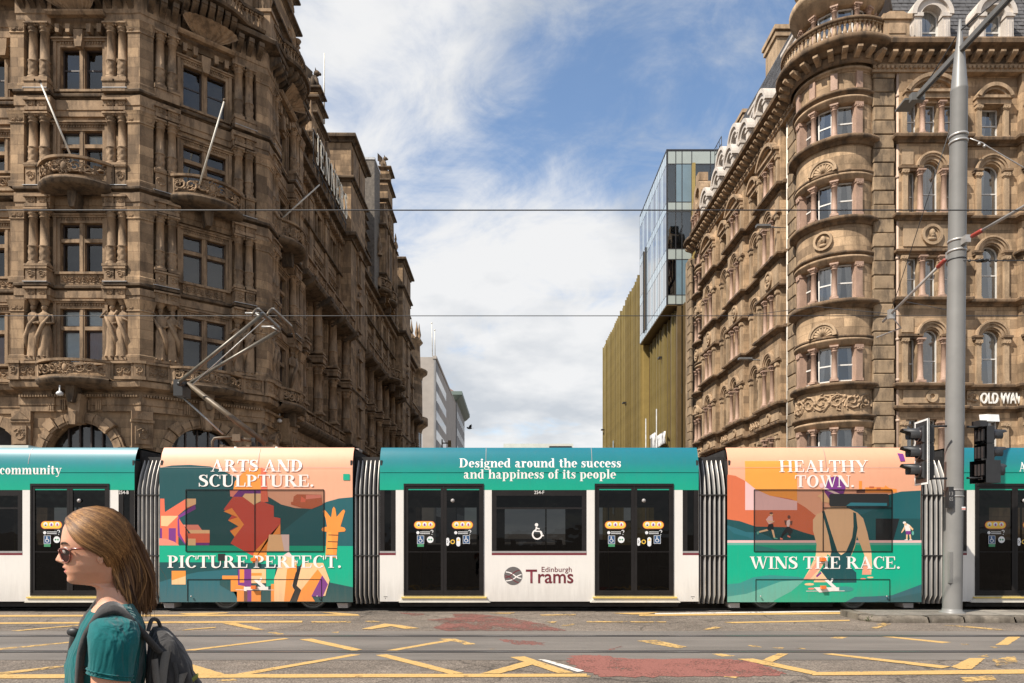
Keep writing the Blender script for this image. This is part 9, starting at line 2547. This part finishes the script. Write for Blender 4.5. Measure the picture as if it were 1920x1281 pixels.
def interp(tab, y):
 for (a, va), (b, vb) in zip(tab, tab[1:]):
  if a <= y <= b:
   t = (y - a) / (b - a) if b > a else 0
   t = t * t * (3 - 2 * t) * 0.35 + t * 0.65
   return va + (vb - va) * t
 return tab[0][1] if y < tab[0][0] else tab[-1][1]
FRONT = [(54, 300), (60, 250), (72, 195), (90, 152), (115, 118), (150, 86), (200, 64), (250, 56), (285, 51), (310, 54), (335, 62), (370, 70), (412, 74), (437, 74), (452, 72), (464, 70), (474, 80), (483, 86), (494, 80), (505, 86), (525, 100), (545, 95), (560, 96), (572, 106), (582, 134), (588, 200), (594, 262), (606, 296), (640, 306), (690, 302), (720, 298)]
BACK = [(54, 310), (60, 350), (75, 400), (100, 445), (150, 490), (200, 510), (260, 514), (320, 505), (380, 482), (440, 455), (500, 450), (560, 470), (606, 500), (640, 520), (690, 540), (720, 560)]
HALF = [(54, 8), (60, 45), (75, 80), (100, 114), (150, 152), (200, 172), (260, 178), (320, 176), (380, 170), (440, 156), (490, 138), (530, 116), (560, 98), (575, 84), (588, 88), (606, 108), (640, 116), (690, 128), (720, 150)]
NOSE = [(285, 0), (310, 4), (335, 12), (360, 27), (390, 46), (408, 58), (418, 57), (428, 40), (437, 12), (446, 0)]
NSIG = [(285, 14), (360, 18), (408, 27), (437, 34), (446, 34)]
LIPB = [(446, 0), (456, 4), (464, 7), (474, 4), (483, 0), (492, 6), (500, 6), (512, 0)]
ys = [54, 56, 60, 66, 75, 88, 100, 115, 132, 150, 170, 190, 210, 230, 250, 268, 285, 298, 310, 322, 335, 348, 360, 372, 384, 396, 404, 412, 418, 424, 430, 437, 446, 452, 458, 464, 470, 476, 483, 488, 494, 500, 506, 512, 520, 530, 540, 550, 560, 568, 575, 582, 588, 594, 600, 608, 620, 640, 665, 690, 705, 720]
NA = 84
body = MB(); body.smooth = True
rings = []
for Y in ys:
 fd, bk, hw = interp(FRONT, Y), interp(BACK, Y), interp(HALF, Y)
 f = interp([(437, 74), (470, 80), (530, 92), (560, 96), (572, 106)], Y) if 437 < Y < 572 else fd
 cx = f * 0.42 + bk * 0.58 if Y < 585 else (f + bk) / 2
 ring = []
 for k in range(NA):
  s_ = -1 + 2 * k / NA
  a = PI * (0.45 * s_ + 0.55 * s_ ** 3)
  u, v = math.cos(a), math.sin(a)
  lat = hw * math.copysign(abs(v) ** 0.86, v)
  X = cx - (cx - f) * math.copysign(abs(u) ** 0.92, u) if u > 0 else cx - (bk - cx) * math.copysign(abs(u) ** 0.9, u)
  if u > 0:
   X -= interp(NOSE, Y) * math.exp(-(lat / interp(NSIG, Y)) ** 2) if 285 <= Y <= 446 else 0
   if 400 < Y < 440: X -= 11 * math.exp(-((abs(lat) - 30) / 11) ** 2) * math.exp(-((Y - 424) / 11) ** 2)
   X += (fd - f) * math.exp(-(lat / 44) ** 2)
   X -= interp(LIPB, Y) * math.exp(-(lat / 42) ** 2) if 446 < Y < 512 else 0
   X += 15 * math.exp(-((abs(lat) - 72) / 34) ** 2) * math.exp(-((Y - 345) / 24) ** 2)          # eye socket
   X -= 9 * math.exp(-((abs(lat) - 95) / 40) ** 2) * math.exp(-((Y - 400) / 34) ** 2)            # cheek
  ring.append((X, Y, lat))
 rings.append(ring)
vs_ = []; fs_ = []
for r_ in rings:
 for X, Y, lat in r_:
  p = WP_(X, Y, lat)
  t = min(1, max(0, (700 - Y) / 120))
  vs_.append(p.lerp(HTURN @ p, t))
for i in range(len(rings) - 1):
 for k in range(NA):
  j = (k + 1) % NA
  fs_.append((i * NA + k, (i + 1) * NA + k, (i + 1) * NA + j, i * NA + j))
fs_.append(tuple(range(NA)))
nring = len(rings)
# torso, hips: the body under the clothes goes on from the neck
TOR = [(742, 285, 560, 235), (775, 262, 585, 345), (820, 232, 610, 415), (880, 205, 630, 430), (960, 175, 640, 425), (1060, 130, 640, 405), (1150, 105, 640, 390), (1250, 105, 625, 365), (1400, 130, 600, 325), (1560, 130, 610, 335), (1750, 110, 650, 385), (1950, 110, 690, 420), (2050, 130, 690, 400)]
for Y, f, bk, hw in TOR:
 cx = (f + bk) / 2
 for k in range(NA):
  s_ = -1 + 2 * k / NA; a = PI * (0.45 * s_ + 0.55 * s_ ** 3)
  u, v = math.cos(a), math.sin(a)
  vs_.append(WP_(cx - (bk - f) / 2 * math.copysign(abs(u) ** 0.85, u), Y, hw * math.copysign(abs(v) ** 0.9, v)))
 b = nring * NA
 for k in range(NA):
  j = (k + 1) % NA
  fs_.append(((nring - 1) * NA + k, nring * NA + k, nring * NA + j, (nring - 1) * NA + j))
 nring += 1
fs_.append(tuple((nring - 1) * NA + k for k in range(NA - 1, -1, -1)))
body.add(vs_, fs_)
# lips take their own colour
for i, Y in enumerate(ys[:-1]):
 if 455 <= Y <= 503:
  wlim = 46 * math.sin(PI * min(1, max(0, (Y - 450) / 60)))
  for k in range(NA):
   if abs(rings[i][k][2]) < wlim + 8 and rings[i][k][0] < 150:
    body.m[i * NA + k] = 1
# arms with hands; legs
def limb(pts, rs, seg=16):
 P = []; Q = []
 for i in range(len(pts) - 1):
  for t in (0, 0.25, 0.5, 0.75): P.append(Vector(pts[i]).lerp(Vector(pts[i + 1]), t)); Q.append(rs[i] + (rs[i + 1] - rs[i]) * (t * t * (3 - 2 * t)))
 P.append(Vector(pts[-1])); Q.append(rs[-1])
 body.tube(P, Q, seg)
def hand(w, d, side):
 d = Vector(d).normalized()
 sd = LAT; fw = d.cross(sd).normalized()
 pc = w + d * 0.045
 body.tube([w, w + d * 0.03, w + d * 0.07, w + d * 0.09], [0.024, 0.036, 0.038, 0.034], 10, squash=0.5)
 for i, (o, l) in enumerate(((-0.026, 0.066), (-0.009, 0.074), (0.009, 0.070), (0.025, 0.055))):
  b0 = w + d * 0.085 + fw * o
  body.tube([b0, b0 + d * l * 0.45 + sd * side * 0.006, b0 + d * l * 0.75 + sd * side * 0.02, b0 + d * l * 0.85 + sd * side * 0.036], [0.0095, 0.009, 0.008, 0.006], 8)
 b0 = w + d * 0.03 + fw * -0.03
 body.tube([b0, b0 + d * 0.03 - fw * 0.018, b0 + d * 0.06 - fw * 0.02 + sd * side * 0.008], [0.013, 0.011, 0.008], 8)
shN, shF = WP_(415, 850, -420), WP_(420, 850, 420)
elN = WP_(395, 1500, -470); wrN = WP_(180, 2010, -440)
elF = WP_(470, 1480, 470); wrF = WP_(420, 2060, 450)
limb([WP_(425, 905, -395), WP_(412, 1000, -440), WP_(398, 1250, -455), elN], [0.036, 0.052, 0.047, 0.040]); limb([elN, elN.lerp(wrN, 0.3), wrN], [0.040, 0.040, 0.025]); hand(wrN, wrN - elN, 1)
limb([WP_(430, 905, 395), WP_(430, 1000, 440), WP_(450, 1250, 455), elF], [0.036, 0.052, 0.047, 0.040]); limb([elF, elF.lerp(wrF, 0.3), wrF], [0.040, 0.040, 0.025]); hand(wrF, wrF - elF, -1)
hipN, hipF = WP_(400, 1980, -190), WP_(400, 1980, 190)
fl = lambda p, f, z: Vector((p.x, p.y, 0)) + FWD * f + Vector((0, 0, z))
kN, kF = fl(hipN, 0.13, 0.50), fl(hipF, -0.05, 0.49)
aN, aF = fl(kN, 0.05, 0.10), fl(kF, -0.20, 0.13)
for h_, k_, a_ in ((hipN, kN, aN), (hipF, kF, aF)): limb([h_, k_, k_.lerp(a_, 0.3), a_], [0.085, 0.058, 0.055, 0.036])
# ear on the near side and the far side
for sg_ in (-1, 1):
 for dx, dy, r in ((0, 0, 26), (6, 22, 18), (-2, -22, 20)):
  c = HTURN @ WP_(318 + dx, 395 + dy, sg_ * 174)
  body.ball(c, r * UW, 10, 8, (0.85, 0.55, 1.25))
bd = body.build('body', [M_SKIN, M_LIP], PER)
# ---- T-shirt: shell just outside the torso, with a near and a far sleeve
sh = MB(); sh.smooth = True
SH = [(712, 288, 572, 168), (728, 282, 580, 215), (745, 272, 585, 258), (775, 250, 602, 368), (820, 222, 624, 438), (880, 192, 642, 452), (960, 160, 652, 446), (1060, 112, 652, 425), (1150, 86, 652, 408), (1250, 84, 640, 388), (1400, 104, 622, 356), (1560, 96, 630, 366), (1750, 84, 672, 420), (1860, 80, 690, 432)]
vs_ = []; fs_ = []
rnd = random.Random(4)
for i, (Y, f, bk, hw) in enumerate(SH):
 cx = (f + bk) / 2
 for k in range(NA):
  s_ = -1 + 2 * k / NA; a = PI * (0.45 * s_ + 0.55 * s_ ** 3); u, v = math.cos(a), math.sin(a)
  fold = (7 * math.sin(a * 9 + Y * 0.013) + 4 * math.sin(a * 17 - Y * 0.03)) * (1 if Y > 800 else 0)
  dip = 46 * max(0, u) ** 2 if Y < 735 else (24 * max(0, u) ** 2 if Y < 750 else 0)
  vs_.append(WP_(cx - ((bk - f) / 2 + fold) * math.copysign(abs(u) ** 0.85, u), Y + dip, (hw + fold) * math.copysign(abs(v) ** 0.9, v)))
for i in range(len(SH) - 1):
 for k in range(NA):
  j = (k + 1) % NA; fs_.append((i * NA + k, (i + 1) * NA + k, (i + 1) * NA + j, i * NA + j))
sh.add(vs_, fs_)
for sg_ in (-1, 1):
 n = 28; pts = [(455, 775, 230, 60), (448, 782, 300, 105), (440, 800, 360, 140), (430, 845, 415, 170), (416, 920, 458, 172), (405, 1000, 476, 158), (398, 1070, 482, 150), (394, 1125, 484, 150), (393, 1142, 484, 154), (393, 1150, 484, 146)]
 vs_ = []
 for i, (X, Y, lat, r) in enumerate(pts):
  for k in range(n):
   a = 2 * PI * k / n
   tilt = 0.16 * math.cos(a) * r * min(1, i / 3)
   fold = 4 * math.sin(5 * a + i * 1.3)
   vs_.append(WP_(X + (r * 0.98 + fold) * math.cos(a), Y + tilt, sg_ * (lat + (r * 0.72 + fold) * math.sin(a))))
 sh.add(vs_, [(i * n + k, i * n + (k + 1) % n, (i + 1) * n + (k + 1) % n, (i + 1) * n + k) for i in range(len(pts) - 1) for k in range(n)])
shirt = sh.build('t_shirt', M_SHIRT, PER)
hem = MB()
for sg_ in (-1,):
 for dY in (0, -26):
  hem.tube([WP_(393 + 152 * math.cos(2 * PI * k / 24), 1146 + dY + 0.16 * 150 * math.cos(2 * PI * k / 24), sg_ * (484 + 112 * math.sin(2 * PI * k / 24))) for k in range(25)], 0.0022, 5)
hem.build('sleeve_hem', M_SHIRT, shirt)
tr = MB(); tr.smooth = True
for h_, k_, a_ in ((hipN, kN, aN), (hipF, kF, aF)):
 tr.tube([h_ + Vector((0, 0, 0.12)), h_, h_.lerp(k_, 0.5), k_, k_.lerp(a_, 0.5), a_], [0.115, 0.112, 0.088, 0.072, 0.068, 0.06], 16)
tr.ball(WP_(400, 1900), 0.165, 16, 12, (1, 1, 0.8))
tr.build('trousers', M_TROU, PER)
for a_ in (aN, aF):
 s_ = MB(); s_.smooth = True; b_ = a_ + Vector((0, 0, -0.055)); s_.tube([b_ - FWD * 0.06, b_ - FWD * 0.05, b_, b_ + FWD * 0.08, b_ + FWD * 0.17, b_ + FWD * 0.185], [0.02, 0.045, 0.05, 0.045, 0.035, 0.01], 12, squash=0.85); s_.tube([a_ + Vector((0, 0, -0.04)), a_ + Vector((0, 0, 0.03))], [0.05, 0.048], 12); s_.build('shoe', M_SHOE, PER)
# ---- hair: a cap on the skull and many strands combed and blown back
def hair_mat():
 m, N, L, out = new_mat('brown_hair')
 b = _n(N, 'ShaderNodeBsdfPrincipled'); b.inputs['Roughness'].default_value = 0.5; b.inputs['Specular IOR Level'].default_value = 0.22
 at_ = _n(N, 'ShaderNodeAttribute'); at_.attribute_name = 'tone'
 cr = _n(N, 'ShaderNodeValToRGB'); e = cr.color_ramp.elements
 e[0].color = (0.045, 0.019, 0.008, 1); e[1].color = (0.48, 0.25, 0.09, 1); x = e.new(0.5); x.color = (0.155, 0.072, 0.027, 1)
 L.new(at_.outputs['Fac'], cr.inputs['Fac']); L.new(cr.outputs['Color'], b.inputs['Base Color'])
 b.inputs['Anisotropic'].default_value = 0.6
 L.new(b.outputs[0], out.inputs['Surface'])
 return m
M_HAIR = hair_mat()
GUIDE = [[(84, 140), (112, 215), (175, 290), (262, 335), (352, 378), (418, 478), (446, 600), (470, 725)],
 [(92, 112), (165, 195), (275, 272), (370, 338), (440, 430), (478, 550), (498, 670), (528, 785)],
 [(135, 76), (235, 130), (360, 215), (455, 315), (520, 430), (560, 560), (570, 690), (582, 812)],
 [(205, 50), (330, 80), (455, 165), (540, 285), (600, 410), (628, 540), (630, 670), (630, 800)],
 [(300, 38), (430, 66), (530, 158), (592, 275), (636, 395), (684, 520), (690, 610), (655, 760)]]
def gcurve(g, s_):
 i = min(3, int(g)); t = g - i
 a = GUIDE[i]; b = GUIDE[i + 1]
 x = s_ * 7; k = min(6, int(x)); q = x - k
 def cr_(G):
  p = [G[max(0, k - 1)], G[k], G[k + 1], G[min(7, k + 2)]]
  return [0.5 * (2 * p[1][c] + (p[2][c] - p[0][c]) * q + (2 * p[0][c] - 5 * p[1][c] + 4 * p[2][c] - p[3][c]) * q * q + (3 * p[1][c] - p[0][c] - 3 * p[2][c] + p[3][c]) * q ** 3) for c in (0, 1)]
 A, B = cr_(a), cr_(b)
 return A[0] + (B[0] - A[0]) * t, A[1] + (B[1] - A[1]) * t
def hair_lat(X, Y, depth):
 e = ((X - 300) / 254) ** 2 + ((Y - 275) / 256) ** 2
 return 206 * math.sqrt(max(0.0, 1 - e)) * depth
cap = MB(); cap.smooth = True
n = 30; vs_ = []; fs_ = []
for i in range(17):
 t = i / 16
 for k in range(n):
  a = 2 * PI * k / n
  X = 315 + 205 * math.sin(t * 1.9) * math.cos(a); Y = 250 - 200 * math.cos(t * 1.9); lat = 184 * math.sin(t * 1.9) * math.sin(a)
  if X < 200: Y = min(Y, 290 - (200 - X) * 1.15)
  vs_.append(HTURN @ WP_(X, Y, lat))
for i in range(16):
 for k in range(n): fs_.append((i * n + k, i * n + (k + 1) % n, (i + 1) * n + (k + 1) % n, (i + 1) * n + k))
cap.add(vs_, fs_)
hr = random.Random(12)
tones = [0.12] * len(cap.v)
def strand(g, side, depth, wid, tone, jx, lim=1.0, fly=0.0, spread=90, clump=None):
 n = 15; vs_ = []; ph = hr.uniform(0, 6); am = hr.uniform(2, 9); fq = hr.uniform(3, 7)
 lt = hr.uniform(0.15, 1.0) * spread
 fs = hr.uniform(-22, 22)
 if clump: ph, am, fq, fs, lt = clump[0] + hr.gauss(0, 0.15), clump[1] + hr.gauss(0, 1), clump[2], clump[3] + hr.gauss(0, 5), clump[4] * hr.uniform(0.85, 1.15)
 for i in range(n):
  s_ = lim * i / (n - 1)
  X, Y = gcurve(min(4, max(0, g)), s_)
  X += jx * s_ + am * (math.sin(ph + s_ * fq) - math.sin(ph)) * s_ ** 1.5 + fly * s_ ** 3
  Y += fs * s_ * s_ + am * 0.6 * math.cos(ph + s_ * fq) * s_
  la = hair_lat(X, Y, depth)
  w_ = min(1.0, max(0, (s_ - 0.3) / 0.5))
  la = max(la, lt * w_ + la * (1 - w_) if la < lt else la)
  p = HTURN @ WP_(X, Y, side * la)
  wd_ = wid * (1 - 0.75 * max(0, s_ - 0.55) / 0.45 if s_ > 0.55 else 1)
  # ribbon lies across the strand, tilted a little
  vs_.append((p, wd_))
 V = []
 for i, (p, w2) in enumerate(vs_):
  a = vs_[max(0, i - 1)][0]; b = vs_[min(n - 1, i + 1)][0]
  t_ = (b - a).normalized() if (b - a).length > 1e-9 else Vector((1, 0, 0))
  nrm = LAT * (side * 0.8) + (p - HEADC).normalized() * 0.6
  sd = t_.cross(nrm).normalized() * (w2 * UW)
  V += [p - sd, p + nrm.normalized() * w2 * UW * 0.15, p + sd]
 cap.add(V, [(i * 3 + k, i * 3 + k + 1, (i + 1) * 3 + k + 1, (i + 1) * 3 + k) for i in range(n - 1) for k in (0, 1)])
 tones.extend([tone] * len(V))
for side, cnt in ((-1, 95), (1, 40)):
 for c_ in range(cnt):
  g0 = hr.uniform(0, 4); lay = hr.random(); tb = hr.gauss(0, 0.19); jx0 = hr.gauss(4, 20); sp0 = hr.uniform(40, 130)
  fl0 = hr.uniform(-25, 50) if hr.random() < 0.5 else 0
  clump = (hr.uniform(0, 6), hr.uniform(10, 38), hr.uniform(5, 11), hr.uniform(-45, 36), hr.uniform(0.15, 1.0) * sp0)
  for i in range(20):
   dg = hr.gauss(0, 0.13); layer = min(1, max(0, lay + hr.gauss(0, 0.2)))
   tone = min(1, max(0, 0.36 + 0.16 * layer + tb + hr.gauss(0, 0.11)))
   strand(g0 + dg, side, 0.94 + 0.10 * layer, hr.uniform(2.2, 5.0), tone, jx0 - dg * 26 + hr.gauss(0, 5), hr.uniform(0.76, 1.0), fly=fl0, clump=clump)
 for i in range(cnt * 7):
  strand(hr.uniform(0, 4), side, hr.uniform(0.9, 0.99), hr.uniform(4, 7), min(1, max(0, hr.gauss(0.3, 0.12))), hr.gauss(0, 8), hr.uniform(0.8, 0.97), spread=110)
for i in range(170):
 strand(hr.uniform(0.0, 4), -1 if i % 3 else 1, hr.uniform(1.03, 1.09), 1.1, hr.uniform(0.4, 0.85), hr.uniform(-35, 55), hr.uniform(0.7, 1.0), hr.uniform(-30, 70), clump=(hr.uniform(0, 6), hr.uniform(15, 45), hr.uniform(4, 9), hr.uniform(-60, 40), hr.uniform(20, 130)))
me = cap.mesh('hair', M_HAIR)
ta = me.attributes.new('tone', 'FLOAT', 'POINT'); ta.data.foreach_set('value', tones)
inst('hair', me, PER)
# eyebrow, eye, sunglasses
M_BROW = pm('eyebrow_brown', (0.05, 0.028, 0.015), 0.8)
for sg_ in (-1, 1):
 q = MB(); q.tube([HTURN @ WP_(X, Y, sg_ * l_) for X, Y, l_ in ((56, 302, 40), (62, 292, 70), (78, 290, 100), (100, 298, 122))], [0.002, 0.003, 0.0028, 0.001], 6); q.build('eyebrow', M_BROW, PER)
 q = MB(); q.ball(HTURN @ WP_(98, 345, sg_ * 76), 30 * UW, 14, 10); ey = q.build('eye', pm('eye_white', (0.40, 0.35, 0.32), 0.3, var=0.05), PER)
 q = MB(); q.ball(HTURN @ WP_(73, 345, sg_ * 74), 13 * UW, 10, 8, (0.5, 1, 1)); q.build('iris', pm('iris_brown', (0.05, 0.025, 0.012), 0.2), ey)
M_TORT = pm('tortoiseshell_frame', (0.16, 0.035, 0.018), 0.25, var=0.5, scale=60, coat=0.5)
M_SHADE = glass('sunglass_lens', (0.20, 0.075, 0.08), refl=0.12, ior=1.5)
gl_ = MB(); lens_ = []
for sg_ in (-1, 1):
 edge = []
 for i in range(28):
  a = 2 * PI * i / 28
  la = 80 + 62 * math.cos(a) * (1.0 if math.sin(a) < 0 else 0.8); Y = 372 + 58 * math.sin(a) * (1.0 if math.sin(a) > 0 else 0.7)
  if math.cos(a) > 0.3 and math.sin(a) < 0: Y -= 10 * math.cos(a)
  X = 34 + 0.0040 * la * la + 0.30 * (Y - 335)
  edge.append(HTURN @ WP_(X, Y, sg_ * la))
 gl_.tube(edge + [edge[0]], 0.0021, 6)
 c = sum(edge, Vector()) / len(edge) + Vector((-0.003, 0, 0))
 l_ = MB(); l_.smooth = True; l_.add(edge + [c], [(i, (i + 1) % 28, 28) for i in range(28)]); lens_.append(l_)
 gl_.tube([HTURN @ WP_(118, 338, sg_ * 140), HTURN @ WP_(132, 332, sg_ * 160), HTURN @ WP_(200, 330, sg_ * 182), HTURN @ WP_(310, 345, sg_ * 184), HTURN @ WP_(335, 380, sg_ * 180)], [0.0042, 0.0040, 0.0030, 0.0025, 0.002], 6)
gl_.tube([HTURN @ WP_(40, 352, -18), HTURN @ WP_(36, 346, 0), HTURN @ WP_(40, 352, 18)], 0.0022, 6)
sgl = gl_.build('sunglasses', M_TORT)
tag(sgl, 'brown tortoiseshell sunglasses on the face of the walking woman', 'sunglasses')
for l_ in lens_: l_.build('lens', M_SHADE, sgl)
# ---- backpack
BP = empty('backpack', tuple(WP_(800, 1300)), 'charcoal backpack with grey straps on the back of the woman', 'backpack')
def strap(pts, w, name, mat, parent, th=0.006):
 """flat webbing along pts [(point, across-vector)]"""
 q = MB(); q.smooth = True; vs_ = []
 P = [Vector(p) for p, a in pts]; A = [(FWD * -a[0] + LAT * a[1] + Vector((0, 0, a[2]))).normalized() for p, a in pts]
 PP, AA = [], []
 for i in range(len(P) - 1):
  p0, p1, p2, p3 = P[max(0, i - 1)], P[i], P[i + 1], P[min(len(P) - 1, i + 2)]
  for t in (0, 0.2, 0.4, 0.6, 0.8):
   PP.append(0.5 * (2 * p1 + (p2 - p0) * t + (2 * p0 - 5 * p1 + 4 * p2 - p3) * t * t + (3 * p1 - p0 - 3 * p2 + p3) * t ** 3)); AA.append(A[i].lerp(A[i + 1], t).normalized())
 PP.append(P[-1]); AA.append(A[-1]); n = len(PP)
 for i in range(n):
  t_ = (PP[min(n - 1, i + 1)] - PP[max(0, i - 1)]).normalized(); nn = t_.cross(AA[i]).normalized()
  for e, h_ in ((-1, 0), (-0.85, 1), (0.85, 1), (1, 0), (0.85, -1), (-0.85, -1)): vs_.append(PP[i] + AA[i] * (w / 2 * e) + nn * (th * h_))
 fs_ = [(i * 6 + k, i * 6 + (k + 1) % 6, (i + 1) * 6 + (k + 1) % 6, (i + 1) * 6 + k) for i in range(n - 1) for k in range(6)]
 q.add(vs_, fs_)
 return q.build(name, mat, parent)
lat_ = Vector((0, 1, 0))
near = [(WP_(215, 1420, -330), (0.2, 1, 0.1)), (WP_(205, 1200, -345), (0.35, 1, 0)), (WP_(222, 1000, -350), (0.4, 1, 0.1)), (WP_(262, 850, -340), (0.3, 1, 0.3)), (WP_(340, 745, -315), (0.1, 1, 0.45)), (WP_(440, 725, -300), (-0.1, 1, 0.45)), (WP_(540, 800, -310), (-0.25, 1, 0.35)), (WP_(640, 920, -310), (-0.3, 1, 0.2)), (WP_(715, 1010, -290), (-0.3, 1, 0.1))]
strap(near, 0.058, 'shoulder_strap', M_STRAP, BP, 0.007)
strap([(p - LAT * (2 * (p - Vector((_c0.x, _c0.y, 0))).dot(LAT)) + FWD * 0.012, (a[0] * -1, a[1], -a[2])) for p, a in near], 0.058, 'shoulder_strap', M_STRAP, BP, 0.007)
strap([(WP_(150, 930, 210), (1, 0.4, 0)), (WP_(140, 1040, 180), (1, 0.4, 0)), (WP_(118, 1180, 160), (1, 0.4, 0)), (WP_(150, 1300, 170), (1, 0.4, 0))], 0.030, 'webbing', M_STRAP, BP, 0.004)
q = MB(); q.smooth = True; q.ball(WP_(132, 945, 190), 0.016, 10, 8, (1.2, 0.6, 0.8)); q.tube([WP_(105, 960, 190), WP_(170, 935, 190)], 0.007, 6); q.build('chest_buckle', M_BLACK, BP)
for k in range(4):
 q = MB(); c = WP_(216, 1105 + k * 16, -362); q.tube([c - FWD * 0.014, c + FWD * 0.014], 0.0032, 6); q.build('strap_adjuster', M_BLACK, BP)
strap([(WP_(215, 1060, -356), (0.4, 1, 0)), (WP_(208, 1200, -356), (0.4, 1, 0)), (WP_(232, 1420, -345), (0.4, 1, 0))], 0.026, 'webbing', M_BLACK, BP, 0.004)
# body of the pack: rounded rings from the hip to the lid
pk = MB(); pk.smooth = True
PK = [(2050, 690, 900, 250), (2000, 668, 1000, 330), (1800, 655, 1080, 370), (1550, 650, 1075, 385), (1350, 650, 1030, 380), (1200, 655, 985, 370), (1100, 662, 955, 350), (1010, 672, 905, 320), (950, 685, 860, 280), (905, 705, 810, 210), (890, 735, 780, 120)]
n = 44; vs_ = []
for Y, f, bk, hw in PK:
 cx = (f + bk) / 2
 for k in range(n):
  a = 2 * PI * k / n; u, v = math.cos(a), math.sin(a)
  wob = 5 * math.sin(3 * a + Y * 0.02) + 4 * math.sin(7 * a - Y * 0.03)
  vs_.append(WP_(cx + ((bk - f) / 2 + wob) * math.copysign(abs(u) ** 0.62, u), Y, (hw + wob) * math.copysign(abs(v) ** 0.62, v)))
pk.add(vs_, [(i * n + k, i * n + (k + 1) % n, (i + 1) * n + (k + 1) % n, (i + 1) * n + k) for i in range(len(PK) - 1) for k in range(n)] + [tuple((len(PK) - 1) * n + k for k in range(n)), tuple(range(n - 1, -1, -1))])
pk.build('pack_body', M_PACK, BP)
pf = MB(); pf.smooth = True
PF = [(1900, 905, 1080, 250), (1850, 900, 1150, 290), (1600, 900, 1150, 300), (1400, 900, 1100, 300), (1280, 890, 1050, 290), (1210, 880, 1000, 260), (1170, 880, 950, 200)]
vs_ = []
for Y, f, bk, hw in PF:
 cx = (f + bk) / 2
 for k in range(n):
  a = 2 * PI * k / n; u, v = math.cos(a), math.sin(a); vs_.append(WP_(cx + (bk - f) / 2 * math.copysign(abs(u) ** 0.6, u), Y, hw * math.copysign(abs(v) ** 0.6, v)))
pf.add(vs_, [(i * n + k, i * n + (k + 1) % n, (i + 1) * n + (k + 1) % n, (i + 1) * n + k) for i in range(len(PF) - 1) for k in range(n)] + [tuple((len(PF) - 1) * n + k for k in range(n))])
pf.build('front_pocket', M_PACK, BP)
for (pts, w_, mt) in (([(770, 1010), (748, 1120), (735, 1250), (740, 1420)], 0.024, M_PACKL), ([(690, 1060), (700, 1180), (722, 1300), (735, 1450)], 0.018, M_PACKL), ([(880, 1150), (850, 1230), (835, 1320), (840, 1450)], 0.022, M_PACKL), ([(820, 1080), (835, 1150), (838, 1250), (830, 1400)], 0.010, M_STRAP)):
 strap([(WP_(X, Y, -1 * (interp([(900, 240), (1010, 325), (1100, 356), (1200, 376), (1400, 388), (1500, 390)], Y) + 6)), (1, 0.0, 0.12)) for X, Y in pts], w_, 'compression_strap', mt, BP, 0.004)
strap([(WP_(925, 1215, -330), (0.2, 0.1, 1)), (WP_(980, 1180, -300), (0.2, 0.1, 1))], 0.016, 'olive_tab', M_OLIVE, BP, 0.004)
strap([(WP_(660, 900, -120), (0, 1, 0)), (WP_(690, 830, -60), (0, 1, 0)), (WP_(735, 840, 0), (0, 1, 0)), (WP_(760, 900, 40), (0, 1, 0))], 0.022, 'grab_loop', M_STRAP, BP, 0.005)
